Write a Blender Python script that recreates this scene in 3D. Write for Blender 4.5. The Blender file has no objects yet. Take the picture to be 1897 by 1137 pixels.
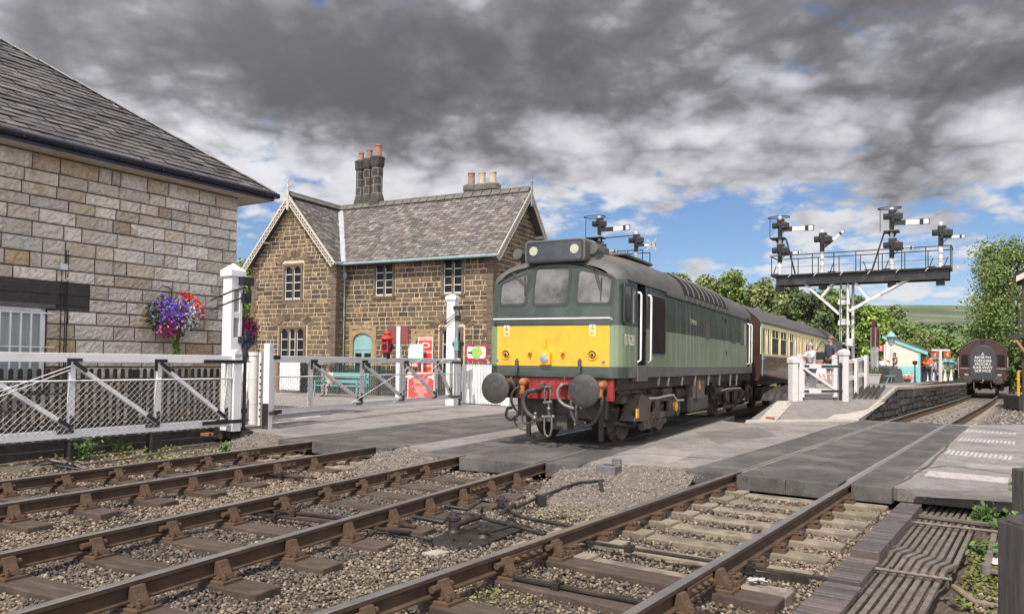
import bpy, bmesh, math, random
import numpy as np
from mathutils import Vector, Matrix, noise as mnoise
R = math.radians
random.seed(7); RNG = np.random.default_rng(11)
SC = bpy.context.scene
COL = SC.collection
# ---------------------------------------------------------------- camera model (photo pixels 1897 x 1137)
FPX, CXP, PYP, EYE = 1402.0, 948.5, 632.0, 1.54
PITCH, ROLL = .0267, .0134
_cr, _sr, _cp, _sp = math.cos(ROLL), math.sin(ROLL), math.cos(PITCH), math.sin(PITCH)
CF = Vector((0, _cp, _sp)); _U0 = Vector((0, -_sp, _cp))
CR = Vector((_cr, 0, 0)) + _sr * _U0; CU = Vector((-_sr, 0, 0)) + _cr * _U0
CO = Vector((0, 0, EYE))
def ray(px, py): return CF * FPX + CR * (px - CXP) - CU * (py - PYP)
def G(px, py, z=0.0):                       # pixel -> point on the level plane z
    r = ray(px, py); t = (z - EYE) / r.z; return CO + r * t
def at(px, py, Y):                          # pixel -> point at depth Y
    r = ray(px, py); return CO + r * (Y / r.y)
def onplane(px, py, p0, n):
    r = ray(px, py); n = Vector(n); return CO + r * ((Vector(p0) - CO).dot(n) / r.dot(n))
def hv(deg): a = R(deg); return Vector((math.sin(a), math.cos(a), 0))     # heading vector, clockwise from +Y
def nv(deg): a = R(deg); return Vector((math.cos(a), -math.sin(a), 0))    # its right-hand normal
def tp(deg, s, n, z=0.0): v = hv(deg) * s + nv(deg) * n; return Vector((v.x, v.y, z))
def zfall(Y): return -0.012 * max(0.0, Y - 24.0)

cam = bpy.data.cameras.new("camera"); camo = bpy.data.objects.new("camera", cam); COL.objects.link(camo)
cam.sensor_width = 36; cam.lens = 36 * FPX / 1897; cam.shift_y = 63.5 / 1897; cam.clip_end = 5000; cam.clip_start = .05
M = Matrix((CR, CU, -CF)).transposed().to_4x4(); M.translation = CO; camo.matrix_world = M
SC.camera = camo

# ---------------------------------------------------------------- mesh builder
class MB:
    def __init__(s): s.v = []; s.f = []; s.c = []; s.m = []; s.col = (1, 1, 1); s.mi = 0
    def add(s, vs, fs, col=None, mi=None):
        b = len(s.v); s.v.extend([tuple(x) for x in vs])
        for f in fs: s.f.append(tuple(b + i for i in f)); s.c.append(col or s.col); s.m.append(s.mi if mi is None else mi)
    def box(s, x0, x1, y0, y1, z0, z1, col=None, mi=None):
        s.add([(x0,y0,z0),(x1,y0,z0),(x1,y1,z0),(x0,y1,z0),(x0,y0,z1),(x1,y0,z1),(x1,y1,z1),(x0,y1,z1)],
              [(0,3,2,1),(4,5,6,7),(0,1,5,4),(1,2,6,5),(2,3,7,6),(3,0,4,7)], col, mi)
    def obox(s, c, ax, ay, az, col=None, mi=None):     # centre and three half-axis vectors
        c = Vector(c); ax = Vector(ax); ay = Vector(ay); az = Vector(az); vs = []
        for k in (-1, 1):
            for a, b in ((-1,-1),(1,-1),(1,1),(-1,1)): vs.append(c + ax*a + ay*b + az*k)
        s.add(vs, [(0,3,2,1),(4,5,6,7),(0,1,5,4),(1,2,6,5),(2,3,7,6),(3,0,4,7)], col, mi)
    def bar(s, p, q, w, h, up=(0,0,1), col=None, mi=None):   # square bar from p to q
        p = Vector(p); q = Vector(q); d = q - p; L = d.length; d.normalize(); u = Vector(up)
        sd = d.cross(u)
        if sd.length < 1e-4: sd = d.cross(Vector((1,0,0)))
        sd.normalize(); u2 = sd.cross(d)
        s.obox((p+q)/2, d*L/2, sd*w/2, u2*h/2, col, mi)
    def quad(s, a, b, c, d, col=None, mi=None): s.add([a,b,c,d], [(0,1,2,3)], col, mi)
    def poly(s, pts, col=None, mi=None): s.add(pts, [tuple(range(len(pts)))], col, mi)
    def prism(s, pts, vec, col=None, mi=None):         # planar outline extruded by vec
        n = len(pts); v = Vector(vec); p = [Vector(a) for a in pts]
        nr = Vector((0,0,0))
        for i in range(n): nr += p[i].cross(p[(i+1) % n])
        if nr.dot(v) > 0: p = p[::-1]
        s.add(p + [a + v for a in p], [tuple(range(n)), tuple(range(2*n-1, n-1, -1))] + [(i, n+i, n+(i+1)%n, (i+1)%n) for i in range(n)], col, mi)
    def frame(s, d):
        d = Vector(d).normalized(); a = Vector((0,0,1)) if abs(d.z) < .9 else Vector((1,0,0))
        x = a.cross(d).normalized(); return x, d.cross(x)
    def cyl(s, p, q, r0, r1=None, n=10, caps=True, col=None, mi=None):
        p = Vector(p); q = Vector(q); r1 = r0 if r1 is None else r1; x, y = s.frame(q-p)
        vs = [c + (x*math.cos(2*math.pi*i/n) + y*math.sin(2*math.pi*i/n))*r for c, r in ((p,r0),(q,r1)) for i in range(n)]
        fs = [(i, (i+1)%n, n+(i+1)%n, n+i) for i in range(n)]
        if caps: fs += [tuple(range(n-1,-1,-1)), tuple(range(n,2*n))]
        s.add(vs, fs, col, mi)
    def tube(s, pts, r, n=8, col=None, mi=None, closed=False):
        pts = [Vector(p) for p in pts]; N = len(pts); vs = []; px = None
        for i, p in enumerate(pts):
            d = (pts[(i+1) % N] - pts[i-1]) if closed or 0 < i < N-1 else (pts[1]-pts[0] if i == 0 else pts[-1]-pts[-2])
            d.normalize()
            if px is None: x, y = s.frame(d)
            else:
                x = px - d*px.dot(d)
                if x.length < 1e-5: x, y = s.frame(d)
                x.normalize(); y = d.cross(x)
            px = x; rr = r[i] if isinstance(r, (list, tuple)) else r
            vs += [p + (x*math.cos(2*math.pi*k/n) + y*math.sin(2*math.pi*k/n))*rr for k in range(n)]
        fs = []
        for i in range(N if closed else N-1):
            a, b = i*n, ((i+1) % N)*n
            fs += [(a+k, a+(k+1)%n, b+(k+1)%n, b+k) for k in range(n)]
        if not closed: fs += [tuple(range(n-1,-1,-1)), tuple(range((N-1)*n, N*n))]
        s.add(vs, fs, col, mi)
    def lathe(s, prof, c, axis=(0,0,1), n=16, col=None, mi=None):   # prof: (radius, height)
        c = Vector(c); a = Vector(axis).normalized(); x, y = s.frame(a); vs = []
        for r, h in prof: vs += [c + a*h + (x*math.cos(2*math.pi*k/n) + y*math.sin(2*math.pi*k/n))*max(r,1e-4) for k in range(n)]
        fs = [(i*n+k, i*n+(k+1)%n, (i+1)*n+(k+1)%n, (i+1)*n+k) for i in range(len(prof)-1) for k in range(n)]
        fs += [tuple(range(n-1,-1,-1)), tuple(range((len(prof)-1)*n, len(prof)*n))]
        s.add(vs, fs, col, mi)
    def ring(s, outer, inner, vec, col=None, mi=None):  # frame between two matching outlines, extruded
        n = len(outer); v = Vector(vec); o = [Vector(a) for a in outer]; i_ = [Vector(a) for a in inner]
        vs = o + i_ + [a+v for a in o] + [a+v for a in i_]; fs = []
        for k in range(n):
            j = (k+1) % n
            fs += [(k, j, n+j, n+k), (2*n+j, 2*n+k, 3*n+k, 3*n+j), (j, k, 2*n+k, 2*n+j), (n+k, n+j, 3*n+j, 3*n+k)]
        s.add(vs, fs, col, mi)
    def ball(s, c, rx, ry=None, rz=None, n=10, col=None, mi=None):
        ry = ry or rx; rz = rz or rx; c = Vector(c); m = max(4, n//2+1); vs = []
        for i in range(m+1):
            t = math.pi*i/m; t = min(max(t, .02), math.pi-.02)
            vs += [c + Vector((rx*math.sin(t)*math.cos(2*math.pi*k/n), ry*math.sin(t)*math.sin(2*math.pi*k/n), -rz*math.cos(t))) for k in range(n)]
        fs = [(i*n+k, i*n+(k+1)%n, (i+1)*n+(k+1)%n, (i+1)*n+k) for i in range(m) for k in range(n)]
        fs += [tuple(range(n-1,-1,-1)), tuple(range(m*n,(m+1)*n))]
        s.add(vs, fs, col, mi)
    def build(s, name, mat, parent=None, bevel=0, smooth=0, recalc=False):
        me = bpy.data.meshes.new(name); me.from_pydata(s.v, [], s.f)
        for m_ in (mat if isinstance(mat, (list, tuple)) else [mat]): me.materials.append(m_)
        if any(s.m): me.polygons.foreach_set("material_index", s.m)
        if any(c != (1,1,1) for c in s.c):
            ca = me.color_attributes.new("Col", 'FLOAT_COLOR', 'CORNER')
            cnt = np.fromiter((len(f) for f in s.f), int); arr = np.ones((len(s.f), 4), np.float32); arr[:, :3] = s.c
            ca.data.foreach_set("color", np.repeat(arr, cnt, axis=0).ravel())
        if recalc:
            bm = bmesh.new(); bm.from_mesh(me); bmesh.ops.recalc_face_normals(bm, faces=bm.faces); bm.to_mesh(me); bm.free()
        if smooth:
            me.polygons.foreach_set("use_smooth", [True]*len(s.f)); me.set_sharp_from_angle(angle=R(smooth))
        o = bpy.data.objects.new(name, me); COL.objects.link(o)
        if parent: o.parent = parent
        if bevel:
            b = o.modifiers.new("bevel", 'BEVEL'); b.width = bevel; b.segments = 2; b.limit_method = 'ANGLE'; b.angle_limit = R(40)
        return o
def np_mesh(name, V, F, mat, col=None, parent=None, smooth=False):   # V (n,3), F (m,k), col per face (m,3)
    me = bpy.data.meshes.new(name); V = np.asarray(V, np.float32); F = np.asarray(F, np.int32); k = F.shape[1]
    me.vertices.add(len(V)); me.vertices.foreach_set("co", V.ravel())
    me.loops.add(F.size); me.loops.foreach_set("vertex_index", F.ravel())
    me.polygons.add(len(F)); me.polygons.foreach_set("loop_start", np.arange(0, F.size, k, dtype=np.int32))
    me.update(calc_edges=True)
    if smooth: me.polygons.foreach_set("use_smooth", np.ones(len(F), bool))
    if col is not None:
        ca = me.color_attributes.new("Col", 'FLOAT_COLOR', 'CORNER'); a = np.ones((len(F), 4), np.float32); a[:, :3] = col
        ca.data.foreach_set("color", np.repeat(a, k, axis=0).ravel())
    for m_ in (mat if isinstance(mat, (list, tuple)) else [mat]): me.materials.append(m_)
    o = bpy.data.objects.new(name, me); COL.objects.link(o)
    if parent: o.parent = parent
    return o
def tag(o, label=None, cat=None, group=None, kind=None):
    if label: o["label"] = label
    if cat: o["category"] = cat
    if group: o["group"] = group
    if kind: o["kind"] = kind
    return o
def thing(name, loc=(0,0,0), rz=0, label=None, cat=None, group=None):
    o = bpy.data.objects.new(name, None); COL.objects.link(o); o.location = loc; o.rotation_euler = (0, 0, rz); o.empty_display_size = .2
    return tag(o, label, cat, group)
def dup(o, parent=None):
    c = o.copy(); COL.objects.link(c)
    if parent: c.parent = parent
    for ch in o.children: dup(ch, c)
    return c
def text(name, body, size, mat, parent, loc, rot, ext=.002, align='CENTER', sx=1.0, spacing=1.0):
    cu = bpy.data.curves.new(name, 'FONT'); cu.body = body; cu.size = size; cu.extrude = ext; cu.align_x = align; cu.align_y = 'CENTER'
    cu.space_character = spacing; cu.materials.append(mat); tmp = bpy.data.objects.new(name, cu); COL.objects.link(tmp)
    bpy.context.view_layer.update(); me = bpy.data.meshes.new_from_object(tmp.evaluated_get(bpy.context.evaluated_depsgraph_get())); bpy.data.objects.remove(tmp)
    o = bpy.data.objects.new(name, me); COL.objects.link(o)
    o.parent = parent; o.location = loc; o.rotation_euler = rot; o.scale = (sx, 1, 1); return o

# ---------------------------------------------------------------- materials
def mk(name, base, rough=.65, metal=0., var=.18, scale=6., bump=.0, bscale=60., vcol=False, stain=None, spec=.5, coat=0., detail=5., stretch=(1,1,1), stain2=None, trans=0.):
    m = bpy.data.materials.new(name); m.use_nodes = True; nt = m.node_tree; N = nt.nodes; L = nt.links; N.clear()
    out = N.new('ShaderNodeOutputMaterial'); b = N.new('ShaderNodeBsdfPrincipled'); L.new(b.outputs[0], out.inputs[0])
    tc = N.new('ShaderNodeTexCoord'); mp = N.new('ShaderNodeMapping'); mp.inputs['Scale'].default_value = stretch; L.new(tc.outputs['Object'], mp.inputs[0])
    def noise(sc, det=detail, ro=.6):
        n = N.new('ShaderNodeTexNoise'); n.inputs['Scale'].default_value = sc; n.inputs['Detail'].default_value = det; n.inputs['Roughness'].default_value = ro; L.new(mp.outputs[0], n.inputs['Vector']); return n
    def mix(fac, a, bb, mode='MIX'):
        x = N.new('ShaderNodeMix'); x.data_type = 'RGBA'; x.blend_type = mode
        if hasattr(fac, 'is_linked'): L.new(fac, x.inputs[0])
        else: x.inputs[0].default_value = fac
        for k, q in ((6, a), (7, bb)):
            if hasattr(q, 'is_linked'): L.new(q, x.inputs[k])
            else: x.inputs[k].default_value = (*q, 1)
        return x.outputs[2]
    n1 = noise(scale); rp = N.new('ShaderNodeMapRange'); rp.inputs[1].default_value = .3; rp.inputs[2].default_value = .7
    L.new(n1.outputs[0], rp.inputs[0])
    c = mix(rp.outputs[0], tuple(max(0, x*(1-var)) for x in base), tuple(min(1, x*(1+var)) for x in base))
    if vcol:
        a = N.new('ShaderNodeAttribute'); a.attribute_name = 'Col'; c = mix(1.0, c, a.outputs['Color'], 'MULTIPLY')
    for st in (stain, stain2):
        if st:
            sc, lo, hi, colr, amt = st[:5]; n2 = noise(sc, 7, .65); r2 = N.new('ShaderNodeMapRange'); r2.inputs[1].default_value = lo; r2.inputs[2].default_value = hi; r2.inputs[4].default_value = amt
            if len(st) > 5:
                mp2 = N.new('ShaderNodeMapping'); mp2.inputs['Scale'].default_value = st[5]; L.new(tc.outputs['Object'], mp2.inputs[0]); L.new(mp2.outputs[0], n2.inputs['Vector'])
            L.new(n2.outputs[0], r2.inputs[0]); c = mix(r2.outputs[0], c, colr)
    L.new(c, b.inputs['Base Color']); b.inputs['Metallic'].default_value = metal; b.inputs['Specular IOR Level'].default_value = spec
    rr = N.new('ShaderNodeMapRange'); rr.inputs[3].default_value = max(.02, rough-.12); rr.inputs[4].default_value = min(1, rough+.12)
    L.new(n1.outputs[0], rr.inputs[0]); L.new(rr.outputs[0], b.inputs['Roughness'])
    if coat: b.inputs['Coat Weight'].default_value = coat
    if trans: b.inputs['Transmission Weight'].default_value = trans
    if bump:
        n3 = noise(bscale, 8, .7); bp = N.new('ShaderNodeBump'); bp.inputs['Strength'].default_value = min(1, bump); bp.inputs['Distance'].default_value = .02 if bump <= 1 else .02*bump
        L.new(n3.outputs[0], bp.inputs['Height']); L.new(bp.outputs[0], b.inputs['Normal'])
    return m
M_ = {}
def mat(k, *a, **kw):
    if k not in M_: M_[k] = mk(k, *a, **kw)
    return M_[k]
white = mat('white_paint', (.74,.73,.74), .5, var=.07, scale=3, bump=.08, bscale=25, stain=(5, .56, .72, (.42,.39,.36), .55), stain2=(2.2, .62, .74, (.5,.42,.36), .45))
black = mat('black_paint', (.022,.022,.026), .42, var=.3, scale=9, bump=.06)
iron = mat('grimy_iron', (.024,.019,.016), .6, .15, var=.4, scale=7, bump=.25, bscale=40, stain=(4, .5, .7, (.13,.075,.045), .7))
rust = mat('rust', (.105,.060,.034), .8, .1, var=.4, scale=9, bump=.35, bscale=50, stain=(5, .46, .68, (.052,.042,.037), .8), stain2=(7, .56, .70, (.27,.15,.075), .7))
steel = mat('bright_steel', (.52,.50,.49), .22, .9, var=.12, scale=14)
glass = mat('window_glass', (.035,.04,.045), .06, spec=.8, var=.3, scale=2)

# ---------------------------------------------------------------- sky and sun
w = bpy.data.worlds.new("World"); SC.world = w; w.use_nodes = True; nt = w.node_tree; N = nt.nodes; L = nt.links; N.clear()
SUN_EL, SUN_AZ = R(52), R(203)
def nd(t, **kw):
    n = N.new(t)
    for k, v in kw.items(): setattr(n, k, v)
    return n
def mth(op, a, b=None, c=None, clamp=False):
    n = nd('ShaderNodeMath', operation=op, use_clamp=clamp)
    for i, q in enumerate((a, b, c)):
        if q is None: continue
        if hasattr(q, 'is_linked'): L.new(q, n.inputs[i])
        else: n.inputs[i].default_value = q
    return n.outputs[0]
def mrange(x, a, b, c=0., d=1., smooth=True):
    n = nd('ShaderNodeMapRange'); n.interpolation_type = 'SMOOTHSTEP' if smooth else 'LINEAR'
    for i, q in ((0, x), (1, a), (2, b), (3, c), (4, d)):
        if hasattr(q, 'is_linked'): L.new(q, n.inputs[i])
        else: n.inputs[i].default_value = q
    return n.outputs[0]
out = nd('ShaderNodeOutputWorld'); sky = nd('ShaderNodeTexSky', sky_type='NISHITA', sun_disc=False, sun_elevation=SUN_EL, sun_rotation=SUN_AZ, altitude=100, air_density=1.0, dust_density=.3, ozone_density=2.5)
bg1 = nd('ShaderNodeBackground'); bg1.inputs[1].default_value = .085; tint = nd('ShaderNodeMix', data_type='RGBA', blend_type='MULTIPLY'); tint.inputs[0].default_value = 1; tint.inputs[7].default_value = (.84,.92,1.08,1); L.new(sky.outputs[0], tint.inputs[6]); L.new(tint.outputs[2], bg1.inputs[0])
tc = nd('ShaderNodeTexCoord'); sep = nd('ShaderNodeSeparateXYZ'); L.new(tc.outputs['Generated'], sep.inputs[0])
zz = mth('MAXIMUM', sep.outputs[2], .0); dn = mth('ADD', zz, .30)
cmb = nd('ShaderNodeCombineXYZ'); L.new(mth('DIVIDE', sep.outputs[0], dn), cmb.inputs[0]); L.new(mth('DIVIDE', sep.outputs[1], dn), cmb.inputs[1])
def cn(scale, det, rough, off, dist=0.):
    mp = nd('ShaderNodeMapping'); mp.inputs['Location'].default_value = off; L.new(cmb.outputs[0], mp.inputs[0])
    n = nd('ShaderNodeTexNoise'); n.noise_dimensions = '2D'; n.inputs['Scale'].default_value = scale; n.inputs['Detail'].default_value = det; n.inputs['Roughness'].default_value = rough; n.inputs['Distortion'].default_value = dist
    L.new(mp.outputs[0], n.inputs['Vector']); return n.outputs[0]
CLOUD_OFF = (5.9, 12.1, 0); BODY_OFF = (3.3, 5.5, 0)
def cen(q, k): return mth('MULTIPLY', mth('SUBTRACT', q, .5), k)
def puff(scale, det, off):                    # billowing cells: folded noise
    f = None; amp = 1.0; tot = 0
    for k in range(4):
        q = cn(scale*2.1**k, 2 if k < 3 else det, .5, (off[0]+k*3.7, off[1]+k*1.9, 0), .15); q = mth('MULTIPLY', mth('ABSOLUTE', mth('SUBTRACT', q, .5)), 2*amp); f = q if f is None else mth('ADD', f, q); tot += amp; amp *= .55
    return mth('MULTIPLY', f, 1/tot)
shape = cn(1.35, 10, .56, CLOUD_OFF, .1); body = cn(1.05, 10, .56, BODY_OFF, .1); fine = cn(8.0, 8, .6, (1, 5, 0), .1); mid = cn(3.0, 8, .55, (4, 9, 0), .2)
pf = puff(2.3, 6, (2.2, 6.1)); pf2 = puff(3.4, 6, (5.2, 1.1))
cover = mth('ADD', mth('ADD', mth('ADD', shape, cen(fine, .22)), mth('MULTIPLY', mth('SUBTRACT', pf2, .25), .75)), mth('ADD', mrange(zz, .13, .32, .045, .30), mrange(zz, .03, .20, .05, .0)))
dens = mth('MAXIMUM', mrange(cover, .42, .60), mrange(zz, .0, .085, .8, .0))
dark = mth('ADD', mth('ADD', mth('ADD', body, cen(fine, .10)), mth('MULTIPLY', mth('SUBTRACT', .25, pf), .85)), mth('ADD', cen(mid, .30), mrange(zz, .15, .36, -.26, .13)))
dk = mrange(dark, .26, .86)
cr = nd('ShaderNodeValToRGB'); L.new(dk, cr.inputs[0]); e = cr.color_ramp.elements
e[0].position = 0; e[0].color = (.72,.72,.76,1); e[1].position = 1; e[1].color = (.115,.115,.125,1)
x = cr.color_ramp.elements.new(.45); x.color = (.38,.38,.41,1); x = cr.color_ramp.elements.new(.7); x.color = (.20,.20,.215,1)
bg2 = nd('ShaderNodeBackground'); L.new(cr.outputs[0], bg2.inputs[0])
dt = nd('ShaderNodeVectorMath', operation='DOT_PRODUCT'); L.new(tc.outputs['Generated'], dt.inputs[0])   # clouds glow on the sun's side of the sky
dt.inputs[1].default_value = (math.sin(SUN_AZ)*math.cos(SUN_EL), math.cos(SUN_AZ)*math.cos(SUN_EL), math.sin(SUN_EL))
L.new(mrange(dt.outputs['Value'], -.35, .75, .9, 4.5), bg2.inputs[1])
mx = nd('ShaderNodeMixShader'); L.new(dens, mx.inputs[0]); L.new(bg1.outputs[0], mx.inputs[1]); L.new(bg2.outputs[0], mx.inputs[2]); L.new(mx.outputs[0], out.inputs[0])
sl = bpy.data.lights.new("sun", 'SUN'); sl.energy = 4.3; sl.angle = R(.6); sl.color = (1, .92, .80)
so = bpy.data.objects.new("sun", sl); COL.objects.link(so)
sd = Vector((math.sin(SUN_AZ)*math.cos(SUN_EL), math.cos(SUN_AZ)*math.cos(SUN_EL), math.sin(SUN_EL))); so.rotation_euler = sd.to_track_quat('Z', 'Y').to_euler(); so.location = sd*100
vs_ = SC.view_settings; vs_.view_transform = 'Standard'; vs_.look = 'None'; vs_.gamma = 1; vs_.exposure = 0.28
SC.cycles.max_bounces = 6; SC.cycles.diffuse_bounces = 3; SC.cycles.glossy_bounces = 3; SC.cycles.transmission_bounces = 4; SC.cycles.use_denoising = True
# ---------------------------------------------------------------- ground, road, crossing panels, tracks
rail_side = mat('rail_rust', (.085,.050,.030), .75, .2, var=.35, scale=5, bump=.25, bscale=70, stain=(9, .5, .7, (.05,.04,.036), .7))
rail_top = mat('rail_head', (.40,.37,.35), .34, .8, var=.2, scale=3, stain=(3, .55, .75, (.20,.15,.12), .4))
timber = mat('sleeper_timber', (.075,.054,.042), .85, var=.35, scale=5, bump=.6, bscale=28, stretch=(1,5,1), stain=(3, .50, .70, (.19,.13,.105), .65), stain2=(6, .52, .68, (.035,.03,.028), .75), vcol=True)
conc = mat('sleeper_concrete', (.235,.20,.165), .9, var=.3, scale=6, bump=.6, bscale=45, stain=(4, .46, .62, (.095,.078,.064), .85), stain2=(1.5, .5, .65, (.14,.12,.10), .6), vcol=True)
asphalt = mat('road_asphalt', (.275,.25,.24), .9, var=.3, scale=6, bump=1.5, bscale=70, detail=12, stain=(.8, .45, .62, (.165,.148,.142), .85), stain2=(45, .52, .66, (.46,.42,.40), .7))
rubber = mat('panel_rubber', (.072,.067,.065), .62, var=.35, scale=5, bump=.8, bscale=90, stain=(1.1, .46, .62, (.155,.143,.138), .75), stain2=(30, .56, .68, (.22,.205,.195), .6))
earth = mat('earth', (.085,.064,.047), .95, var=.4, scale=3, bump=.9, bscale=45, detail=9, stain=(1.1, .56, .68, (.12,.14,.035), .55), stain2=(22, .5, .66, (.30,.26,.22), .6))
stone_m = mat('ballast_stone', (1,1,1), .9, var=.12, scale=30, bump=.3, bscale=90, vcol=True)
rubble = mat('gravel_apron', (.155,.125,.105), .95, var=.35, scale=8, bump=2.0, bscale=40, detail=12, stain=(38, .50, .60, (.34,.30,.26), .8), stain2=(1.4, .6, .7, (.12,.13,.05), .35))

A_PTS = [tp(26, s, -5.42) for s in (-1, 3, 7, 11)] + [Vector((.47,13.36,0)) + hv(27)*d for d in (2, 8, 14.5)] 
_e = A_PTS[-1]; A_PTS += [_e + hv(30.4)*d for d in (8, 20)]; A_PTS += [A_PTS[-1] + hv(34)*d for d in (12, 30)]
C_PTS = [tp(27, s, -9.05) for s in (0, 15, 45)]
B_PTS = []
for s in (1.5, 8, 16, 24, 30, 38, 48, 58, 72):
    p = tp(35, s, -2.85 - .42*max(0, min(1.4, (s-30)/32))**2); p.z = zfall(p.y); B_PTS.append(p)
def offset_line(pts, d):
    out = []
    for i, p in enumerate(pts):
        a = (pts[min(i+1, len(pts)-1)] - pts[max(i-1, 0)]); a.z = 0; a.normalize(); out.append(p + Vector((a.y, -a.x, 0))*d)
    return out
def along(pts, s):                          # point and direction at arc length s
    for i in range(len(pts)-1):
        d = (pts[i+1]-pts[i]).length
        if s <= d or i == len(pts)-2:
            u_ = (pts[i+1]-pts[i])/d; return pts[i] + u_*s, u_
        s -= d
RP = [(-.036,-.006),(-.03,0),(.03,0),(.036,-.006),(.036,-.036),(.014,-.048),(.010,-.06),(.010,-.118),(.03,-.126),(.052,-.134),(.052,-.148),(-.052,-.148),(-.052,-.134),(-.03,-.126),(-.010,-.118),(-.010,-.06),(-.014,-.048),(-.036,-.036)]
def rail(pts, label, group):
    m = MB(); n = len(RP); vs = []
    for i, p in enumerate(pts):
        a = pts[min(i+1, len(pts)-1)] - pts[max(i-1, 0)]; a.z = 0; a.normalize(); r = Vector((a.y, -a.x, 0))
        vs += [p + r*q[0] + Vector((0,0,q[1])) for q in RP]
    fs = []; ms = []
    for i in range(len(pts)-1):
        for k in range(n):
            j = (k+1) % n; fs.append((i*n+k, (i+1)*n+k, (i+1)*n+j, i*n+j)); ms.append(1 if k < 3 else 0)
    m.v = [tuple(v_) for v_ in vs]; m.f = fs; m.m = ms; m.c = [(1,1,1)]*len(fs)
    m.poly([vs[k] for k in range(n)]); m.poly([vs[(len(pts)-1)*n+k] for k in range(n-1,-1,-1)])
    o = m.build('rail', [rail_side, rail_top], None, smooth=25)
    return tag(o, label, 'rail', group)
def fishplate(parent, p, d):
    d = d.normalized(); r = Vector((d.y, -d.x, 0)); m = MB()
    for sgn in (-1, 1):
        m.obox(p + r*sgn*.030 + Vector((0,0,-.082)), d*.24, r*.012, Vector((0,0,.036)))
        for k in (-.17,-.06,.06,.17):
            c = p + r*sgn*.042 + d*k + Vector((0,0,-.082)); m.cyl(c, c + r*sgn*.03, .020, .020, 6); m.cyl(c + r*sgn*.03, c + r*sgn*.045, .011, .011, 6)
    return m.build('fishplate', rust, parent, bevel=.003)
RG = 'running rails of the three tracks'
names = [(A_PTS, 'the middle track, under the locomotive'), (C_PTS, 'the far left track, nearest the white gate'), (B_PTS, 'the right hand track, leading to the brown coach')]
rails = {}
for pts, nm in names:
    for sd_, side_ in ((-.7525, 'left'), (.7525, 'right')):
        rails[(id(pts), sd_)] = rail(offset_line(pts, sd_), f'rusty rail, {side_} one of {nm}', RG)
def joint(pts, sd_, px, py):
    q = G(px, py); line = offset_line(pts, sd_); best = min((( (along(line, s*.05)[0]-q).length, s*.05) for s in range(0, 600)))
    p, d = along(line, best[1]); fishplate(rails[(id(pts), sd_)], p, d)
joint(A_PTS, .7525, 925, 895); joint(A_PTS, -.7525, 770, 872); joint(B_PTS, -.7525, 990, 1010); joint(B_PTS, .7525, 1310, 1065); joint(C_PTS, .7525, 585, 858); joint(C_PTS, -.7525, 465, 832)

def chair_mesh(jaw):                       # bullhead chair on a sleeper, rail along local y, origin at rail centre on rail top
    m = MB()
    m.box(-.19, .19, -.10, .10, -.195, -.165); m.box(-.11, .11, -.075, .075, -.165, -.146)
    for s in (-1, 1):
        w_ = .05
        m.prism([(s*.040, -w_, -.035), (s*.075, -w_, -.03), (s*.095, -w_, -.08), (s*.15, -w_, -.165), (s*.05, -w_, -.165), (s*.022, -w_, -.12)], (0, 2*w_, 0))
        c = Vector((s*.155, .0, -.165)); m.cyl(c + Vector((0,-.055,0)), c + Vector((0,-.055,.045)), .021, .021, 6); m.cyl(c + Vector((0,-.055,.045)), c + Vector((0,-.055,.065)), .012, .012, 6)
        c.y += .055; m.cyl(c, c + Vector((0,0,.04)), .021, .021, 6)
    m.cyl((jaw*.055, -.13, -.085), (jaw*.055, .10, -.085), .030, .026, 8); m.cyl((jaw*.055, -.131, -.085), (jaw*.055, -.12, -.085), .014, .014, 6)
    return m
def clip_mesh():
    m = MB(); m.box(-.16, .16, -.07, .07, -.20, -.15)
    for s in (-1, 1):
        m.tube([(s*.06,-.06,-.135),(s*.11,-.07,-.12),(s*.14,-.02,-.13),(s*.12,.04,-.115),(s*.07,.05,-.13),(s*.05,.0,-.132)], .011, 6)
        m.box(s*.13-.02, s*.13+.02, -.03, .03, -.15, -.11)
    return m
CH = {1: chair_mesh(1), -1: chair_mesh(-1)}; CL = clip_mesh(); cache = {}
def sleepers(pts, s0, s1, step, kind, label, group, jit=.02, ztop=-.19):
    s = s0; k = 0
    while s < s1:
        p, d = along(pts, s); rz = math.atan2(d.y, d.x) - math.pi/2
        key = (kind, k % 4)
        if key not in cache:
            m = MB(); c = random.uniform(.75, 1.25); cc = (c, c*random.uniform(.93,1), c*random.uniform(.86,1)); hw = .13 if kind == 'timber' else .12
            L_ = random.uniform(1.26, 1.36)
            if kind == 'timber': m.box(-L_, L_, -hw, hw, ztop-.14, ztop, cc)
            else:
                for x0, x1, z in ((-1.28,-.45,ztop),(-.45,.45,ztop-.03),(.45,1.28,ztop)): m.box(x0, x1, -hw, hw, ztop-.16, z, cc)
            cache[key] = m.build('sleeper', timber if kind == 'timber' else conc, bevel=.012); new = cache[key]
        else:
            new = cache[key].copy(); COL.objects.link(new)
        new.location = p; new.rotation_euler = (0, 0, rz + random.uniform(-jit, jit)); tag(new, label, 'sleeper', group)
        new.name = 'sleeper'
        for sd_ in (-.7525, .7525):
            ck = ('chair' if kind == 'timber' else 'clip', sd_ > 0)
            if ck not in cache:
                mm = (CH[1] if sd_ < 0 else CH[-1]) if kind == 'timber' else CL
                ch = mm.build('rail_chair' if kind == 'timber' else 'rail_clip', rust, None, bevel=.006); cache[ck] = ch
            else: ch = cache[ck].copy(); COL.objects.link(ch)
            ch.parent = new; ch.location = (sd_, 0, 0); ch.name = 'rail_chair' if kind == 'timber' else 'rail_clip'
        s += step*random.uniform(.96, 1.04); k += 1
sleepers(A_PTS, 1.6, 11.0, .76, 'timber', 'dark timber sleeper of the middle track in front of the locomotive', 'timber sleepers of the middle track')
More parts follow.
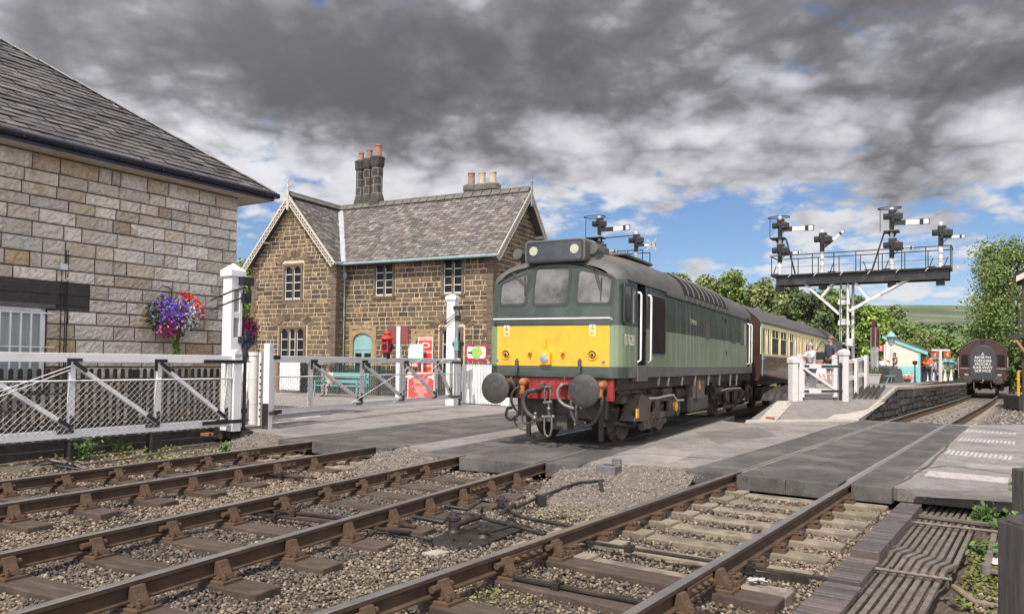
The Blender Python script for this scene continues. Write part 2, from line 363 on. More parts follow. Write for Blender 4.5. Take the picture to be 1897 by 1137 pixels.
sleepers(C_PTS, 3.2, 9.6, .76, 'timber', 'dark timber sleeper of the far left track beside the white gate', 'timber sleepers of the far left track')
sleepers(C_PTS, 9.7, 10.9, .65, 'concrete', 'pale concrete sleeper of the far left track, at the edge of the road', 'concrete sleepers of the far left track')
sleepers(B_PTS, 1.2, 4.3, .76, 'timber', 'worn timber sleeper in the foreground of the right hand track', 'timber sleepers of the right hand track')
sleepers(B_PTS, 4.5, 9.1, .62, 'concrete', 'pale concrete sleeper of the right hand track, before the road', 'concrete sleepers of the right hand track')
sleepers(B_PTS, 23.4, 50, .75, 'concrete', 'half buried sleeper of the right hand track, beyond the road beside the platform', 'sleepers beside the platform', ztop=-.17)

# ---- point rodding across the tracks (stretchers between sleepers)
for (hd, n0, n1, s, lab) in ((26,-6.6,-4.2,6.25,'dark flat stretcher rod between the middle rails, nearer of two'),(26,-6.5,-4.3,6.5,'dark flat stretcher rod between the middle rails, farther of two'),(27,-9.6,-7.4,8.3,'dark flat stretcher rod between the rails of the far left track'),(35,-3.9,-1.3,6.35,'dark flat stretcher rod among the pale sleepers of the right hand track'),(35,-3.7,-1.5,4.95,'dark flat stretcher rod by the nearest joint of the right hand track')):
    m = MB(); a, b = tp(hd, s, n0, -.165), tp(hd, s+.12, n1, -.165); m.bar(a, b, .05, .022)
    for t in (.3, .72):
        q = a.lerp(b, t); m.obox(q, hv(hd)*.05, nv(hd)*.035, Vector((0,0,.03))); m.cyl(q, q + Vector((0,0,.06)), .016, .016, 6)
    tag(m.build('stretcher_rod', iron, bevel=.003), lab, 'point rod', 'stretcher rods between the rails')

# ---- ground sheet
gm = MB(); nx, ny = 150, 150
xs = np.concatenate([np.linspace(-900, -14, 18)[:-1], np.linspace(-14, 22, 110), np.linspace(22, 900, 18)[1:]])
ys = np.concatenate([np.linspace(-60, 1.5, 8)[:-1], np.linspace(1.5, 30, 100), np.linspace(30, 1500, 26)[1:]])
GV = []
for y in ys:
    for x_ in xs:
        n_ = mnoise.noise(Vector((x_*.9, y*.9, 0)))*.035 + mnoise.noise(Vector((x_*4, y*4, 3)))*.012 if -14 <= x_ <= 22 and y <= 30 else 0
        z = -.285 + n_
        if x_ > 9.5 and 21.5 < y < 60: z = -.26 + n_ + zfall(y)
        elif y >= 24: z = -.35 + zfall(min(y, 70))
        l35 = x_*math.cos(R(35)) - y*math.sin(R(35)); s35_ = x_*math.sin(R(35)) + y*math.cos(R(35))
        if 3.5 < s35_ < 11.5 and -1.15 < l35 < -.62: z -= .15
        GV.append((x_, y, z))
nxx = len(xs)
GF = [(j*nxx+i, j*nxx+i+1, (j+1)*nxx+i+1, (j+1)*nxx+i) for j in range(len(ys)-1) for i in range(nxx-1)]
tag(np_mesh('ground', GV, GF, earth, smooth=True), 'stony brown earth ground around the tracks', None, None, 'structure')

# ---- road
RZ = -.012
road_poly = [(-5.3,15.9),(-4.15,14.9),(-1.85,13.75),(-1.15,12.65),(1.25,11.75),(2.75,11.35),(4.85,10.15),(4.95,9.72),(6.04,8.94),(9.5,6.6),(24,15.5),(14.3,21.0),(12.4,20.6),(9.93,21.86),(10.1,22.1),(6.2,20.1),(5.3,22),(3.5,31),(2,42),(-24,58),(-40,46),(-13,29),(-7.9,20)]
m = MB(); m.prism([(a, b, -.17) for a, b in road_poly], (0,0,.17+RZ)); tag(m.build('road', asphalt), 'worn grey tarmac road over the level crossing and station forecourt', None, None, 'structure')
# tarmac seams and dark patches worn into the road
seam = mat('tar_seam', (.075,.068,.066), .8, var=.3, scale=6)
def seamline(px, w_=.03):
    P = [G(a, b, RZ+.003) for a, b in px]; m = MB()
    Q = []
    for i in range(len(P)-1):
        for k in range(6): Q.append(P[i].lerp(P[i+1], k/6) + Vector((RNG.normal(0,.012), RNG.normal(0,.012), 0)))
    Q.append(P[-1]); L1_ = offset_line(Q, -w_); L2_ = offset_line(Q, w_)
    for i in range(len(Q)-1): m.quad(L1_[i], L2_[i], L2_[i+1], L1_[i+1])
    tag(m.build('road_seam', seam), None, None, None, 'structure')
def roadpatch(px, c):
    m = MB(); P = [G(a, b, RZ+.0025) for a, b in px]; Q = []
    for i in range(len(P)):
        for k in range(5): q = P[i].lerp(P[(i+1) % len(P)], k/5); Q.append(q + Vector((RNG.normal(0,.03), RNG.normal(0,.03), 0)))
    m.poly(Q); tag(m.build('road_patch', c), None, None, None, 'structure')
pd_ = mat('tar_patch', (.15,.135,.13), .9, var=.3, scale=6, bump=1.2, bscale=70, stain=(1.2, .45, .62, (.23,.21,.20), .8)); pl_ = mat('pale_patch', (.33,.305,.29), .92, var=.2, scale=6, bump=1.2, bscale=70, stain=(1.2, .45, .62, (.24,.22,.21), .8))
roadpatch(((1290,800),(1400,790),(1440,806),(1330,822)), pd_); roadpatch(((1130,846),(1210,826),(1290,838),(1240,858)), pl_); roadpatch(((640,742),(760,734),(840,741),(700,752)), pl_); roadpatch(((1700,905),(1860,912),(1890,930),(1690,918)), pd_); roadpatch(((1800,858),(1890,862),(1895,872),(1790,866)), pl_)
seamline(((440,781),(560,772),(700,757),(800,749),(910,744)), .035); seamline(((1000,829),(1110,803),(1230,782),(1330,765)), .02); seamline(((1300,866),(1430,826),(1560,786)), .03); seamline(((1660,898),(1720,862),(1785,795)), .025)
seamline(((1080,850),(1180,838),(1330,850)), .02); seamline(((1680,870),(1760,862),(1897,880)), .02); seamline(((1780,790),(1840,793),(1897,800)), .03)
# gravel aprons where the tarmac breaks away
APR = []
def apron(edge0, edge1, out0, out1, drop=.25):
    m = MB(); A, B, C, D = [Vector((*q, 0)) for q in (edge0, edge1, out1, out0)]; nu, nt_ = 30, 26; V = []
    for j in range(nt_+1):
        for i in range(nu+1):
            u_, t_ = i/nu, j/nt_; q = A.lerp(B, u_).lerp(D.lerp(C, u_), t_); nn = mnoise.noise(Vector((q.x*2.2, q.y*2.2, 1)))*.06 + mnoise.noise(Vector((q.x*7, q.y*7, 4)))*.025
            f = min(1, t_*6); edge_ = min(1, min(u_, 1-u_)*5+.12) if t_ > .15 else 1
            q.z = RZ-.003 - drop*(t_**1.15) - (1-edge_)*.07*t_ + nn*f*(1-t_*.5); V.append(q); 
            if t_ > .03: APR.append(q)
    m.add(V, [((j+1)*(nu+1)+i, (j+1)*(nu+1)+i+1, j*(nu+1)+i+1, j*(nu+1)+i) for j in range(nt_) for i in range(nu)]); return m
for e in (((1.02,11.95),(2.85,11.45),(-.05,9.15),(1.75,8.55)), ((-2.1,13.95),(-1.0,12.75),(-2.75,12.2),(-1.75,11.0)), ((-5.3,16.1),(-4.05,15.0),(-6.0,14.9),(-4.75,13.6))):
    tag(apron(*e).build('gravel_apron', rubble, smooth=180), 'loose gravel slope at the broken edge of the tarmac', None, None, 'structure')

# ---- rubber crossing panels
def panel(pts, l0, l1, s0, s1, label, cuts=1, ribs=False, zt=-.004):
    m = MB(); n = 14
    for c in range(cuts):
        a0 = l0 + (l1-l0)*c/cuts + (.003 if c else 0); a1 = l0 + (l1-l0)*(c+1)/cuts - (.003 if c < cuts-1 else 0); vs = []
        for i in range(n+1):
            p, d = along(pts, s0 + (s1-s0)*i/n); r = Vector((d.y, -d.x, 0)).normalized()
            for l, z in ((a0, zt-.2), (a0, zt), (a1, zt), (a1, zt-.2)): vs.append(p + r*l + Vector((0,0,z)))
        fs = [(i*4+k, i*4+k+1, (i+1)*4+k+1, (i+1)*4+k) for i in range(n) for k in range(3)] + [(3,2,1,0), (n*4,n*4+1,n*4+2,n*4+3)]
        m.add([v_ for v_ in vs], fs)
        if ribs:
            k = 1; w_ = .028
            while a0 + k*w_*1.5 < a1 - w_:
                p0, d = along(pts, s0+.02); p1, d1 = along(pts, s1-.02); r = Vector((d.y, -d.x, 0)).normalized(); l = a0 + k*w_*1.5
                m.bar(p0 + r*l + Vector((0,0,zt+.001)), p1 + r*l + Vector((0,0,zt+.001)), w_*.6, .010); k += 1
    return tag(m.build('crossing_mat', rubber, bevel=.006, recalc=True), label, 'crossing mat', 'rubber crossing mats')
def s_of(pts, P):
    return min(((along(pts, k*.05)[0]-P).length, k*.05) for k in range(0, 1200))[1]
sA = s_of(A_PTS, tp(26, 10.62, -5.42)); sB = s_of(B_PTS, tp(35, 10.55, -2.85)); sBe = s_of(B_PTS, tp(35, 23.7, -2.85)); sC = 10.92
panel(A_PTS, -1.5, -.80, sA, sA+12.6, 'dark rubber panel outside the left rail of the locomotive track')
panel(A_PTS, -.665, .665, sA, sA+12.6, 'wide dark rubber panel between the rails under the locomotive', 2)
panel(A_PTS, .80, 1.34, sA+.1, sA+12.6, 'dark rubber panel outside the right rail of the locomotive track')
panel(C_PTS, -1.5, -.80, sC, sC+22, 'dark rubber panel of the far left track, on the gate side')
panel(C_PTS, -.665, .665, sC, sC+22, 'wide dark rubber panel between the rails of the far left track', 2)
panel(C_PTS, .80, 1.15, sC, sC+22, 'narrow dark rubber panel of the far left track, on the locomotive side')
panel(B_PTS, -1.42, -.80, sB, sBe, 'dark rubber panel outside the left rail of the right hand track')
panel(B_PTS, -.665, .0, sB, sBe, 'smooth dark rubber panel inside the left rail of the right hand track')
panel(B_PTS, .006, .665, sB, sBe, 'ribbed dark rubber panel inside the right rail of the right hand track', ribs=True)
panel(B_PTS, .80, 1.28, sB+.15, sBe-.3, 'ribbed dark rubber panel outside the right rail of the right hand track', ribs=True)

# ---- worn white ribbed markings on the road
paint = mat('worn_road_paint', (.46,.42,.41), .85, var=.15, scale=20, bump=.4, stain=(7, .46, .6, (.27,.245,.235), .9), stain2=(30, .5, .62, (.25,.23,.22), .7))
def mark(c0, c1, c2, c3, ribs):
    P = [G(*c, RZ) for c in (c0, c1, c2, c3)]; m = MB()
    for k in range(ribs):
        a, b = k/ribs, (k+.72)/ribs if ribs > 1 else 1
        q = [P[0].lerp(P[1], a), P[0].lerp(P[1], b), P[3].lerp(P[2], b), P[3].lerp(P[2], a)]
        m.prism([(v_.x, v_.y, RZ) for v_ in q], (0,0,.006))
    tag(m.build('road_marking', paint), None, None, None, 'structure')
mark((1722,872),(1870,885),(1866,895),(1712,881),1); mark((1757,833),(1880,845),(1876,852),(1750,841),14); mark((1780,811),(1884,818),(1882,823),(1774,816),14); mark((1792,796),(1885,802),(1884,805),(1788,799),12)
for c in ((540,775,592,769),(560,768,610,763),(612,766,655,761),(505,781,545,776),(880,748,935,741)):
    mark((c[0],c[1]),(c[2],c[3]),(c[2]+4,c[3]+2.5),(c[0]+4,c[1]+2.5),1)

# ---- ballast stones (nobody could count them)
def inpoly(x_, y_, poly):
    r = np.zeros(len(x_), bool); n = len(poly)
    for i in range(n):
        x0, y0 = poly[i]; x1, y1 = poly[(i+1) % n]
        c = ((y0 > y_) != (y1 > y_)) & (x_ < (x1-x0)*(y_-y0)/(y1-y0+1e-12) + x0); r ^= c
    return r
def ico():
    t = (1+5**.5)/2; v_ = np.array([(-1,t,0),(1,t,0),(-1,-t,0),(1,-t,0),(0,-1,t),(0,1,t),(0,-1,-t),(0,1,-t),(t,0,-1),(t,0,1),(-t,0,-1),(-t,0,1)], float)
    f = np.array([(0,11,5),(0,5,1),(0,1,7),(0,7,10),(0,10,11),(1,5,9),(5,11,4),(11,10,2),(10,7,6),(7,1,8),(3,9,4),(3,4,2),(3,2,6),(3,6,8),(3,8,9),(4,9,5),(2,4,11),(6,2,10),(8,6,7),(9,8,1)])
    return v_/np.linalg.norm(v_[0]), f
IV, IF = ico()
def scatter(X, Yv, Z, S, colr, name, label):
    n = len(X); sc = S[:,None]*RNG.uniform(.65, 1.25, (n,3)); sc[:,2] *= .75
    V = IV[None]*RNG.uniform(.72, 1.2, (n,12,1))*sc[:,None,:]
    a = RNG.uniform(0, 6.28, n); ca, sa = np.cos(a)[:,None], np.sin(a)[:,None]
    tl = RNG.uniform(-.5,.5,n)[:,None]
    x_, y_, z_ = V[...,0], V[...,1], V[...,2]
    z2 = z_ + x_*tl; xr = x_*ca - y_*sa; yr = x_*sa + y_*ca
    V = np.stack([xr+X[:,None], yr+Yv[:,None], z2+Z[:,None]], -1).reshape(-1,3)
    F = (IF[None] + (np.arange(n)*12)[:,None,None]).reshape(-1,3)
    o = np_mesh(name, V, F, stone_m, np.repeat(colr, 20, axis=0)); return tag(o, label, None, None, 'stuff')
def ballast():
    n = 300000
    Yv = 3.2 + (RNG.uniform(0,1,n)**1.35)*14; X = RNG.uniform(-.78, .74, n)*Yv + RNG.uniform(-.3,.3,n)
    k = ~inpoly(X, Yv, road_poly)
    s26 = X*math.cos(R(26)) - Yv*math.sin(R(26)); s27 = X*math.cos(R(27)) - Yv*math.sin(R(27)); s35 = X*math.cos(R(35)) - Yv*math.sin(R(35))
    a26 = X*math.sin(R(26)) + Yv*math.cos(R(26)); a35 = X*math.sin(R(35)) + Yv*math.cos(R(35)); a27 = X*math.sin(R(27)) + Yv*math.cos(R(27))
    k &= ~((np.abs(s26+5.42) < 1.5) & (a26 > 10.6)) & ~((np.abs(s35+2.85) < 1.45) & (a35 > 10.4)) & ~((np.abs(s27+9.05) < 1.5) & (a27 > 10.9))
    k &= (s35 < -1.48) | (a35 > 10.0) | ((s35 > -.45) & (RNG.uniform(0,1,n) < .35))                       # brick kerb and rods to the right
    k &= s27 > -12.2
    sp = np.hypot(X-1.3, Yv-10.2); 
    dens_ = np.ones(n); dens_[s27 < -10.5] = .25; dens_[(sp < 1.6) & (Yv > 9)] = .35; dens_[np.abs(s35+2.85) < .7] = .6
    nz = np.array([mnoise.noise(Vector((a*.8, b*.8, 5))) for a, b in zip(X, Yv)])
    dens_[nz < -.3] *= .45
    k &= RNG.uniform(0,1,n) < dens_
    X, Yv, s26, s35, s27, nz = X[k], Yv[k], s26[k], s35[k], s27[k], nz[k]; n = len(X)
    S = RNG.uniform(.011, .026, n)*np.clip(Yv/9, .85, 1.35)
    Z = -.256 + nz*.03 + RNG.uniform(-.012,.016,n); Z[np.abs(s26+5.42) < 1.0] += .012
    pal = np.array([(.36,.305,.255),(.29,.24,.20),(.22,.18,.15),(.16,.13,.11),(.43,.375,.32),(.11,.098,.092)]); darkp = np.array([(.085,.08,.082),(.13,.118,.115),(.19,.165,.15),(.27,.225,.19),(.11,.10,.10),(.16,.14,.135)])
    colr = pal[RNG.integers(0,6,n)]; dz = (np.abs(s26+5.42) < 1.15) & (RNG.uniform(0,1,n) < .72+nz) | (np.abs(s27+9.05) < 1.0) & (RNG.uniform(0,1,n) < .5) | (np.abs(s35+2.85) < .9) & (RNG.uniform(0,1,n) < .45) | ((s26 > -4.4) & (s26 < -3.2) & (RNG.uniform(0,1,n) < .35))
    colr[dz] = darkp[RNG.integers(0,6,dz.sum())]
    colr = colr*RNG.uniform(.42,.92,(n,1))*np.array([1.04,.96,.87])
    scatter(X, Yv, Z, S, colr, 'ballast', 'loose grey and tan stone ballast between the tracks')
    P = np.array([tuple(q) for q in APR]); n = 16000; i = RNG.integers(0, len(P), n); X = P[i,0]+RNG.normal(0,.05,n); Yv = P[i,1]+RNG.normal(0,.05,n); Z = P[i,2]+RNG.uniform(-.006,.006,n)
    pa = np.array([(.42,.37,.32),(.34,.29,.25),(.26,.22,.19),(.18,.15,.13),(.50,.45,.40)]); scatter(X, Yv, Z, RNG.uniform(.006,.016,n), pa[RNG.integers(0,5,n)]*RNG.uniform(.5,.9,(n,1)), 'gravel', 'small loose gravel stones along the edge of the tarmac')
    # far ballast and rubble right of the platform track
    n = 9000; Yv = RNG.uniform(21.5, 46, n); l = RNG.uniform(-5.0, 3.2, n); aa = (Yv + l*math.sin(R(35)))/math.cos(R(35)); X = aa*math.sin(R(35)) + l*math.cos(R(35))
    l = l - 0; k = np.ones(n, bool)
    l0 = X*math.cos(R(35)) - Yv*math.sin(R(35)); k = (l0 > -4.6) & (l0 < 1.5) & (X*math.sin(R(35)) + Yv*math.cos(R(35)) > 24.0)
    X, Yv = X[k], Yv[k]; n = len(X); Z = -.25 - .012*np.maximum(0, Yv-24) + RNG.uniform(-.01,.03,n)
    colr = darkp[RNG.integers(0,6,n)]*RNG.uniform(.8,1.5,(n,1))
    scatter(X, Yv, Z, RNG.uniform(.03,.055,n), colr, 'ballast', 'dark dusty stone ballast beside the platform')
ballast()
# ---------------------------------------------------------------- diesel locomotive (local: x right, y rearwards, z up)
LOC = thing('locomotive', (.47, 13.36, 0), -R(27), 'green diesel locomotive with yellow front panel standing on the level crossing', 'locomotive')
LU, LV = hv(27), nv(27); LO = Vector((.47, 13.36, 0))
def SDp(px, py, l=1.345):                  # photo pixel -> local point on the right hand side plane
    q = onplane(px, py, LO + LV*l, LV) - LO; return Vector((l, q.dot(LU), q.z))
def FRp(px, py, y=.55):                    # photo pixel -> local point on the front plane
    q = onplane(px, py, LO + LU*y, LU) - LO; return Vector((q.dot(LV), y, q.z))
def crop(ox, oy, s): return lambda x, y: (ox + x/s, oy + y/s)
c2 = crop(880, 580, 4.373); c4 = crop(1130, 640, 5.983); c1 = crop(900, 430, 5.983); c3 = crop(1130, 470, 5.983)
streak = (7, 7, .35)
lgreen = mat('light_green_paint', (.165,.205,.12), .5, var=.12, scale=2, bump=.05, bscale=20, stain=(1.0, .47, .66, (.36,.36,.29), .75, streak), stain2=(1.6, .54, .70, (.085,.075,.055), .75, streak), spec=.3)
lgreen_f = mat('light_green_front', (.19,.245,.14), .35, var=.08, scale=2, stain=(1.0, .60, .75, (.36,.38,.31), .4, streak), coat=.2)
dgreen = mat('dark_green_paint', (.026,.038,.026), .42, var=.2, scale=2, bump=.05, bscale=20, stain=(1.0, .50, .70, (.17,.185,.165), .7, streak), stain2=(1.4, .56, .7, (.075,.06,.045), .6, streak), spec=.25)
dgreen_f = mat('dark_green_front', (.036,.050,.040), .3, var=.15, scale=3, stain=(2, .5, .75, (.10,.12,.115), .5), coat=.25)
yellow = mat('yellow_paint', (.76,.405,.03), .46, var=.08, scale=2, stain=(2.4, .52, .74, (.56,.28,.05), .6), stain2=(5, .62, .76, (.30,.19,.07), .5), bump=.1, bscale=6)
roofg = mat('loco_roof', (.095,.096,.093), .6, var=.25, scale=2.5, bump=.2, bscale=25, stain=(1.1, .52, .68, (.22,.155,.105), .65), stain2=(2.2, .54, .68, (.06,.055,.053), .8))
sole = mat('sole_grey', (.115,.11,.105), .7, var=.3, scale=4, stain=(1.5, .5, .7, (.16,.13,.09), .6))
redp = mat('red_beam', (.27,.026,.026), .5, var=.25, scale=6, stain=(4, .48, .66, (.085,.028,.026), .8))
orange = mat('orange_primer', (.31,.11,.035), .6, var=.3, scale=8, stain=(9, .5, .68, (.16,.07,.035), .7))
hose = mat('rubber_hose', (.05,.047,.045), .6, var=.3, scale=12, stain=(12, .55, .7, (.15,.12,.10), .5))
bufm = mat('buffer_steel', (.062,.058,.057), .55, .35, var=.25, scale=14, bump=.35, bscale=60, stain=(22, .58, .68, (.20,.19,.18), .6))
screen_ = mat('windscreen_glass', (.045,.047,.05), .08, var=.3, scale=3, spec=.9, stain=(1.1, .44, .64, (.22,.22,.215), .85), stain2=(5, .5, .7, (.16,.155,.15), .5))  # pale blotches put cloud reflections, along with dust, into the glass colour
rubber_g = mat('window_gasket', (.028,.03,.03), .5)
alu = mat('pale_metal', (.50,.50,.49), .35, .5, var=.15)
cream_l = mat('letter_cream', (.72,.70,.62), .5)
meshd = mat('grille_mesh', (.030,.022,.021), .7, .3, var=.5, scale=60, bump=.9, bscale=130)
def yf(z): return .55 + max(0, z-2.45)*.13
PLAN = [(.55,1.12),(.565,1.20),(.61,1.265),(.69,1.315),(.80,1.34),(.95,1.345)]
YS = PLAN + [(y,1.345) for y in (1.2,1.5,2.0,2.3,3.35,5,7,9,11,12.6,13.0,13.35,13.75)] + [(13.95,1.335),(14.1,1.29),(14.2,1.2),(14.25,1.1)]
ZS = [1.27,1.47,2.205,2.6,3.03]
rkind = {0:2, 1:1, 2:0, 3:0}
m = MB()      # materials: 0 dark side, 1 light side, 2 skirt/sole, 3 front dark, 4 front light, 5 yellow, 6 interior
def side_pt(i, z, sg):
    y, w_ = YS[i]; wz = w_ - max(0, z-2.6)*.06
    if y < .96: y = y + (yf(z)-.55)*(1-(y-.55)/.41)
    return (sg*wz, y, z)
for sg in (1, -1):
    for i in range(len(YS)-1):
        for j in range(len(ZS)-1):
            if sg == 1 and YS[i][0] in (1.5, 13.0) and j > 0: continue
            q = [side_pt(i, ZS[j], sg), side_pt(i+1, ZS[j], sg), side_pt(i+1, ZS[j+1], sg), side_pt(i, ZS[j+1], sg)]
            fr = YS[i][0] < .9
            mi = {0: 3 if fr else 2, 1: 4 if fr else 1, 2: 3 if fr else 0, 3: 3 if fr else 0}[j]
            m.quad(*(q if sg == 1 else q[::-1]), mi=mi)
# front cap and arc top
def arc_z(x): return 3.03 + .32*(1-(abs(x)/1.16)**2.2) if abs(x) < 1.16 else 3.03
for j in range(len(ZS)-1):
    z0, z1 = ZS[j], ZS[j+1]; w0, w1 = 1.12 - max(0, z0-2.6)*.06, 1.12 - max(0, z1-2.6)*.06
    m.quad((-w0,yf(z0),z0),(w0,yf(z0),z0),(w1,yf(z1),z1),(-w1,yf(z1),z1), mi=5 if j == 1 else 3)
xs_ = np.linspace(-1.094, 1.094, 25)
for a, b in zip(xs_[:-1], xs_[1:]):
    m.quad((a,yf(3.03),3.03),(b,yf(3.03),3.03),(b,yf(arc_z(b)),arc_z(b)),(a,yf(arc_z(a)),arc_z(a)), mi=3)
# door recesses on the right side, inner walls
for y0, y1 in ((1.5,2.0),(13.0,13.35)):
    for x0, x1, c in ((1.10,1.345,6),):
        m.quad((x0,y0,1.47),(x1,y0,1.47),(x1-.025,y0,3.03),(x0,y0,3.03), mi=6); m.quad((x1,y1,1.47),(x0,y1,1.47),(x0,y1,3.03),(x1-.025,y1,3.03), mi=6)
        m.quad((x0,y0,1.47),(x0,y1,1.47),(x1,y1,1.47),(x1,y0,1.47), mi=6)
m.quad((-1.345,.6,1.27),(1.345,.6,1.27),(1.345,14.2,1.27),(-1.345,14.2,1.27), mi=6); m.quad((-1.1,14.25,1.27),(1.1,14.25,1.27),(1.1,14.25,3.03),(-1.1,14.25,3.03), mi=0)
body_o = m.build('body', [dgreen, lgreen, sole, dgreen_f, lgreen_f, yellow, black], LOC, smooth=35)
for y0, y1 in ((1.5,2.0),(13.0,13.35)):
    d = MB(); d.box(1.10,1.14,y0+.01,y1-.01,1.48,2.2, mi=1); d.box(1.10,1.135,y0+.01,y1-.01,2.2,3.02, mi=0); d.box(1.14,1.15,y0+.1,y1-.1,2.3,2.9, mi=2); do = d.build('cab_door', [dgreen, lgreen, glass], LOC, bevel=.004)
    h_ = MB(); h_.cyl((1.15,y0+.08,2.0),(1.19,y0+.08,2.0),.02,.02,8); h_.bar((1.19,y0+.05,2.0),(1.19,y0+.18,2.0),.02,.02); h_.build('handle', alu, do)
# roof
def rc(y): return 3.35 + .42*(1-math.exp(-(y-.55)/.75)) if y < 12.6 else (3.35 + .42*(1-math.exp(-(14.3-y)/.5)))
RY = [.55,.6,.7,.85,1.05,1.3,1.6,2.0,2.5,3.34,3.36,5,6,7,8,9,10,11,12,12.8,13.4,13.8,14.1,14.24]
m = MB(); NR = 20; rings = []
for y in RY:
    zc = 3.03; wz = 1.32
    for (ya, wa), (yb, wb) in zip(YS[:-1], YS[1:]):
        if ya <= y <= yb: wz = wa + (wb-wa)*(y-ya)/(yb-ya) - .026
    h_ = rc(y) - zc; ring_ = []
    for k in range(NR+1):
        a = math.pi*k/NR; cxx = math.cos(a); 
        x = wz*(abs(cxx)**.86)*(1 if cxx >= 0 else -1); z = zc + h_*(math.sin(a)**.92)
        yy = y + (yf(z)-.55)*max(0, 1-(y-.55)/.41); ring_.append((x, yy, z))
    rings.append(ring_)
vs = [p for r_ in rings for p in r_]; n = NR+1
m.add(vs, [(i*n+k, i*n+k+1, (i+1)*n+k+1, (i+1)*n+k) for i in range(len(RY)-1) for k in range(NR)])
for sg in (1,-1): m.box(sg*1.30 - .03, sg*1.30+.03, 3.4, 13.0, 2.955, 3.032)
roof_o = m.build('roof', roofg, LOC, smooth=40)
g = MB(); g.tube([(x, yf(arc_z(x))-.012, arc_z(x)+.008) for x in np.linspace(-1.13, 1.13, 28)], .013, 6)
for sg in (1,-1): g.tube([(sg*1.13,yf(3.04)-.01,3.04),(sg*1.27,.74,3.035),(sg*1.33,1.0,3.035),(sg*1.335,3.38,3.035),(sg*1.345,3.42,2.965),(sg*1.345,13.9,2.965)], .011, 6)
g.build('gutter_strip', rubber_g, roof_o, smooth=60)
# roof louvres with pale ribs
def roofpt(y, a, off=0.):
    h_ = rc(y)-3.03; c_ = math.cos(a); return Vector(((1.318+off)*(abs(c_)**.86), y, 3.03+(h_+off)*(math.sin(a)**.92)))
m = MB(); aa = np.linspace(.10, .95, 10)
for a, b in zip(aa[:-1], aa[1:]): m.quad(roofpt(5.0,a,.014), roofpt(9.95,a,.014), roofpt(9.95,b,.014), roofpt(5.0,b,.014))
for y in (5.0, 9.95): 
    for a, b in zip(aa[:-1], aa[1:]): m.quad(roofpt(y,a,-.01), roofpt(y,a,.014), roofpt(y,b,.014), roofpt(y,b,-.01))
lv = m.build('roof_grille', meshd, roof_o, smooth=60)
for k in range(9):
    y = 5.28 + k*.55; t = MB(); t.tube([roofpt(y, a, .03) for a in aa], .022, 6); t.build('grille_rib', roofg, lv, smooth=60)
m = MB()
for k in range(9): y = 5.05 + k*.55; m.box(1.30,1.345,y+.07,y+.47,2.985,3.09)
m.build('vent_blocks', roofg, roof_o, bevel=.006)
m = MB(); m.box(-.55,.55,9.98,11.6,3.72,3.83); m.build('roof_hatch', roofg, roof_o, bevel=.02); m = MB(); m.box(-.7,.7,2.6,4.6,3.74,3.80); m.build('roof_walkway', roofg, roof_o, bevel=.02); m = MB(); m.cyl((0,7.4,3.74),(0,7.4,3.86),.6,.6,20); m.build('roof_fan', roofg, roof_o, smooth=40)
# headcode box
def rr(cx_, cz, hw, hh, r, y, n=5):
    pts = []
    for sx, sz, a0 in ((1,-1,-90),(1,1,0),(-1,1,90),(-1,-1,180)):
        for k in range(n+1):
            a = R(a0 + 90*k/n); pts.append((cx_+sx*(hw-r)+r*math.cos(a), y, cz+sz*(hh-r)+r*math.sin(a)))
    return pts
m = MB(); m.prism(rr(.035,3.58,.605,.21,.07,.56), (0,1.3,0)); hb = m.build('headcode_box', roofg, LOC, bevel=.02)
m = MB(); m.prism(rr(.035,3.58,.535,.165,.045,.550), (0,.014,0)); hp = m.build('headcode_panel', mat('headcode_black', (.025,.026,.03), .12, var=.4, scale=4, spec=.7), hb)
m = MB(); m.ring(rr(.035,3.58,.56,.188,.055,.545), rr(.035,3.58,.53,.158,.045,.545), (0,.02,0)); m.build('panel_frame', rubber_g, hb)
for px, py in (c1(528,212), c1(980,182)):
    p = FRp(px, py, .54); m = MB(); m.cyl((p.x,.548,p.z),(p.x,.538,p.z),.085,.085,20); m.build('marker_disc', mat('marker_disc', (.42,.42,.33), .5, var=.1), hb)
for px, py, y in ((*c1(350,245), .80), (*c1(1180,185), .80)):
    p = FRp(px, py, y); m = MB(); m.lathe([(.055,0),(.095,0),(.105,.03),(.10,.10),(.085,.16),(.06,.5)], (p.x,y,p.z), (0,1,0), 18); m.cyl((p.x,y-.004,p.z),(p.x,y+.02,p.z),.06,.05,14)
    m.box(p.x-.05,p.x+.05,y+.05,y+.4,p.z-.28,p.z-.05); m.build('horn', roofg, LOC, smooth=40)
# windows on the front
def rounded(pts, r, n=4):
    out = []; N_ = len(pts)
    for i in range(N_):
        p0, p, p1 = Vector(pts[i-1]), Vector(pts[i]), Vector(pts[(i+1) % N_]); a = (p0-p).normalized(); b = (p1-p).normalized()
        s, e_ = p + a*r, p + b*r
        for k in range(n+1):
            t = k/n; out.append((s*(1-t)**2 + p*2*t*(1-t) + e_*t*t))
    return out
def window(pix, conv, grow=.045, ny=(0,-1,0), name='windscreen', gl=screen_, frame=rubber_g, par=None, r=.08, lift=.012):
    P = [conv(x, y) for x, y in pix]; c = sum(P, Vector())/len(P); nvv = Vector(ny)
    A = rounded(P, r); B = [q + (q-c).normalized()*grow for q in A]
    m = MB(); m.poly([q + nvv*.004 for q in (A if ny[1] < 0 else A)]); o = m.build(name, gl, par or LOC, recalc=False)
    f = MB(); f.ring([q + nvv*lift for q in B], [q + nvv*lift for q in A], nvv*-.02); f.build('window_gasket', frame, o, recalc=True)
    f = MB(); f.ring([q + nvv*(lift-.002) for q in [q + (q-c).normalized()*.018 for q in B]], [q + nvv*(lift-.002) for q in B], nvv*-.02); f.build('window_frame', dgreen_f, o, recalc=True)
    return o
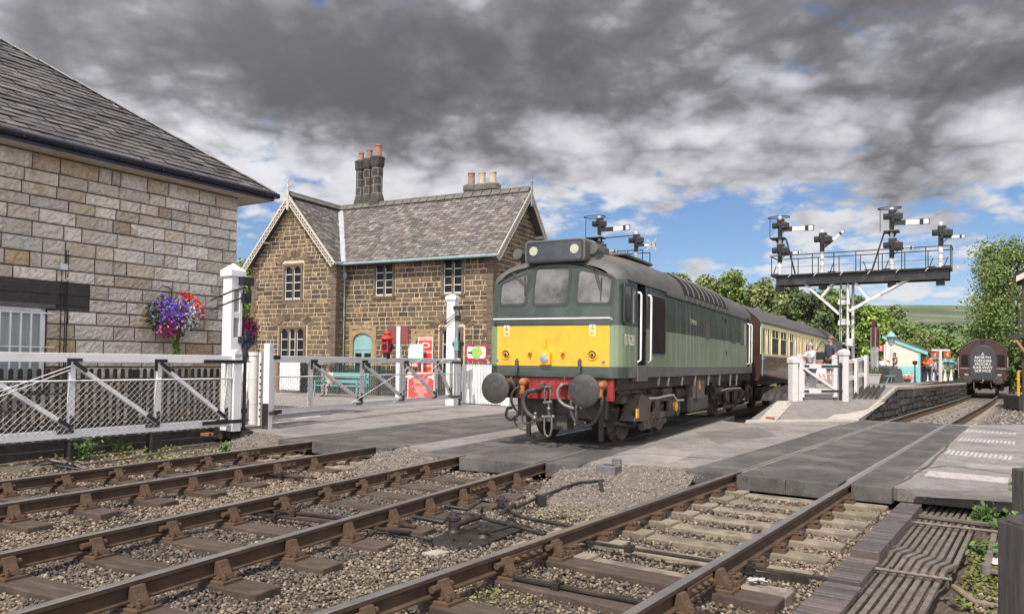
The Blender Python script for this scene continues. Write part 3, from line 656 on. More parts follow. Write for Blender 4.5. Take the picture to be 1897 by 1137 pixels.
def fcon(x, y):
    q = FRp(*c1(x, y), .55); z = q.z
    for _ in range(4): q = FRp(*c1(x, y), yf(q.z))
    return q
w1_ = window([(165,800),(428,790),(478,470),(425,455),(205,560),(178,590)][:1] + [(430,790),(470,460),(185,575)], fcon)
w2_ = window([(528,795),(890,790),(928,405),(568,410)], fcon); w3_ = window([(1010,780),(1370,780),(1395,500),(1040,420)], fcon)
for a, b, c_, d in (((310,465),(445,600),(437,490),(437,705)), ((1200,410),(1270,640),(1287,500),(1275,760))):
    m = MB(); A, B, C_, D = [fcon(*q) + Vector((0,-.03,0)) for q in (a,b,c_,d)]
    m.tube([A, B], .009, 6); m.tube([A + Vector((.03,0,.01)), B + Vector((.03,0,.03))], .008, 6); m.bar(C_ + Vector((0,.008,0)), D + Vector((0,.008,0)), .014, .012, up=(0,1,0)); m.cyl(A + Vector((0,.04,0)), A + Vector((0,-.015,0)), .02, .02, 8)
    m.build('wiper', rubber_g, LOC)
m = MB(); A, B = FRp(*c2(150,50), .47), FRp(*c2(1095,40), .47); m.tube([A + Vector((0,.08,-.01)), A, B, B + Vector((0,.08,-.02))], .016, 8)
for k in (.33,.62): q = A.lerp(B, k); m.cyl(q, q + Vector((0,.09,-.02)), .01, .01, 6)
m.build('handrail', white, LOC, smooth=60)
# things on the yellow panel
lens = mat('lamp_lens', (.42,.44,.42), .08, .3, spec=.9)
for q in ((250,333),(950,338)):
    p = FRp(*c2(*q), .55); m = MB(); m.lathe([(.098,0),(.098,-.012),(.085,-.02),(.072,-.012),(.066,.0)], (p.x,.55,p.z), (0,1,0), 24); o = m.build('tail_lamp', yellow, LOC, smooth=40)
    m = MB(); m.lathe([(.062,0),(.062,-.008),(.05,-.008)], (p.x,.549,p.z), (0,1,0), 20); m.build('lamp_rim', rubber_g, o)
    m = MB(); m.lathe([(.046,0),(.046,-.012),(.03,-.014),(.03,-.006)], (p.x,.542,p.z), (0,1,0), 20); m.build('lamp_ring', yellow, o)
    m = MB(); m.ball((p.x,.53,p.z), .028, n=12); m.build('lamp_lens', rubber_g, o, smooth=60)
p = FRp(*c2(575,368), .55); m = MB(); m.box(p.x-.115,p.x+.115,.47,.555,p.z-.115,p.z+.115); hl = m.build('headlamp', yellow, LOC, bevel=.012)
m = MB(); m.lathe([(.08,0),(.085,-.012),(.072,-.016),(.0,-.035)], (p.x,.47,p.z), (0,1,0), 24); m.build('lamp_lens', lens, hl, smooth=50)
for q in ((445,318),(712,318)):
    p = FRp(*c2(*q), .55); m = MB(); m.box(p.x-.045,p.x+.03,.50,.555,p.z-.035,p.z+.005); m.box(p.x-.012,p.x+.045,.48,.515,p.z-.01,p.z+.04); m.cyl((p.x+.01,.49,p.z),(p.x+.01,.45,p.z),.018,.018,8); m.build('lamp_bracket', yellow, LOC, bevel=.006)
m = MB(); p = FRp(*c2(572,205), .55); m.box(p.x-.025,p.x+.025,.515,.53,p.z-.17,p.z); m.box(p.x-.035,p.x+.035,.53,.555,p.z-.26,p.z-.14); m.build('lamp_iron', yellow, LOC, bevel=.005)
wlab = mat('label_white', (.78,.77,.74), .5); wyel = mat('label_yellow', (.75,.42,.03), .5)
for q in ((255,143),(950,137)):
    p = FRp(*c2(*q), .545); m = MB(); m.box(p.x-.058,p.x+.058,.546,.551,p.z-.105,p.z+.105); o = m.build('warning_label', wlab, LOC)
    t = MB(); t.prism([(p.x-.045,.545,p.z+.005),(p.x+.045,.545,p.z+.005),(p.x,.545,p.z+.09)], (0,-.002,0)); t.build('warning_triangle', rubber_g, o)
    t = MB(); t.prism([(p.x-.032,.542,p.z+.013),(p.x+.032,.542,p.z+.013),(p.x,.542,p.z+.075)], (0,-.001,0)); t.build('triangle_fill', wyel, o)
    t = MB(); t.prism([(p.x-.004,.5405,p.z+.02),(p.x+.008,.5405,p.z+.042),(p.x-.001,.5405,p.z+.04),(p.x+.003,.5405,p.z+.062),(p.x-.01,.5405,p.z+.038),(p.x,.5405,p.z+.04)], (0,-.001,0)); t.build('bolt_symbol', rubber_g, o)
    t = MB(); t.box(p.x-.044,p.x+.044,.5445,.546,p.z-.09,p.z-.015); t.build('label_panel', wyel, o)
for q, s in (((181,383),.035),((1040,398),.045)):
    p = FRp(*c2(*q), .548); m = MB(); m.prism([(p.x + s*(1 if k % 2 == 0 else .42)*math.sin(k*math.pi/5), .5485, p.z + s*(1 if k % 2 == 0 else .42)*math.cos(k*math.pi/5)) for k in range(10)], (0,-.003,0)); m.build('star_mark', mat('star_blue', (.10,.13,.26), .5), LOC)
for q in ((333,412),(843,414)):
    p = FRp(*c2(*q), .5); m = MB(); m.box(p.x-.03,p.x+.03,.50,.56,p.z-.07,p.z+.08); m.box(p.x-.025,p.x+.025,.49,.56,p.z-.16,p.z-.05); m.cyl((p.x,.53,p.z+.08),(p.x,.53,p.z+.11),.02,.012,8); m.build('hose_bracket', dgreen_f, LOC, bevel=.006)
m = MB()
for k in range(40):
    x = -1.08 + k*.0555; m.ball((x, .549, 1.40), .008, n=6)
m.build('rivet_row', dgreen_f, LOC)
# number, nameplate, side fittings
p = SDp(1163.5, 630.5, 1.346); text('number', 'D7628', .27, cream_l, LOC, (1.349, p.y+.08, p.z), (R(90),0,R(90)), .001, sx=.74, spacing=1.05)
def sidebox(px0, py0, px1, py1, name, mt, r=.06, d=.012, par=None, l=1.345):
    a, b = SDp(px0, py0, l), SDp(px1, py1, l); m = MB(); cy, cz, hw, hh = (a.y+b.y)/2, (a.z+b.z)/2, abs(b.y-a.y)/2, abs(a.z-b.z)/2
    pts = [(l-.004, q[0], q[2]) for q in rr(cy, cz, hw, hh, min(r, hw*.6, hh*.6), 0)]; m.prism(pts, (d,0,0)); return m.build(name, mt, par or LOC)
a, b = Vector((1.345,2.24,1.72)), Vector((1.345,3.34,2.90))
m = MB(); m.prism([(1.342, q[0], q[2]) for q in rr(2.79,2.30,.53,.57,.09,0)], (.010,0,0)); gr = m.build('side_grille', meshd, LOC)
m = MB(); m.ring([(1.34, q[0], q[2]) for q in rr(2.79,2.30,.56,.60,.10,0)], [(1.34, q[0], q[2]) for q in rr(2.79,2.30,.53,.57,.09,0)], (.018,0,0)); m.build('grille_frame', sole, gr, recalc=True)
m = MB()
for k in range(16):
    y = 2.28 + k*.066; m.bar((1.356,y,1.75),(1.356,y,2.85),.012,.01)
m.build('grille_bars', meshd, gr)
# side cab window
m = MB(); pts = [(1.345, q[0], q[2]) for q in rr(1.03,2.59,.33,.33,.06,0)]; m.prism([(p[0]-.02+0, p[1], p[2]) for p in pts], (.024,0,0)); cw = m.build('cab_window', glass, LOC)
m = MB(); m.ring([(1.335, q[0], q[2]) for q in rr(1.03,2.59,.375,.375,.08,0)], [(1.335, q[0], q[2]) for q in rr(1.03,2.59,.325,.325,.06,0)], (.022,0,0)); m.build('window_frame', rubber_g, cw, recalc=True)
m = MB(); m.bar((1.352,1.08,2.28),(1.352,1.08,2.9),.03,.012); m.build('window_bar', rubber_g, cw)
for y in (1.43, 2.07, 12.94, 13.40):
    m = MB(); m.tube([(1.36,y,1.56),(1.42,y,1.60),(1.42,y,2.80),(1.40,y,2.84),(1.35,y,2.85)], .020, 8); m.build('handrail', white, LOC, smooth=60)
m = MB(); m.box(1.22,1.36,1.45,2.08,1.20,1.50); m.build('door_step', sole, LOC, bevel=.012)
np_ = sidebox(*c3(888,718), *c3(958,805), 'nameplate', mat('plate_brass', (.20,.17,.11), .45, .4)); q = SDp(*c3(923,762)); m = MB(); m.box(1.353,1.355,q.y-.26,q.y+.26,q.z-.10,q.z+.10); m.build('plate_ground', rubber_g, np_); text('lettering', 'SYBILLA', .15, mat('plate_letter', (.55,.50,.36), .4, .4), np_, (1.357,q.y,q.z), (R(90),0,R(90)), .001)
dk_ = mat('dull_dark', (.035,.04,.038), .4)
sidebox(*c3(1065,775), *c3(1105,950), 'side_vent', mat('vent_rust', (.10,.07,.055), .7)); sidebox(*c3(1352,860), *c3(1388,1000), 'side_vent', dgreen); sidebox(*c3(1445,765), *c3(1515,1020), 'engine_window', glass)
m = MB(); q = SDp(*c3(1270,830))
m.ring([(1.343, u_[0], u_[2]) for u_ in rr(q.y,q.z,.26,.34,.2,0)], [(1.343, u_[0], u_[2]) for u_ in rr(q.y,q.z,.20,.28,.16,0)], (.012,0,0))
for k in range(7): m.box(1.343,1.353,q.y-.2,q.y-.08,q.z-.24+k*.075,q.z-.21+k*.075)
m.build('filler_frame', dgreen, LOC, recalc=True)
for cc in ((1290,745),(1290,905),(1290,1100)):
    q = SDp(*c3(*cc)); m = MB(); m.cyl((1.34,q.y,q.z),(1.352,q.y,q.z),.075,.075,16); m.build('filler_cap', rubber_g, LOC)
# buffer beam, buffers, coupling
m = MB(); m.box(-1.18,1.18,.60,.70,.86,1.262); bb = m.build('buffer_beam', redp, LOC, bevel=.01)
m = MB()
for x in np.linspace(-1.1,1.1,14):
    for z in (.92,1.2): m.cyl((x,.60,z),(x,.58,z),.016,.012,6)
m.build('beam_bolts', redp, bb)
for sg in (-1,1):
    m = MB(); m.lathe([(.10,.62),(.17,.60),(.17,.52),(.125,.50),(.125,.30),(.095,.29),(.095,.05)], (sg*.8636,0,1.055), (0,1,0), 20); b_ = m.build('buffer', iron, LOC, smooth=35)
    m = MB(); m.lathe([(.10,.075),(.24,.055),(.278,.035),(.285,.018),(.28,.004),(.24,-.014),(.13,-.026),(.0,-.03)], (sg*.8636,0,1.055), (0,1,0), 40); m.build('buffer_head', bufm, b_, smooth=45)
    m = MB(); m.box(sg*.8636-.2, sg*.8636+.2,.575,.60,.86,1.25); m.build('buffer_base', iron, b_, bevel=.008)
link = mat('coupling_steel', (.17,.165,.16), .42, .6, var=.3, scale=14)
def FP(cp, y): return FRp(*c2(*cp), y)
m = MB(); p = FP((585,590),.5); m.prism([(p.x-.03,.62,1.02),(p.x-.03,.62,1.12),(p.x-.03,.42,1.12),(p.x-.03,.33,1.18),(p.x-.03,.27,1.17),(p.x-.03,.28,1.08),(p.x-.03,.36,1.02)], (.06,0,0)); hk = m.build('coupling_hook', link, LOC, bevel=.008)
m = MB(); y = .33
L0 = [FP(c_, y) for c_ in ((568,585),(563,640),(568,715))]; R0 = [FP(c_, y) for c_ in ((608,580),(612,640),(606,715))]
m.tube(L0, .019, 8); m.tube(R0, .019, 8); a, b = FP((548,600),y), FP((622,595),y); m.cyl(a, b, .028, .028, 10)
a, b = FP((556,725),y), FP((625,720),y); m.cyl(a, b, .03, .03, 10); a, b = FP((600,725),y), FP((598,840),y); m.cyl(a, b, .024, .024, 10); m.ball(FP((598,775),y), .045, n=10)
a, b = FP((550,840),y), FP((632,838),y); m.cyl(a, b, .032, .032, 10); m.ball(a, .04, n=8); m.ball(b, .04, n=8)
m.tube([FP(c_, y-.02) for c_ in ((562,845),(560,930),(568,980),(590,1000),(612,985),(622,930),(620,845))], .021, 8); m.build('screw_link', link, hk, smooth=60)
def hz_(pts, y, r, name='hose', mt=None, yend=.62):
    P = [FP(c_, y) for c_ in pts]
    Q = []
    for i in range(len(P)-1):        # smooth the bend
        p0, p1, p2, p3 = P[max(i-1,0)], P[i], P[i+1], P[min(i+2,len(P)-1)]
        for k in range(5):
            t = k/5; Q.append(.5*((2*p1) + (p2-p0)*t + (2*p0-5*p1+4*p2-p3)*t*t + (3*p1-p0-3*p2+p3)*t**3))
    Q.append(P[-1]); Q = [Q[0] + Vector((0,yend-y,0))] + Q
    m = MB(); m.tube(Q, r, 8); return m.build(name, mt or hose, LOC, smooth=60)
hz_([(480,622),(430,635),(393,690),(400,760),(440,820),(482,845)], .36, .044); hz_([(350,598),(305,640),(295,710),(322,772),(352,792)], .40, .024); hz_([(262,770),(252,830),(285,862),(335,835),(360,800)], .45, .026)
hz_([(318,865),(335,905),(370,935),(415,945)], .5, .014); hz_([(388,700),(384,800),(385,870),(420,890),(470,885)], .42, .017); hz_([(705,578),(672,620),(676,690),(720,740),(800,772)], .36, .027, mt=mat('grey_hose', (.20,.18,.175), .5, var=.2))
hz_([(778,715),(784,820),(828,890),(900,914),(962,880),(1010,790),(1036,680)], .40, .032); hz_([(822,750),(815,820),(838,880),(880,880)], .46, .034); hz_([(850,760),(890,810),(940,860)], .47, .024); hz_([(882,760),(885,800)], .46, .015)
m = MB(); m.ball(FP((482,850),.34), .06, .05, .06, 10); m.ball(FP((490,815),.34), .04, n=8); m.cyl(FP((470,880),.34), FP((500,830),.34), .03, .03, 8); m.build('hose_coupling', link, LOC, smooth=50)
for cc, sx in (((390,560),1),((1025,590),-1)):
    p = FP(cc, .5); m = MB(); m.ball((p.x,.5,p.z), .085, .09, .085, 12); m.cyl((p.x,.5,p.z),(p.x,.62,p.z+.02),.07,.085,12); m.cyl((p.x,.49,p.z-.02),(p.x+.01*sx,.44,p.z-.2),.055,.042,10); m.lathe([(.055,0),(.055,.04)], (p.x+.006*sx,.445,p.z-.16), (0,.1,-1), 10); m.build('cable_socket', orange, LOC, smooth=45)
m = MB(); p = FP((300,560),.6); m.box(p.x-.02,p.x+.02,.55,.6,p.z-.12,p.z+.1); p = FP((290,600),.6); m.ball((p.x,.56,p.z), .05, n=8); m.build('air_cock', orange, LOC)
p = FP((725,560),.5); m = MB(); m.cyl((p.x,.5,p.z-.12),(p.x,.5,p.z+.09),.018,.015,8); m.ball((p.x-.06,.5,p.z-.06),.06,n=8); m.build('air_cock', redp, LOC, smooth=50)
for a, b, w_, y in (((1022,700),(1020,1035),.085,.85), ((432,790),(435,998),.085,.85)):
    A, B = FP(a,y), FP(b,y); m = MB(); m.bar(A, B, w_, .05, up=(0,1,0)); m.bar(B + Vector((0,-.02,.03)), B + Vector((.18 if a[0] < 600 else 0,.1,.0)), .05, .03); m.build('guard_iron', iron, LOC, bevel=.006)
m = MB(); A, B = FP((610,815),.95), FP((745,945),.95); m.box(A.x,B.x,.95,1.3,B.z,A.z); m.box(-.62,-.1,.9,1.2,.42,.86); m.box(-.9,.9,1.0,1.15,.50,.86); m.build('drag_box', mat('grimy_grey', (.07,.062,.056), .7, var=.35, scale=6, stain=(5, .5, .7, (.13,.10,.08), .6)), LOC, bevel=.01)
# underframe and bogies
def SP(pts, l, cr=c4): return [SDp(*cr(*p), l) for p in pts]
dirt = mat('bogie_grime', (.052,.041,.034), .72, .1, var=.35, scale=5, bump=.3, bscale=40, stain=(3.5, .48, .66, (.20,.14,.095), .75), stain2=(6, .55, .7, (.03,.027,.025), .8))
m = MB(); m.box(-1.22,1.22,.7,14.0,1.05,1.265); m.box(-1.0,1.0,.72,14,.86,1.05); uf = m.build('underframe', iron, LOC)
m = MB()
for cc in (520,625,780,925,1075,1200,1320,1390):
    q = SDp(*c4(cc,330), 1.30); zz_ = SDp(*c4(cc,440), 1.30).z
    m = MB(); m.tube([(1.30,q.y+.12,1.26),(1.32,q.y+.05,1.22),(1.32,q.y,1.10),(1.32,q.y,zz_)], .035, 6); m.build('pipe_bracket', mat('bracket_grey', (.17,.155,.14), .6, var=.25), uf, smooth=50)
wheel_y = (2.17, 4.76, 10.65, 13.24)
for bi, (ya, yb) in enumerate(((2.17,4.76),(10.65,13.24))):
    bo = MB()
    for sg in (1,-1):
        x0 = sg*.98
        bo.box(min(x0,x0+sg*.12),max(x0,x0+sg*.12),ya-.55,yb+.55,.52,.68); bo.box(min(x0,x0+sg*.1),max(x0,x0+sg*.1),ya+.75,yb-.75,.34,.90)
        for y in (ya,yb): bo.box(min(x0,x0+sg*.16),max(x0,x0+sg*.16),y-.2,y+.2,.36,.72); bo.cyl((x0+sg*.16,y,.57),(x0+sg*.24,y,.57),.15,.13,14)
    bo.box(-.95,.95,(ya+yb)/2-.4,(ya+yb)/2+.4,.4,.85); bo.box(-.95,.95,ya-.65,ya-.5,.4,.7)
    bgo = bo.build('bogie', dirt, LOC, bevel=.012)
    for y in (ya,yb):
        for sg in (-1,1):
            m = MB(); m.lathe([(.20,-.08),(.20,-.05),(.47,-.045),(.50,-.06),(.535,-.06),(.55,.0),(.572,.045),(.60,.06),(.60,.085),(.53,.085),(.50,.055),(.20,.03),(.20,.07),(.10,.07)], (sg*.77,y,.572), (-sg,0,0), 36); m.build('wheel', mat('wheel_steel', (.13,.105,.085), .6, .4, var=.3, scale=6, stain=(6, .5, .7, (.20,.14,.09), .6)), bgo, smooth=35)
    if bi == 0:
        x = 1.16
        fp = MB(); outer = SP([(350,590),(520,585),(640,560),(720,545),(745,610),(700,760),(640,775),(345,830)], x)
        # plate with two oval openings: built as bars around the openings
        def strip(pts, d=.07): fp.prism(SP(pts, x), (d,0,0))
        strip([(345,585),(690,548),(650,605),(520,612),(360,625)]); strip([(345,740),(640,718),(650,775),(345,832)]); strip([(345,600),(365,612),(352,680),(365,745),(345,760)]); strip([(455,600),(525,595),(520,660),(525,735),(455,745),(472,690)]); strip([(612,590),(680,560),(700,640),(690,765),(612,745),(622,660)])
        fpo = fp.build('bogie_plate', dirt, bgo, bevel=.01, recalc=True)
        t = MB(); t.tube(SP([(330,588),(440,583),(530,578),(640,552),(700,545),(740,608),(812,600)], x+.09), .024, 8); t.build('step_rail', mat('worn_white', (.45,.43,.41), .6, var=.2, scale=9), bgo, smooth=50)
        t = MB(); t.prism(SP([(285,905),(320,942),(540,880),(600,850),(600,795),(330,835)], x), (.05,0,0)); t.build('keeper_plate', dirt, bgo, bevel=.008, recalc=True)
        for cc in ((372,862),(415,850),(457,840),(498,830),(540,825)):
            q = SDp(*c4(*cc), x+.05); t = MB(); t.cyl((x+.045,q.y,q.z),(x+.056,q.y,q.z),.06,.06,12); t.build('plate_hole', black, bgo)
        t = MB(); t.prism(SP([(178,545),(215,535),(305,592),(265,830),(95,832),(132,740)], 1.02), (.30,0,0)); t.build('sand_box', mat('sand_box', (.095,.076,.062), .75, var=.25, scale=4, stain=(4, .5, .7, (.07,.055,.045), .7)), bgo, bevel=.02, recalc=True)
        t = MB(); t.bar(*SP([(60,860),(290,900)], 1.1), .06, .05); t.tube(SP([(75,890),(60,960),(0,990)], 1.0), .022, 6)
        t.bar(*SP([(345,700),(345,880)], 1.25), .045, .05, up=(1,0,0)); t.bar(*SP([(270,720),(270,890)], 1.28), .045, .05, up=(1,0,0)); t.bar(*SP([(300,880),(350,868)], 1.28), .04, .02); t.bar(*SP([(300,720),(350,710)], 1.28), .04, .02); t.build('foot_step', iron, bgo, bevel=.005)
        t = MB(); t.prism(SP([(285,700),(305,700),(305,800),(285,805)], 1.31), (.03,0,0)); t.build('yellow_tag', yellow, bgo, recalc=True)
        q = SDp(*c4(678,670), x); t = MB(); t.lathe([(.06,0),(.10,.02),(.11,.07),(.06,.09)], (x+.05,q.y,q.z), (1,0,0), 16); t.build('axle_cover', yellow, bgo, smooth=40)
        q = SDp(*c4(690,680), x-.05); t = MB(); t.lathe([(.16,0),(.2,.04),(.2,.1),(.12,.12)], (x-.05,q.y+.12,q.z), (1,0,0), 18); t.build('axle_box', dirt, bgo, smooth=40)
        t = MB(); t.box(1.02,1.2,*sorted((SDp(*c4(540,450),1.1).y, SDp(*c4(640,450),1.1).y)), .85, 1.0); t.build('spring_seat', dirt, bgo, bevel=.01); q = SDp(*c4(470,500),1.0); t = MB(); t.cyl((.95,q.y-.3,.93),(.95,q.y+.35,.93),.14,.14,12); t.build('brake_cylinder', dirt, bgo, smooth=40); t = MB(); t.box(.9,1.1,1.3,2.2,.78,.92); t.cyl((1.0,1.25,.98),(1.0,2.1,.98),.09,.09,10); t.build('brake_rigging', dirt, bgo, bevel=.01)
        t = MB(); t.tube(SP([(0,470),(60,470),(90,420),(95,370)], 1.0), .04, 8); t.tube(SP([(300,455),(370,470),(385,560)], 1.1), .022, 6); t.tube(SP([(70,510),(350,510)], 1.15), .03, 6); t.tube(SP([(250,560),(340,560),(340,520)], 1.2), .018, 6); t.build('pipework', dirt, bgo, smooth=50)
    else:
        t = MB(); x = 1.16
        for pts in ([(1245,480),(1440,470),(1440,500),(1245,510)], [(1245,490),(1285,490),(1285,620),(1260,620)], [(1350,490),(1385,490),(1385,620),(1350,640)], [(1420,490),(1445,490),(1440,600),(1415,610)], [(1350,600),(1440,590),(1440,620),(1350,640)], [(1495,440),(1515,430),(1515,630),(1495,635)], [(1515,430),(1558,465),(1550,580),(1535,580),(1530,480)]): t.prism(SP(pts, x), (.08,0,0))
        t.prism(SP([(1250,700),(1385,670),(1385,640),(1250,660)], x), (.05,0,0)); t.build('bogie_plate', dirt, bgo, bevel=.008, recalc=True)
        t = MB(); t.tube(SP([(1240,495),(1290,480),(1445,468)], x+.1), .022, 6); t.bar(*SP([(1490,632),(1530,628)], x+.12), .05, .03); t.build('step_rail', mat('worn_white'), bgo, smooth=50)
        t = MB(); t.tube(SP([(1220,660),(1250,560),(1200,540)], 1.0), .03, 6); t.tube(SP([(1385,420),(1390,350)], 1.2), .05, 6); t.tube(SP([(1450,330),(1560,340),(1570,420)], 1.0), .04, 6); t.build('pipework', dirt, bgo, smooth=50)
a, b = SDp(*c4(920,385), 1.25), SDp(*c4(1050,610), 1.25); m = MB(); m.box(.7,1.25,a.y,b.y,b.z,a.z); bx = m.build('battery_box', mat('box_brown', (.125,.105,.088), .6, var=.2, scale=4, stain=(3, .5, .7, (.06,.05,.045), .6)), LOC, bevel=.012)
m = MB(); m.box(1.25,1.262,a.y+.3,a.y+.33,b.z+.02,a.z-.02); q = SDp(*c4(992,455), 1.26); m.cyl((1.25,q.y,q.z),(1.275,q.y,q.z),.07,.07,14, mi=1); m.box(1.25,1.27,q.y-.03,q.y+.03,q.z,a.z, mi=1); m.build('box_latch', [iron, yellow], bx)
a, b = SDp(*c4(885,650), 1.25), SDp(*c4(1092,745), 1.25); m = MB(); m.box(-1.2,1.25,a.y,b.y,.38,.76); m.build('fuel_tank', mat('tank_black', (.045,.042,.042), .42, .2, var=.35, scale=4, stain=(2.5, .52, .7, (.13,.11,.10), .6)), LOC, bevel=.06)
m = MB(); m.box(.6,1.15,6.0,7.2,.5,1.05); m.build('equipment_box', iron, LOC, bevel=.015); m = MB(); m.box(.5,1.1,9.0,9.9,.55,1.05); m.build('equipment_box', iron, LOC, bevel=.015)
for a_ in ((.95,5.2,.85,6.3,.17),(1.12,8.7,.8,9.9,.13)): m = MB(); m.cyl((a_[0],a_[1],a_[2]),(a_[0],a_[3],a_[2]),a_[4],a_[4],14); m.build('air_cylinder', iron, LOC, smooth=40)
# rear buffers
for sg in (-1,1):
    m = MB(); m.lathe([(.17,14.2),(.13,14.35),(.10,14.6),(.28,14.75),(.28,14.8)], (sg*.8636,0,1.055), (0,1,0), 16); m.build('buffer', iron, LOC, smooth=40)
# ---------------------------------------------------------------- stone walls and slate roofs as real blocks
def blocks(m, place, s0, s1, z0, z1, ch, ln, holes, pal, depth=.035, gap=.012, jitter=.3, clip=None, rough=.010, weights=None, cell=.11):
    """courses of stone blocks; place(s, z, d) gives the 3D point d proud of the wall line"""
    z = z0; row = 0
    while z < z1 - .03:
        h_ = min(ch*random.uniform(.85, 1.18), z1-z); h_ = z1-z if z1-z-h_ < ch*.45 else h_
        a, b = (s0, s1) if clip is None else clip(z + h_/2)
        iv = [(a, b)] if b - a > .08 else []
        for hs0, hs1, hz0, hz1 in holes:
            if z + h_*.5 > hz0 and z + h_*.5 < hz1:
                nw = []
                for p, q in iv:
                    if hs0 > p and hs0 < q: nw.append((p, hs0))
                    if hs1 < q and hs1 > p: nw.append((hs1, q))
                    if hs1 <= p or hs0 >= q: nw.append((p, q))
                iv = nw
        for p, q in iv:
            s = p
            while s < q - .02:
                l = random.uniform(*ln)
                if random.random() < .12: l *= .5
                e = s + l
                if q - e < ln[0]*.5: e = q
                c = random.choices(pal, weights)[0] if weights else random.choice(pal); k = random.uniform(1-jitter*.5, 1+jitter*.5); c = tuple(min(1, x*k) for x in c)
                c2_ = None
                g = gap/2; bev = min(.018, h_*.12); d = depth*random.uniform(.6, 1.2)
                o4 = [(s+g, z+g), (e-g, z+g), (e-g, z+h_-g), (s+g, z+h_-g)]; nx = max(2, int((e-s)/cell)); nz = max(1, int(h_/cell))
                back = [place(x, y, 0) for x, y in o4]; rim = [place(x, y, d*.55) for x, y in o4]
                V = back + rim; F = [(0,1,5,4),(1,2,6,5),(2,3,7,6),(3,0,4,7)]; b0 = 8
                for j in range(nz+1):
                    for i in range(nx+1):
                        x = s+g+bev + (e-s-2*g-2*bev)*i/nx; y = z+g+bev + (h_-2*g-2*bev)*j/nz
                        V.append(place(x, y, d + random.uniform(-rough, rough)))
                for j in range(nz):
                    for i in range(nx): k0 = b0 + j*(nx+1)+i; F.append((k0, k0+1, k0+nx+2, k0+nx+1))
                top = b0 + nz*(nx+1)
                F += [(4, 5, *[b0+i for i in range(nx, -1, -1)]), (6, 7, *[top+i for i in range(0, nx+1)]), (5, 6, *[b0+j*(nx+1)+nx for j in range(nz, -1, -1)]), (7, 4, *[b0+j*(nx+1) for j in range(0, nz+1)])]
                m.add(V, F, c); s = e
        z += h_; row += 1
def slates(m, origin, sdir, udir, rows_h, w_, region, pal, lift=.012, overlap=1.5, weights=None):
    """region(t) -> (s0, s1) at distance t up the slope, or None when past the top"""
    nrm = sdir.cross(udir).normalized(); t = 0; row = 0
    while True:
        iv = region(t + rows_h*.5)
        if iv is None: break
        s0, s1 = iv; s = s0 - (w_*.5 if row % 2 else 0) - random.uniform(0, w_*.12)
        while s < s1:
            a, b = max(s, s0), min(s + w_*random.uniform(.985, 1.0), s1)
            if b - a > .02:
                c = random.choices(pal, weights)[0] if weights else random.choice(pal); k = random.uniform(.8, 1.2); c = tuple(x*k for x in c)
                j = random.uniform(-.006, .006); g = .007; up0 = lift*random.uniform(1.2, 2.6); P = []
                t0, t1 = t + j, t + rows_h*overlap
                lo = [origin + sdir*x + udir*t0 + nrm*up0 for x in (a+g, b-g)]; hi = [origin + sdir*x + udir*t1 + nrm*.001 for x in (b-g, a+g)]
                lo2 = [origin + sdir*x + udir*t0 + nrm*(up0-lift) for x in (a+g, b-g)]
                m.add(lo + hi + lo2, [(0,1,2,3), (4,5,1,0)], c)
            s = s + w_ if s + w_ > s else s1
        t += rows_h; row += 1
def panelled(m, place, s0, s1, z0, z1, holes, d):
    xs = sorted({s0, s1, *[min(max(h[i], s0), s1) for h in holes for i in (0, 1)]}); zs = sorted({z0, z1, *[min(max(h[i], z0), z1) for h in holes for i in (2, 3)]})
    for a, b in zip(xs[:-1], xs[1:]):
        for c, e in zip(zs[:-1], zs[1:]):
            if any(h[0] < (a+b)/2 < h[1] and h[2] < (c+e)/2 < h[3] for h in holes): continue
            m.add([place(a,c,0),place(b,c,0),place(b,e,0),place(a,e,0),place(a,c,d),place(b,c,d),place(b,e,d),place(a,e,d)], [(0,1,2,3),(7,6,5,4),(0,4,5,1),(1,5,6,2),(2,6,7,3),(3,7,4,0)])
stone_pale = mat('stone_pale', (1,1,1), .9, var=.22, scale=14, bump=3.2, bscale=20, detail=10, vcol=True, stain=(1.8, .54, .70, (.50,.33,.16), .7), stain2=(13, .56, .68, (.24,.195,.16), .45))
stone_dark = mat('stone_dark', (1,1,1), .92, var=.3, scale=8, bump=2.5, bscale=20, detail=9, vcol=True, stain=(1.1, .50, .68, (.36,.25,.13), .55), stain2=(2.2, .48, .64, (.055,.046,.04), .65))
mortar_d = mat('mortar_dark', (.075,.065,.055), .95, var=.3, scale=12, bump=.4)
mortar_p = mat('mortar_pale', (.60,.47,.31), .95, var=.25, scale=5, bump=.5, bscale=60, stain=(1.5, .52, .7, (.20,.15,.10), .6))
slate_m = mat('roof_slate', (1,1,1), .62, var=.22, scale=5, bump=.35, bscale=40, vcol=True, stain=(2.5, .6, .74, (.20,.17,.13), .5))
dress = mat('dressed_stone', (.135,.10,.07), .9, var=.25, scale=5, bump=.6, bscale=50, stain=(2, .55, .72, (.24,.175,.105), .6), stain2=(2.6, .52, .68, (.07,.058,.05), .6))
ridge_m = mat('ridge_tile', (.115,.105,.10), .85, var=.3, scale=5, bump=.5, bscale=40, stain=(2, .5, .7, (.17,.15,.08), .5))
navy = mat('navy_paint', (.016,.020,.05), .4, var=.3, scale=4, stain=(3, .55, .7, (.06,.065,.10), .6))
soffit_m = mat('cream_soffit', (.50,.44,.36), .6, var=.1, scale=4, stain=(3, .55, .72, (.28,.22,.16), .6))
teal = mat('teal_paint', (.22,.40,.40), .45, var=.1, scale=5, stain=(5, .58, .72, (.30,.38,.36), .5))
teal_pale = mat('pale_teal_metal', (.20,.30,.31), .5, var=.15, scale=5)
lead = mat('lead_flashing', (.40,.41,.44), .45, .3, var=.15, scale=6)

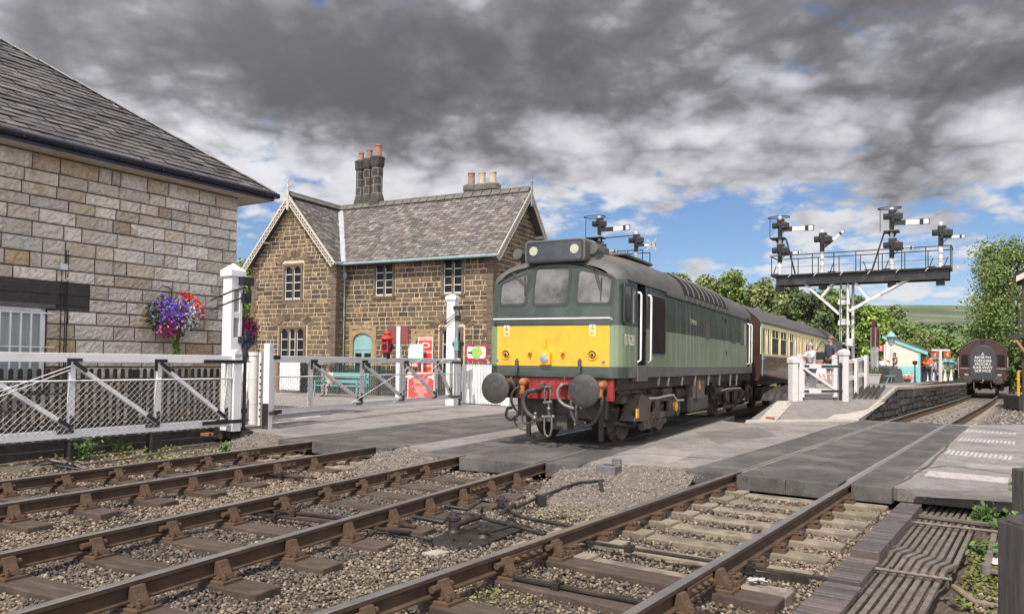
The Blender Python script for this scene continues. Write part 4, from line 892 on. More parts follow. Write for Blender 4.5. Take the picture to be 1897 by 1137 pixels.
# ---- left building, wall facing the gate
N32, U32 = nv(32), hv(32); LBC = Vector((-6.807, 18.545, 0))
LB = thing('stone_building', LBC, R(58), 'large pale stone building with slate hipped roof behind the white gate', 'building')
def WB(px, py, y=0.): q = onplane(px, py, LBC - N32*(-y)*1.0 if False else LBC + N32*(-y), N32) - LBC; return Vector((q.dot(U32), y, q.z))
m = MB(); wx0, wx1, wz0, wz1 = -7.2, -4.42, .85, 2.46
pal = [(.78,.69,.59),(.82,.74,.65),(.70,.62,.53),(.73,.62,.48),(.86,.79,.71),(.64,.47,.28),(.60,.47,.35),(.44,.32,.24)]
wts = [5,5,4,2.5,5,1.4,1.0,.5]
blocks(m, lambda s, z, d: Vector((s, -d, z)), -14, 0, -.3, 5.46, .272, (.38,.85), [(wx0-.05,wx1+.03,wz0-.1,wz1+.06),(-9,-3.57,2.52,2.94)], pal, .045, .024, .35, rough=.022, weights=wts, cell=.062)
wall = m.build('wall', stone_pale, LB)
m = MB(); m.box(-14,wx0,.012,.3,-.3,5.5); m.box(wx1,0,.012,.3,-.3,5.5); m.box(wx0,wx1,.012,.3,-.3,wz0); m.box(wx0,wx1,.012,.3,wz1,5.5); m.box(-14,0,.3,7,-.3,5.5); m.build('wall_core', mortar_d, wall)
m = MB(); m.box(-9,-3.58,-.03,.01,2.74,2.93); m.box(-9,-3.59,-.025,.01,2.53,2.735); m.build('lintel', mat('black_beam', (.035,.03,.03), .6, var=.5, scale=6, bump=.7, bscale=25, stretch=(1,1,4), stain=(5, .55, .7, (.11,.09,.085), .7)), LB, bevel=.008)
m = MB(); m.box(-9,-4.27,-.10,.01,2.455,2.535); m.build('window_hood', mat('hood_grey', (.10,.095,.09), .7), LB, bevel=.01)
wf = MB()
wf.box(wx0,wx1,-.02,.06,wz1-.07,wz1); wf.box(wx0,wx1,-.02,.06,wz0,wz0+.08); wf.box(wx1-.075,wx1,-.02,.06,wz0,wz1); wf.box(wx0,wx0+.08,-.02,.06,wz0,wz1); wf.box(wx0,wx1-.08,-.01,.05,wz1-.13,wz1-.075); wf.box(-5.9,-5.84,-.01,.05,wz0,wz1)
wn = wf.build('window', white, LB, bevel=.004)
m = MB(); m.quad((wx0,.04,wz0),(wx1,.04,wz0),(wx1,.04,wz1),(wx0,.04,wz1)); m.build('pane', mat('curtained_glass', (.31,.34,.33), .15, var=.12, scale=3, stretch=(9,1,.5), spec=.6), wn)
m = MB()
for k in range(15): x = wx1-.10-.183*k; m.bar((x,-.075,wz0-.03),(x,-.075,wz1-.08),.026,.026)
for z in (1.70,2.36): m.bar((wx0,-.06,z),(wx1+.16,-.06,z),.022,.022)
m.build('window_bars', white, wn)
# eaves: wall plate shadow board, soffit, fascia, gutter
EZ, EO = 5.62, .55
m = MB(); m.quad((-14,-EO,5.47),(.62,-EO,5.47),(.62,7,5.47),(-14,7,5.47)); m.box(.0,.60,-EO+.02,7,5.455,5.469); m.build('soffit', soffit_m, LB)
m = MB(); m.box(-14,.62,-EO-.02,-EO,5.45,5.60); m.box(.62,.64,-EO-.02,7,5.45,5.60); m.build('fascia', navy, LB)
m = MB(); P = []
for x0, x1, y0, y1 in ((-14,.72,-EO-.09,-EO-.09),): m.tube([(x0,y0,5.585),(x1,y1,5.585)], .062, 10)
for k in range(16): x = -13.5+k*.92; m.box(x-.015,x+.015,-EO-.16,-EO-.02,5.52,5.60)
m.box(.66,.76,-EO-.1,4,5.53,5.63); m.build('gutter', mat('gutter_navy', (.010,.011,.022), .35, var=.3, scale=3), LB, smooth=50)
T36 = math.tan(R(36)); sl = 1/math.cos(R(36)); rx = 1.0
m = MB(); pal_s = [(.088,.082,.085),(.11,.10,.103),(.072,.069,.073),(.128,.115,.112),(.10,.09,.094),(.145,.128,.122)]
o_ = Vector((0,-EO-.05,EZ)); ud = Vector((0, math.cos(R(36)), math.sin(R(36)))); m.quad(o_+Vector((-14,0,-.02)), o_+Vector((.67,0,-.02)), Vector((.67-6,5.4,EZ+6*T36-.02)), Vector((-14,5.4,EZ+6*T36-.02)), (.03,.03,.03))
slates(m, o_, Vector((1,0,0)), ud, .215, .40, lambda t: (-10, .67 - t*math.cos(R(36))) if t < 7.2 else None, pal_s, .02)
rf = m.build('roof', slate_m, LB)
m = MB(); a, b = Vector((.70,-EO-.05,EZ+.01)), Vector((.70-6,5.4,EZ+6*T36+.03)); n_ = 11
for k in range(n_):
    p, q = a.lerp(b, k/n_), a.lerp(b, (k+1)/n_-.002); m.bar(p + Vector((0,0,.02)), q + Vector((0,0,.035)), .20, .035)
m.build('hip_tiles', mat('hip_stone', (.27,.255,.25), .8, var=.2, scale=5), rf, bevel=.008)
m = MB(); m.quad((.68,-EO,EZ-.01),(.68,6,EZ-.01),(-3,6,EZ+3*T36),(-3,3.1,EZ+3.6*T36)); m.build('roof_end', slate_m, rf)
m = MB(); q = WB(114,495); m.box(q.x-.07,q.x+.07,-.12,-.02,q.z-.06,q.z+.06); jb = m.build('junction_box', mat('pvc_white', (.6,.62,.66), .5, var=.06), LB, bevel=.01)
m = MB()
for dx in (-.02,.06,.10): m.tube([(q.x+dx,-.05,q.z+ (.05 if dx < .05 else .35)),(q.x+dx+.005,-.055,q.z-.9),(q.x+dx,-.055,0.4)], .010, 5)
m.build('cable', black, LB)

# ---- station house
HO = LV*-20 + LU*28; HO.z = 0
SH = thing('station_house', HO, -R(27), 'dark stone station house with steep slate roofs, white bargeboards and tall chimneys', 'house')
def HP(px, py, y=0.): q = onplane(px, py, HO + LU*y, LU) - HO; return Vector((q.dot(LV), y, q.z))
GX0, GX1, GC, GY, RIDGE = -8.32, -3.05, -5.70, -.7, 9.3
MX1, EZH = 4.78, 5.98
pal_h = [(.165,.118,.078),(.21,.15,.095),(.125,.092,.066),(.29,.205,.115),(.19,.137,.094),(.085,.067,.053),(.38,.25,.13)]; wt_h = [5,4,5,2,4,5,.8]
def rect(a, b, y): p, q = HP(*a, y), HP(*b, y); return (min(p.x,q.x), max(p.x,q.x), min(p.z,q.z), max(p.z,q.z))
W_gu = rect((529,494),(557,553),GY); W_gl = rect((521,609),(562,667),GY); W_gl = (W_gl[0],W_gl[1],1.45,W_gl[3])
W_m1 = rect((697,492),(727,546),0); W_m2 = rect((823,483),(855,542),0); W_m3 = rect((820,611),(853,665),0); W_m3 = (W_m3[0],W_m3[1],1.0,W_m3[3])
D_1 = rect((655,617),(689,665),0); D_1 = (D_1[0],D_1[1],0,D_1[3]); D_2 = rect((771,622),(797,665),0); D_2 = (D_2[0],D_2[1],0,D_2[3])
def grow(w_, a, t=None): return (w_[0]-a, w_[1]+a, w_[2]-a, w_[3]+(a if t is None else t))
sg_ = (9.26-5.95)/2.83
m = MB()
blocks(m, lambda s, z, d: Vector((s, GY-d, z)), GX0, GX1, -.1, 9.0, .205, (.25,.62), [grow(W_gu,.17),grow(W_gl,.2)], pal_h, .020, .036, .4, clip=lambda z: (GX0, GX1) if z < 5.6 else (max(GX0, GC-(9.1-z)/sg_), min(GX1, GC+(9.1-z)/sg_)), weights=wt_h)
blocks(m, lambda s, z, d: Vector((GX1+d, s, z)), GY, 0, -.1, 5.9, .205, (.25,.5), [], pal_h, .020, .034, .4, weights=wt_h)
blocks(m, lambda s, z, d: Vector((s, -d, z)), GX1, MX1, -.1, 5.95, .205, (.25,.62), [grow(W_m1,.15,.02),grow(W_m2,.15,.02),grow(W_m3,.2),grow(D_1,.22),grow(D_2,.2)], pal_h, .020, .036, .4, weights=wt_h)
blocks(m, lambda s, z, d: Vector((MX1+d, s, z)), 0, 5.4, -.1, 9.2, .205, (.25,.6), [], pal_h, .020, .03, .4, clip=lambda z: (0,5.4) if z < 5.9 else (max(0, -.4+(z-5.98)/1.071+.1), min(5.4, 5.8-(z-5.98)/1.071-.1)), weights=wt_h)
hw_ = m.build('wall', stone_dark, SH)
m = MB()
panelled(m, lambda s,z,d: Vector((s, GY+.002-d, z)), GX0, GX1, -.1, 5.99, [W_gu, W_gl], -.28); m.prism([(GX0,GY+.002,5.99),(GX1,GY+.002,5.99),(GC,GY+.002,9.1)], (0,.28,0)); m.box(GX1-.3,GX1-.002,GY+.3,5.4,-.1,5.9); m.box(GX0,GX0+.3,GY+.3,5.4,-.1,5.9)
panelled(m, lambda s,z,d: Vector((s, .002-d, z)), GX1-.005, MX1-.3, -.1, 5.95, [W_m1, W_m2, W_m3, D_1, D_2], -.28); m.prism([(MX1-.002,.0,-.1),(MX1-.002,5.4,-.1),(MX1-.002,5.4,5.95),(MX1-.002,2.7,9.15),(MX1-.002,.0,5.95)], (-.3,0,0)); m.box(GX0,MX1,5.1,5.4,-.1,5.9); m.build('wall_core', mortar_p, hw_)
# quoins
for x, y, dirs in ((GX0,GY,1),(GX1,GY,-1),(MX1,0,-1)):
    z = -.1; k = 0; m = MB()
    while z < 5.6:
        l = .42 if k % 2 else .26; h_ = .30; a, b = (x-.02, x+l) if dirs == 1 else (x-l, x+.045)
        m.box(a, b, y-.045, y+(.02 if dirs == 1 else (.26 if k % 2 else .42)), z+.006, z+h_-.006); z += h_; k += 1
    m.build('quoins', dress, hw_, bevel=.012)
leadg = mat('leaded_glass', (.014,.015,.017), .4, var=.5, scale=3, spec=.1)
def stone_window(w_, y, lights, transoms, arch_over=True, pointed=True, white_sash=()):
    x0, x1, z0, z1 = w_; f = MB(); t = .13; yo = y-.05
    f.box(x0-t,x0,yo,y+.12,z0-.05,z1+t); f.box(x1,x1+t,yo,y+.12,z0-.05,z1+t); f.box(x0,x1,yo,y+.12,z1,z1+t); f.box(x0-t-.06,x1+t+.06,yo-.06,y+.12,z0-.14,z0-.05)
    lw = (x1-x0)/lights
    for k in range(1, lights): f.box(x0+k*lw-.045, x0+k*lw+.045, yo+.03, y+.12, z0-.05, z1)
    if pointed:
        for k in range(lights):
            a, b = x0+k*lw+(.045 if k else 0), x0+(k+1)*lw-(.045 if k < lights-1 else 0); c = (a+b)/2; hh = .18
            f.prism([(a,yo+.03,z1),(a,yo+.03,z1-hh),(a+(c-a)*.35,yo+.03,z1-hh*.45),(c,yo+.03,z1-.03),(c,yo+.03,z1)], (0,.09,0)); f.prism([(b,yo+.03,z1),(c,yo+.03,z1),(c,yo+.03,z1-.03),(b-(b-c)*.35,yo+.03,z1-hh*.45),(b,yo+.03,z1-hh)], (0,.09,0))
    o = f.build('window', dress, SH, bevel=.008)
    p = MB(); p.quad((x0,y+.05,z0),(x1,y+.05,z0),(x1,y+.05,z1),(x0,y+.05,z1)); p.build('pane', leadg, o)
    b = MB()
    for k in range(lights):
        a, c = x0+k*lw+(.045 if k else 0), x0+(k+1)*lw-(.045 if k < lights-1 else 0); wd = .05 if k in white_sash else .018
        for q in (a+wd/2, c-wd/2): b.bar((q,y+.03,z0),(q,y+.03,z1-.12),wd,.03)
        for j in range(1, transoms+1): zz_ = z0+(z1-z0)*j/(transoms+1); b.bar((a,y+.03,zz_),(c,y+.03,zz_),.024,.03)
        b.bar((a,y+.03,z0+.025),(c,y+.03,z0+.025),.05,.03)
    b.build('glazing_bars', white, o)
    if arch_over:
        r_ = MB(); c = (x0+x1)/2; hw2 = (x1-x0)/2+.42; n_ = 9; rise = .42
        for k in range(n_):
            a0, a1 = math.pi*(.14+.72*k/n_), math.pi*(.14+.72*(k+1)/n_); g = .014
            def pt(a, rr_): return Vector((c + rr_*hw2*math.cos(a), y-.032, z1+t-.12 + rise*1.5*(math.sin(a)*rr_-.28)))
            r_.prism([pt(a0+g,.98), pt(a1-g,.98), pt(a1-g,1.42), pt(a0+g,1.42)], (0,.05,0), (random.choice(pal_h)))
        r_.build('relieving_arch', stone_dark, o)
stone_window(W_gu, GY, 2, 3, white_sash=()); stone_window(W_gl, GY, 3, 2, white_sash=(1,)); stone_window(W_m1, 0, 2, 3, False, False); stone_window(W_m2, 0, 2, 3, False, False); stone_window(W_m3, 0, 2, 2, True, True, (0,))
def arched_door(d, lab):
    x0, x1, z0, z1 = d; c = (x0+x1)/2; f = MB(); hw2 = (x1-x0)/2; ins = []; outs = []
    for k in range(13):
        a = math.pi*k/12; ins.append(Vector((c + hw2*math.cos(a), -.05, z1-.42 + .42*(math.sin(a)**.8)))); outs.append(Vector((c + (hw2+.2)*math.cos(a), -.05, z1-.30 + .50*(math.sin(a)**.8))))
    for k in range(12): f.prism([ins[k], outs[k], outs[k+1], ins[k+1]], (0,.16,0))
    f.box(x0-.2,x0,-.05,.11,0,z1-.3); f.box(x1,x1+.2,-.05,.11,0,z1-.3); f.box(x0-.24,x0-.02,-.055,.1,z1-.35,z1+.22); f.box(x1+.02,x1+.24,-.055,.1,z1-.35,z1+.22); f.box(x0-.24,x1+.24,-.06,.1,z1+.18,z1+.30)
    o = f.build('doorway', mat('dressed_tan', (.33,.24,.13), .9, var=.22, scale=5, bump=.5, stain=(2.5, .52, .7, (.14,.105,.07), .6)), SH, bevel=.01)
    p = MB(); p.prism([v_ + Vector((0,.09,0)) for v_ in ins] + [Vector((x0,.04,0)), Vector((x1,.04,0))], (0,.05,0)); p.box(c-.02,c+.02,.03,.05,0,z1-.75); p.box(x0,x1,.02,.05,z1-.78,z1-.70); dr = p.build('door', teal, o, recalc=True)
    g_ = MB()
    for sx in (-1,1): g_.box(min(c+sx*.08,c+sx*(hw2-.1)),max(c+sx*.08,c+sx*(hw2-.1)),.026,.036,.95,z1-.92)
    g_.build('door_pane', leadg, dr)
    h_ = MB(); h_.box(c+.03,c+.06,-.01,.03,.95,1.15); h_.build('handle', black, dr)
arched_door(D_1, ''); arched_door(D_2, '')
# roofs
pal_r = [(.125,.11,.105),(.16,.14,.13),(.105,.095,.093),(.19,.165,.15),(.145,.125,.115),(.22,.19,.175),(.095,.088,.09)]
m = MB(); cth = 1/math.hypot(1, 1.071); ud = Vector((0, cth, 1.071*cth)); o_ = Vector((0,-.45,EZH-.03)); slope_len = 3.15/cth
def reg_main(t):
    if t > slope_len: return None
    y = -.45 + t*cth; z = EZH-.03 + 1.071*t*cth; return (GC + (RIDGE-z)/sg_ , 5.22)
m.quad((-5.7,2.7,RIDGE-.05),(-2.86,-.42,EZH-.06),(5.2,-.42,EZH-.06),(5.2,2.7,RIDGE-.05),(.03,.03,.03))
slates(m, o_, Vector((1,0,0)), ud, .165, .27, reg_main, pal_r, .013)
m.quad((-8,2.7,RIDGE-.05),(5.2,2.7,RIDGE-.05),(5.2,5.9,EZH-.06),(-8,5.9,EZH-.06),(.1,.1,.1))
# gable wing right slope: s runs along y (towards back), up slope towards ridge (-x)
cg = 1/math.hypot(1, sg_); udg = Vector((-cg, 0, sg_*cg)); og = Vector((GC+2.83, -1.05, 5.95)); Lg = 2.83/cg
def reg_g(t):
    if t > Lg: return None
    z = 5.95 + sg_*cg*t; return (0, (z-EZH)/1.071 -.4 + 1.05 + .05)
m.quad((GC+2.8,-1.0,5.93),(GC+2.8,-.4,5.93),(GC,2.7,RIDGE-.06),(GC,-1.0,RIDGE-.06),(.03,.03,.03))
slates(m, og, Vector((0,1,0)), udg, .165, .27, reg_g, pal_r, .013)
udl = Vector((cg, 0, sg_*cg)); ol = Vector((GC-2.83, 3, 5.95)); m.quad((GC-2.8,-1.0,5.93),(GC,-1.0,RIDGE-.06),(GC,5,RIDGE-.06),(GC-2.8,5,5.93),(.1,.1,.1)); slates(m, ol, Vector((0,-1,0)), udl, .165, .27, lambda t: (0, 4.05) if t < Lg else None, pal_r, .013)
hr = m.build('roof', slate_m, SH)
m = MB()
def ridge_run(a, b, n_):
    a, b = Vector(a), Vector(b)
    for k in range(n_):
        p, q = a.lerp(b, k/n_), a.lerp(b, (k+1)/n_-.004); d = (q-p).normalized(); s = d.cross(Vector((0,0,1))).normalized()
        for sg in (-1,1): m.obox((p+q)/2 + s*sg*.09 + Vector((0,0,-.03)), d*((q-p).length/2), (s*sg*.12 + Vector((0,0,-.12))), Vector((0,0,.022)))
        m.cyl(p + Vector((0,0,.05)), q + Vector((0,0,.05)), .05, .05, 8)
ridge_run((-5.7,2.7,RIDGE+.08),(5.22,2.7,RIDGE+.08),22); ridge_run((GC,-1.05,RIDGE+.06),(GC,2.7,RIDGE+.06),8); m.build('ridge_tiles', ridge_m, hr)
m = MB(); a, b = Vector((GC+2.86,-.42,EZH+.02)), Vector((GC+.02,2.66,RIDGE+.02)); d = (b-a).normalized()
m.obox((a+b)/2 + Vector((0,0,.05)), d*(b-a).length/2, Vector((.10,.10,.01)), Vector((0,0,.01))); m.build('valley_flashing', lead, hr)
# bargeboards
barge = mat('barge_white', (.50,.45,.385), .6, var=.12, scale=6, stain=(6, .52, .68, (.28,.22,.16), .6))
def bargeboard(lo, hi, out):
    lo, hi, out = Vector(lo), Vector(hi), Vector(out); d = (hi-lo); L_ = d.length; d.normalize(); up = Vector((0,0,1)); dn = out.cross(d).normalized(); dn = dn if dn.z < 0 else -dn
    m = MB(); m.obox((lo+hi)/2 + dn*.04, d*L_/2, out*.02, dn*.045); m.obox((lo+hi)/2 + dn*.27, d*L_/2, out*.018, dn*.025)
    n_ = int(L_/.105)
    for k in range(n_):
        c = lo + d*(L_*(k+.5)/n_) + dn*.165; s = -1 if k % 2 else 1
        m.obox(c, (d*.7+dn*.7*s)*.10, out*.014, (d*.7*s-dn*.7)*.020); 
        if k % 2 == 0: m.cyl(c - out*.012, c + out*.012, .03, .03, 8)
    b_ = m.build('bargeboard', barge, SH); return b_
bargeboard((GC-2.9,-1.1,5.93),(GC,-1.1,RIDGE),(0,-1,0)); bargeboard((GC+2.9,-1.1,5.93),(GC,-1.1,RIDGE),(0,-1,0))
bargeboard((5.24,-.5,EZH-.05),(5.24,2.7,RIDGE),(1,0,0)); bargeboard((5.24,5.9,EZH-.05),(5.24,2.7,RIDGE),(1,0,0))
for x, y in ((GC,-1.13),(5.26,2.7)):
    m = MB(); m.lathe([(.05,-.75),(.075,-.62),(.05,-.55),(.06,-.1),(.075,0),(.05,.12),(.045,.3),(.07,.36),(.045,.42),(.03,.55),(.05,.6),(.02,.72)], (x,y,RIDGE), (0,0,1), 10); m.build('finial', barge if y < 0 else mat('finial_grey', (.2,.19,.18), .7), SH, smooth=40)
m = MB(); m.prism([(5.2,-.1,5.9),(5.2,.5,6.6),(5.2,.5,6.45),(5.2,0,5.9)], (-.42,0,0))
for sx in (-1,1): m.bar((GC+sx*1.5,-1.05,7.1),(GC+sx*1.5,GY,7.1),.09,.09); 
m.build('purlin', barge, SH)
m = MB(); m.box(4.8,5.2,1.2,1.3,7.3,7.42); m.box(4.8,5.2,4.1,4.2,7.3,7.42); m.build('purlin', barge, SH)
m = MB(); m.tube([(GC+2.92,-.5,5.93),(5.24,-.5,5.93)], .065, 10); m.tube([(GC+2.9,-1.05,5.90),(GC+2.9,-.4,5.90)], .06, 8); gt = m.build('gutter', teal_pale, SH, smooth=50)
m = MB(); q = HP(638,512,-.12); m.lathe([(.05,-.16),(.13,-.05),(.15,.10),(.15,.16)], (q.x,-.12,q.z), (0,0,1), 12); m.tube([(q.x,-.12,q.z+.1),(q.x,-.2,5.85)], .05, 8); m.tube([(q.x,-.12,q.z-.1),(q.x,-.12,0)], .05, 10)
for z in (1.5,3.6,5.0): m.cyl((q.x,-.12,z-.05),(q.x,-.12,z+.05),.07,.07,10)
m.build('downpipe', mat('pale_pipe', (.30,.40,.39), .5, var=.15, scale=4), SH, smooth=50)
# chimneys: three tall octagonal stacks and a low stack of three
soot = mat('sooty_stone', (.048,.043,.042), .85, var=.4, scale=4, bump=.6, bscale=40, stain=(4, .52, .7, (.14,.115,.09), .6)); joint_m = mat('pale_joint', (.26,.235,.195), .9)
clay = mat('clay_pot', (.29,.14,.09), .8, var=.2, scale=6, stain=(5, .5, .7, (.22,.14,.10), .6)); clay2 = mat('buff_pot', (.40,.31,.22), .8, var=.2, scale=6); clay3 = mat('brown_pot', (.24,.14,.10), .8, var=.25, scale=6)
def octa(c, prof, name, mt, par): m = MB(); m.lathe(prof, c, (0,0,1), 8); return m.build(name, mt, par, smooth=30)
for (bx_, by_, topx, topy, potx, pottop, pm, scl, yd) in ((667,383,668,300,670,283,clay,.9,3.9),(682,381,683,296,686,278,clay3,.95,3.35),(698,379,699,292,703,268,clay,1.05,2.9)):
    b = HP(bx_, by_, yd); t = HP(topx, topy, yd); x = b.x; zt = t.z; r = .262*scl
    st = octa((x,yd,0), [(r*1.45,8.6),(r*1.45,b.z+.1),(r*1.38,b.z+.22),(r*1.12,b.z+.5),(r,b.z+.55),(r,zt-.55),(r*1.1,zt-.5),(r*1.28,zt-.42),(r*1.28,zt-.12),(r*1.4,zt-.06),(r*1.38,zt),(r*.8,zt+.06)], 'chimney_stack', soot, SH)
    m = MB(); z = b.z+.55
    while z < zt-.55: m.lathe([(r*1.005,z-.014),(r*1.02,z),(r*1.005,z+.014)], (x,yd,0), (0,0,1), 8); z += .42
    for k in range(8):
        a = math.pi/4*k; z = b.z+.56; 
        while z < zt-.7: 
            if (k+int(z*3)) % 2: m.bar((x+r*math.cos(a),yd+r*math.sin(a),z),(x+r*math.cos(a),yd+r*math.sin(a),z+.38),.022,.022)
            z += .42
    m.build('joint_lines', joint_m, st)
    pt_ = HP(potx, pottop, yd); m = MB(); m.lathe([(.19*scl,zt),(.165*scl,zt+.1),(.15*scl,pt_.z-.1),(.175*scl,pt_.z-.08),(.175*scl,pt_.z),(.13*scl,pt_.z)], (x + (potx-topx)*.01,yd,0), (0,0,1), 14); m.build('chimney_pot', pm, st, smooth=40)
for (px, ptop, pbase, pm) in ((873,321,344,clay3),(893,320,343,clay2),(913,319,341,clay2)):
    yd = 3.2; t = HP(px, pbase, yd); p = HP(px, ptop, yd); r = .30
    st = octa((t.x,yd,0), [(r*1.2,8.8),(r*1.2,t.z-.32),(r*1.35,t.z-.28),(r*1.35,t.z-.05),(r*1.0,t.z+.02)], 'chimney_stack', mat('low_stack', (.12,.105,.09), .85, var=.35, scale=4, bump=.5), SH)
    m = MB(); m.lathe([(.20,t.z),(.17,t.z+.06),(.16,p.z-.08),(.18,p.z-.06),(.18,p.z),(.12,p.z)], (t.x,yd,0), (0,0,1), 14); m.build('chimney_pot', pm, st, smooth=40)
# ---------------------------------------------------------------- crossing gates, fences, signs near the road
rusty_white = mat('gate_white', (.74,.73,.74), .48, var=.06, scale=3, bump=.08, bscale=25, stain=(4, .62, .74, (.42,.25,.14), .5), stain2=(6, .55, .72, (.50,.46,.42), .5))
grey_white = mat('gate_grey', (.72,.70,.70), .5, var=.1, scale=4, bump=.1, stain=(4, .55, .72, (.42,.41,.41), .6))
wire = mat('mesh_wire', (.46,.45,.44), .45, .3, var=.15)
def pframe(A, B):                              # local frame along a gate or fence line
    A = Vector((*A, 0)); B = Vector((*B, 0)); d = (B-A); L_ = d.length; d.normalize(); return A, d, L_, math.atan2(d.y, d.x)
def chain_mesh(x0, x1, z0, z1, y, cell, r=.0020, keep=None):
    m = MB(); H = z1-z0; k = x0 - H
    while k < x1:
        for sg in (1,-1):
            a, b = (k, k+H) if sg == 1 else (k+H, k); p, q = Vector((a,y,z0)), Vector((b,y,z1))
            def cl(p, q):
                t0, t1 = 0, 1; dx = q.x-p.x
                for lim, s in ((x0,1),(x1,-1)):
                    v0, v1 = s*(p.x-lim), s*(q.x-lim)
                    if v0 < 0 and v1 < 0: return None
                    if v0 < 0: t0 = max(t0, v0/(v0-v1))
                    if v1 < 0: t1 = min(t1, v0/(v0-v1))
                return (p.lerp(q,t0), p.lerp(q,t1)) if t1 > t0 else None
            c = cl(p, q)
            if c: m.cyl(c[0], c[1], r, r, 4, caps=False)
        k += cell
    return m
def gate(name, A, B, ztop, zbot, stiles, mt, label, cat='gate', zmid=None, postw=.15, braces=(), rail_h=(.16,.15), hinge_end=1, wires=()):
    A_, d, L_, rz = pframe(A, B); t = thing(name, A_, rz, label, cat)
    m = MB(); m.box(0,L_,-.045,.045,ztop-rail_h[0],ztop); m.build('top_rail', mt, t, bevel=.008)
    m = MB(); m.box(0,L_,-.045,.045,zbot,zbot+rail_h[1]); m.build('bottom_rail', mt, t, bevel=.008)
    m = MB(); m.cyl((0,-.05,zmid),(L_,-.05,zmid),.016,.016,8); m.build('wire_rail', mt, t, smooth=50)
    zi0, zi1 = zbot+rail_h[1], ztop-rail_h[0]
    for k, s in enumerate(stiles):
        m = MB(); m.box(s-.05,s+.05,-.04,.04,zi0,zi1); m.build('stile', mt, t, bevel=.006)
    for (a, b) in braces:
        m = MB(); m.bar((a,-.02,zi1-.02),(b,-.02,zi0+.05),.075,.085,up=(0,1,0)); m.build('brace', mt, t, bevel=.006)
        m = MB(); dd = Vector((b-a,0,zi0-zi1+.07)).normalized()
        m.box(a-.11,a+.15,-.062,-.046,ztop-rail_h[0]+.01,ztop-rail_h[0]+.07); m.box(a-.11,a-.05,-.062,-.046,zi1-.16,zi1+.03); m.bar(Vector((a,-.068,zi1)), Vector((a,-.068,zi1))+dd*.28,.07,.02,up=(0,1,0)); m.build('iron_strap', black, t)
        m = MB(); m.box(b-.22,b+.07,-.062,-.046,zi0-.06,zi0+.0); m.box(b-.0,b+.07,-.062,-.046,zi0-.02,zi0+.24); m.bar(Vector((b,-.068,zi0+.05))-dd*.24, Vector((b,-.068,zi0+.05)),.07,.02,up=(0,1,0)); m.build('iron_strap', black, t)
    chain_mesh(.05,L_-.05,zi0-.06,zmid,-.062,.112,.0030).build('chain_mesh', wire, t)
    for (x0, z0, x1, z1) in wires:
        m = MB(); m.cyl((x0,-.09,z0),(x1,-.09,z1),.008,.008,6); m.build('stay_wire', mt, t)
    return t, L_
# near gate
def g1pt(x): v_ = Vector((-6.807,18.545,0)) + U32*x + N32*((-13.58)+15.6); return (v_.x, v_.y)
PA, PB = g1pt(-9.4), g1pt(-1.62)
g1, L1 = gate('crossing_gate', PA, PB, 1.585, .10, (4.46,6.1,7.70), rusty_white, 'long white crossing gate with rust stains in front of the stone building', zmid=1.10, braces=((4.46,6.05),(6.1,7.6),(2.8,4.42)), wires=((2.2,.55,4.4,1.36),(2.2,.45,4.4,1.30)))
m = MB(); m.box(L1-.01,L1+.19,-.10,.10,-.02,1.62); m.cyl((L1+.09,-.1,1.62),(L1+.09,.1,1.62),.10,.10,18); m.build('heel_post', rusty_white, g1, bevel=.008)
for z in (1.42,.16):
    m = MB(); m.box(L1-.75,L1+.25,-.115,-.10,z,z+.075); m.cyl((L1+.25,-.08,z+.04),(L1+.45,-.08,z+.04),.02,.006,8)
    for k in range(4): m.cyl((L1-.65+k*.2,-.115,z+.037),(L1-.65+k*.2,-.125,z+.037),.016,.016,6)
    m.build('hinge_strap', black, g1, smooth=40)
A_, d_, L_, rz1 = pframe(PA, PB)
# tall slotted gate post
hp = Vector((*g1pt(-1.40),0)) - N32*.30; t = thing('gate_post', hp, R(58), 'tall white slotted gate post with pointed cap at the end of the near gate', 'post')
m = MB(); w_ = .145
m.box(-w_,-w_+.075,-w_,w_,-.1,3.30); m.box(w_-.075,w_,-w_,w_,-.1,3.30)
for z0, z1 in ((3.02,3.3),(2.40,2.53),(.0,1.98)): m.box(-w_+.075,w_-.075,-w_+.003,w_-.003,z0,z1)
m.build('post', white, t, bevel=.008)
m = MB(); c_ = w_+.045; m.add([(-c_,-c_,3.3),(c_,-c_,3.3),(c_,c_,3.3),(-c_,c_,3.3),(-c_,-c_,3.43),(c_,-c_,3.43),(c_,c_,3.43),(-c_,c_,3.43),(0,0,3.60)], [(3,2,1,0),(0,1,5,4),(1,2,6,5),(2,3,7,6),(3,0,4,7),(4,5,8),(5,6,8),(6,7,8),(7,4,8)]); m.build('post_cap', white, t)
m = MB(); m.box(.03,.34,-w_-.14,-w_+.02,3.12,3.30); m.box(.1,.30,-w_-.10,-w_,2.74,2.95); m.tube([(.2,-w_-.08,3.2),(.26,-w_-.1,3.0),(.2,-w_-.05,2.75)],.035,8); m.build('bracket', black, t, bevel=.01); m = MB(); m.box(.05,.30,-w_-.16,-w_+.02,1.86,2.0); m.build('hinge_bracket', black, t, bevel=.01)
m = MB()
for dz in (0,.10): m.tube([(.15,-w_-.1,3.08-dz*2),(-.25,-w_-.16,2.96-dz*2.2),(-.8,-w_-.2,2.72-dz*2)], .018, 6)
m.build('chain', black, t)
m = MB(); m.cyl((.15,-w_-.12,-.05),(.15,-w_-.12,2.15),.036,.036,12); 
for z in (.35,1.55,1.93): m.cyl((.15,-w_-.12,z),(.15,-w_-.12,z+.1),.07,.07,12)
m.build('hinge_bar', black, t, smooth=50)
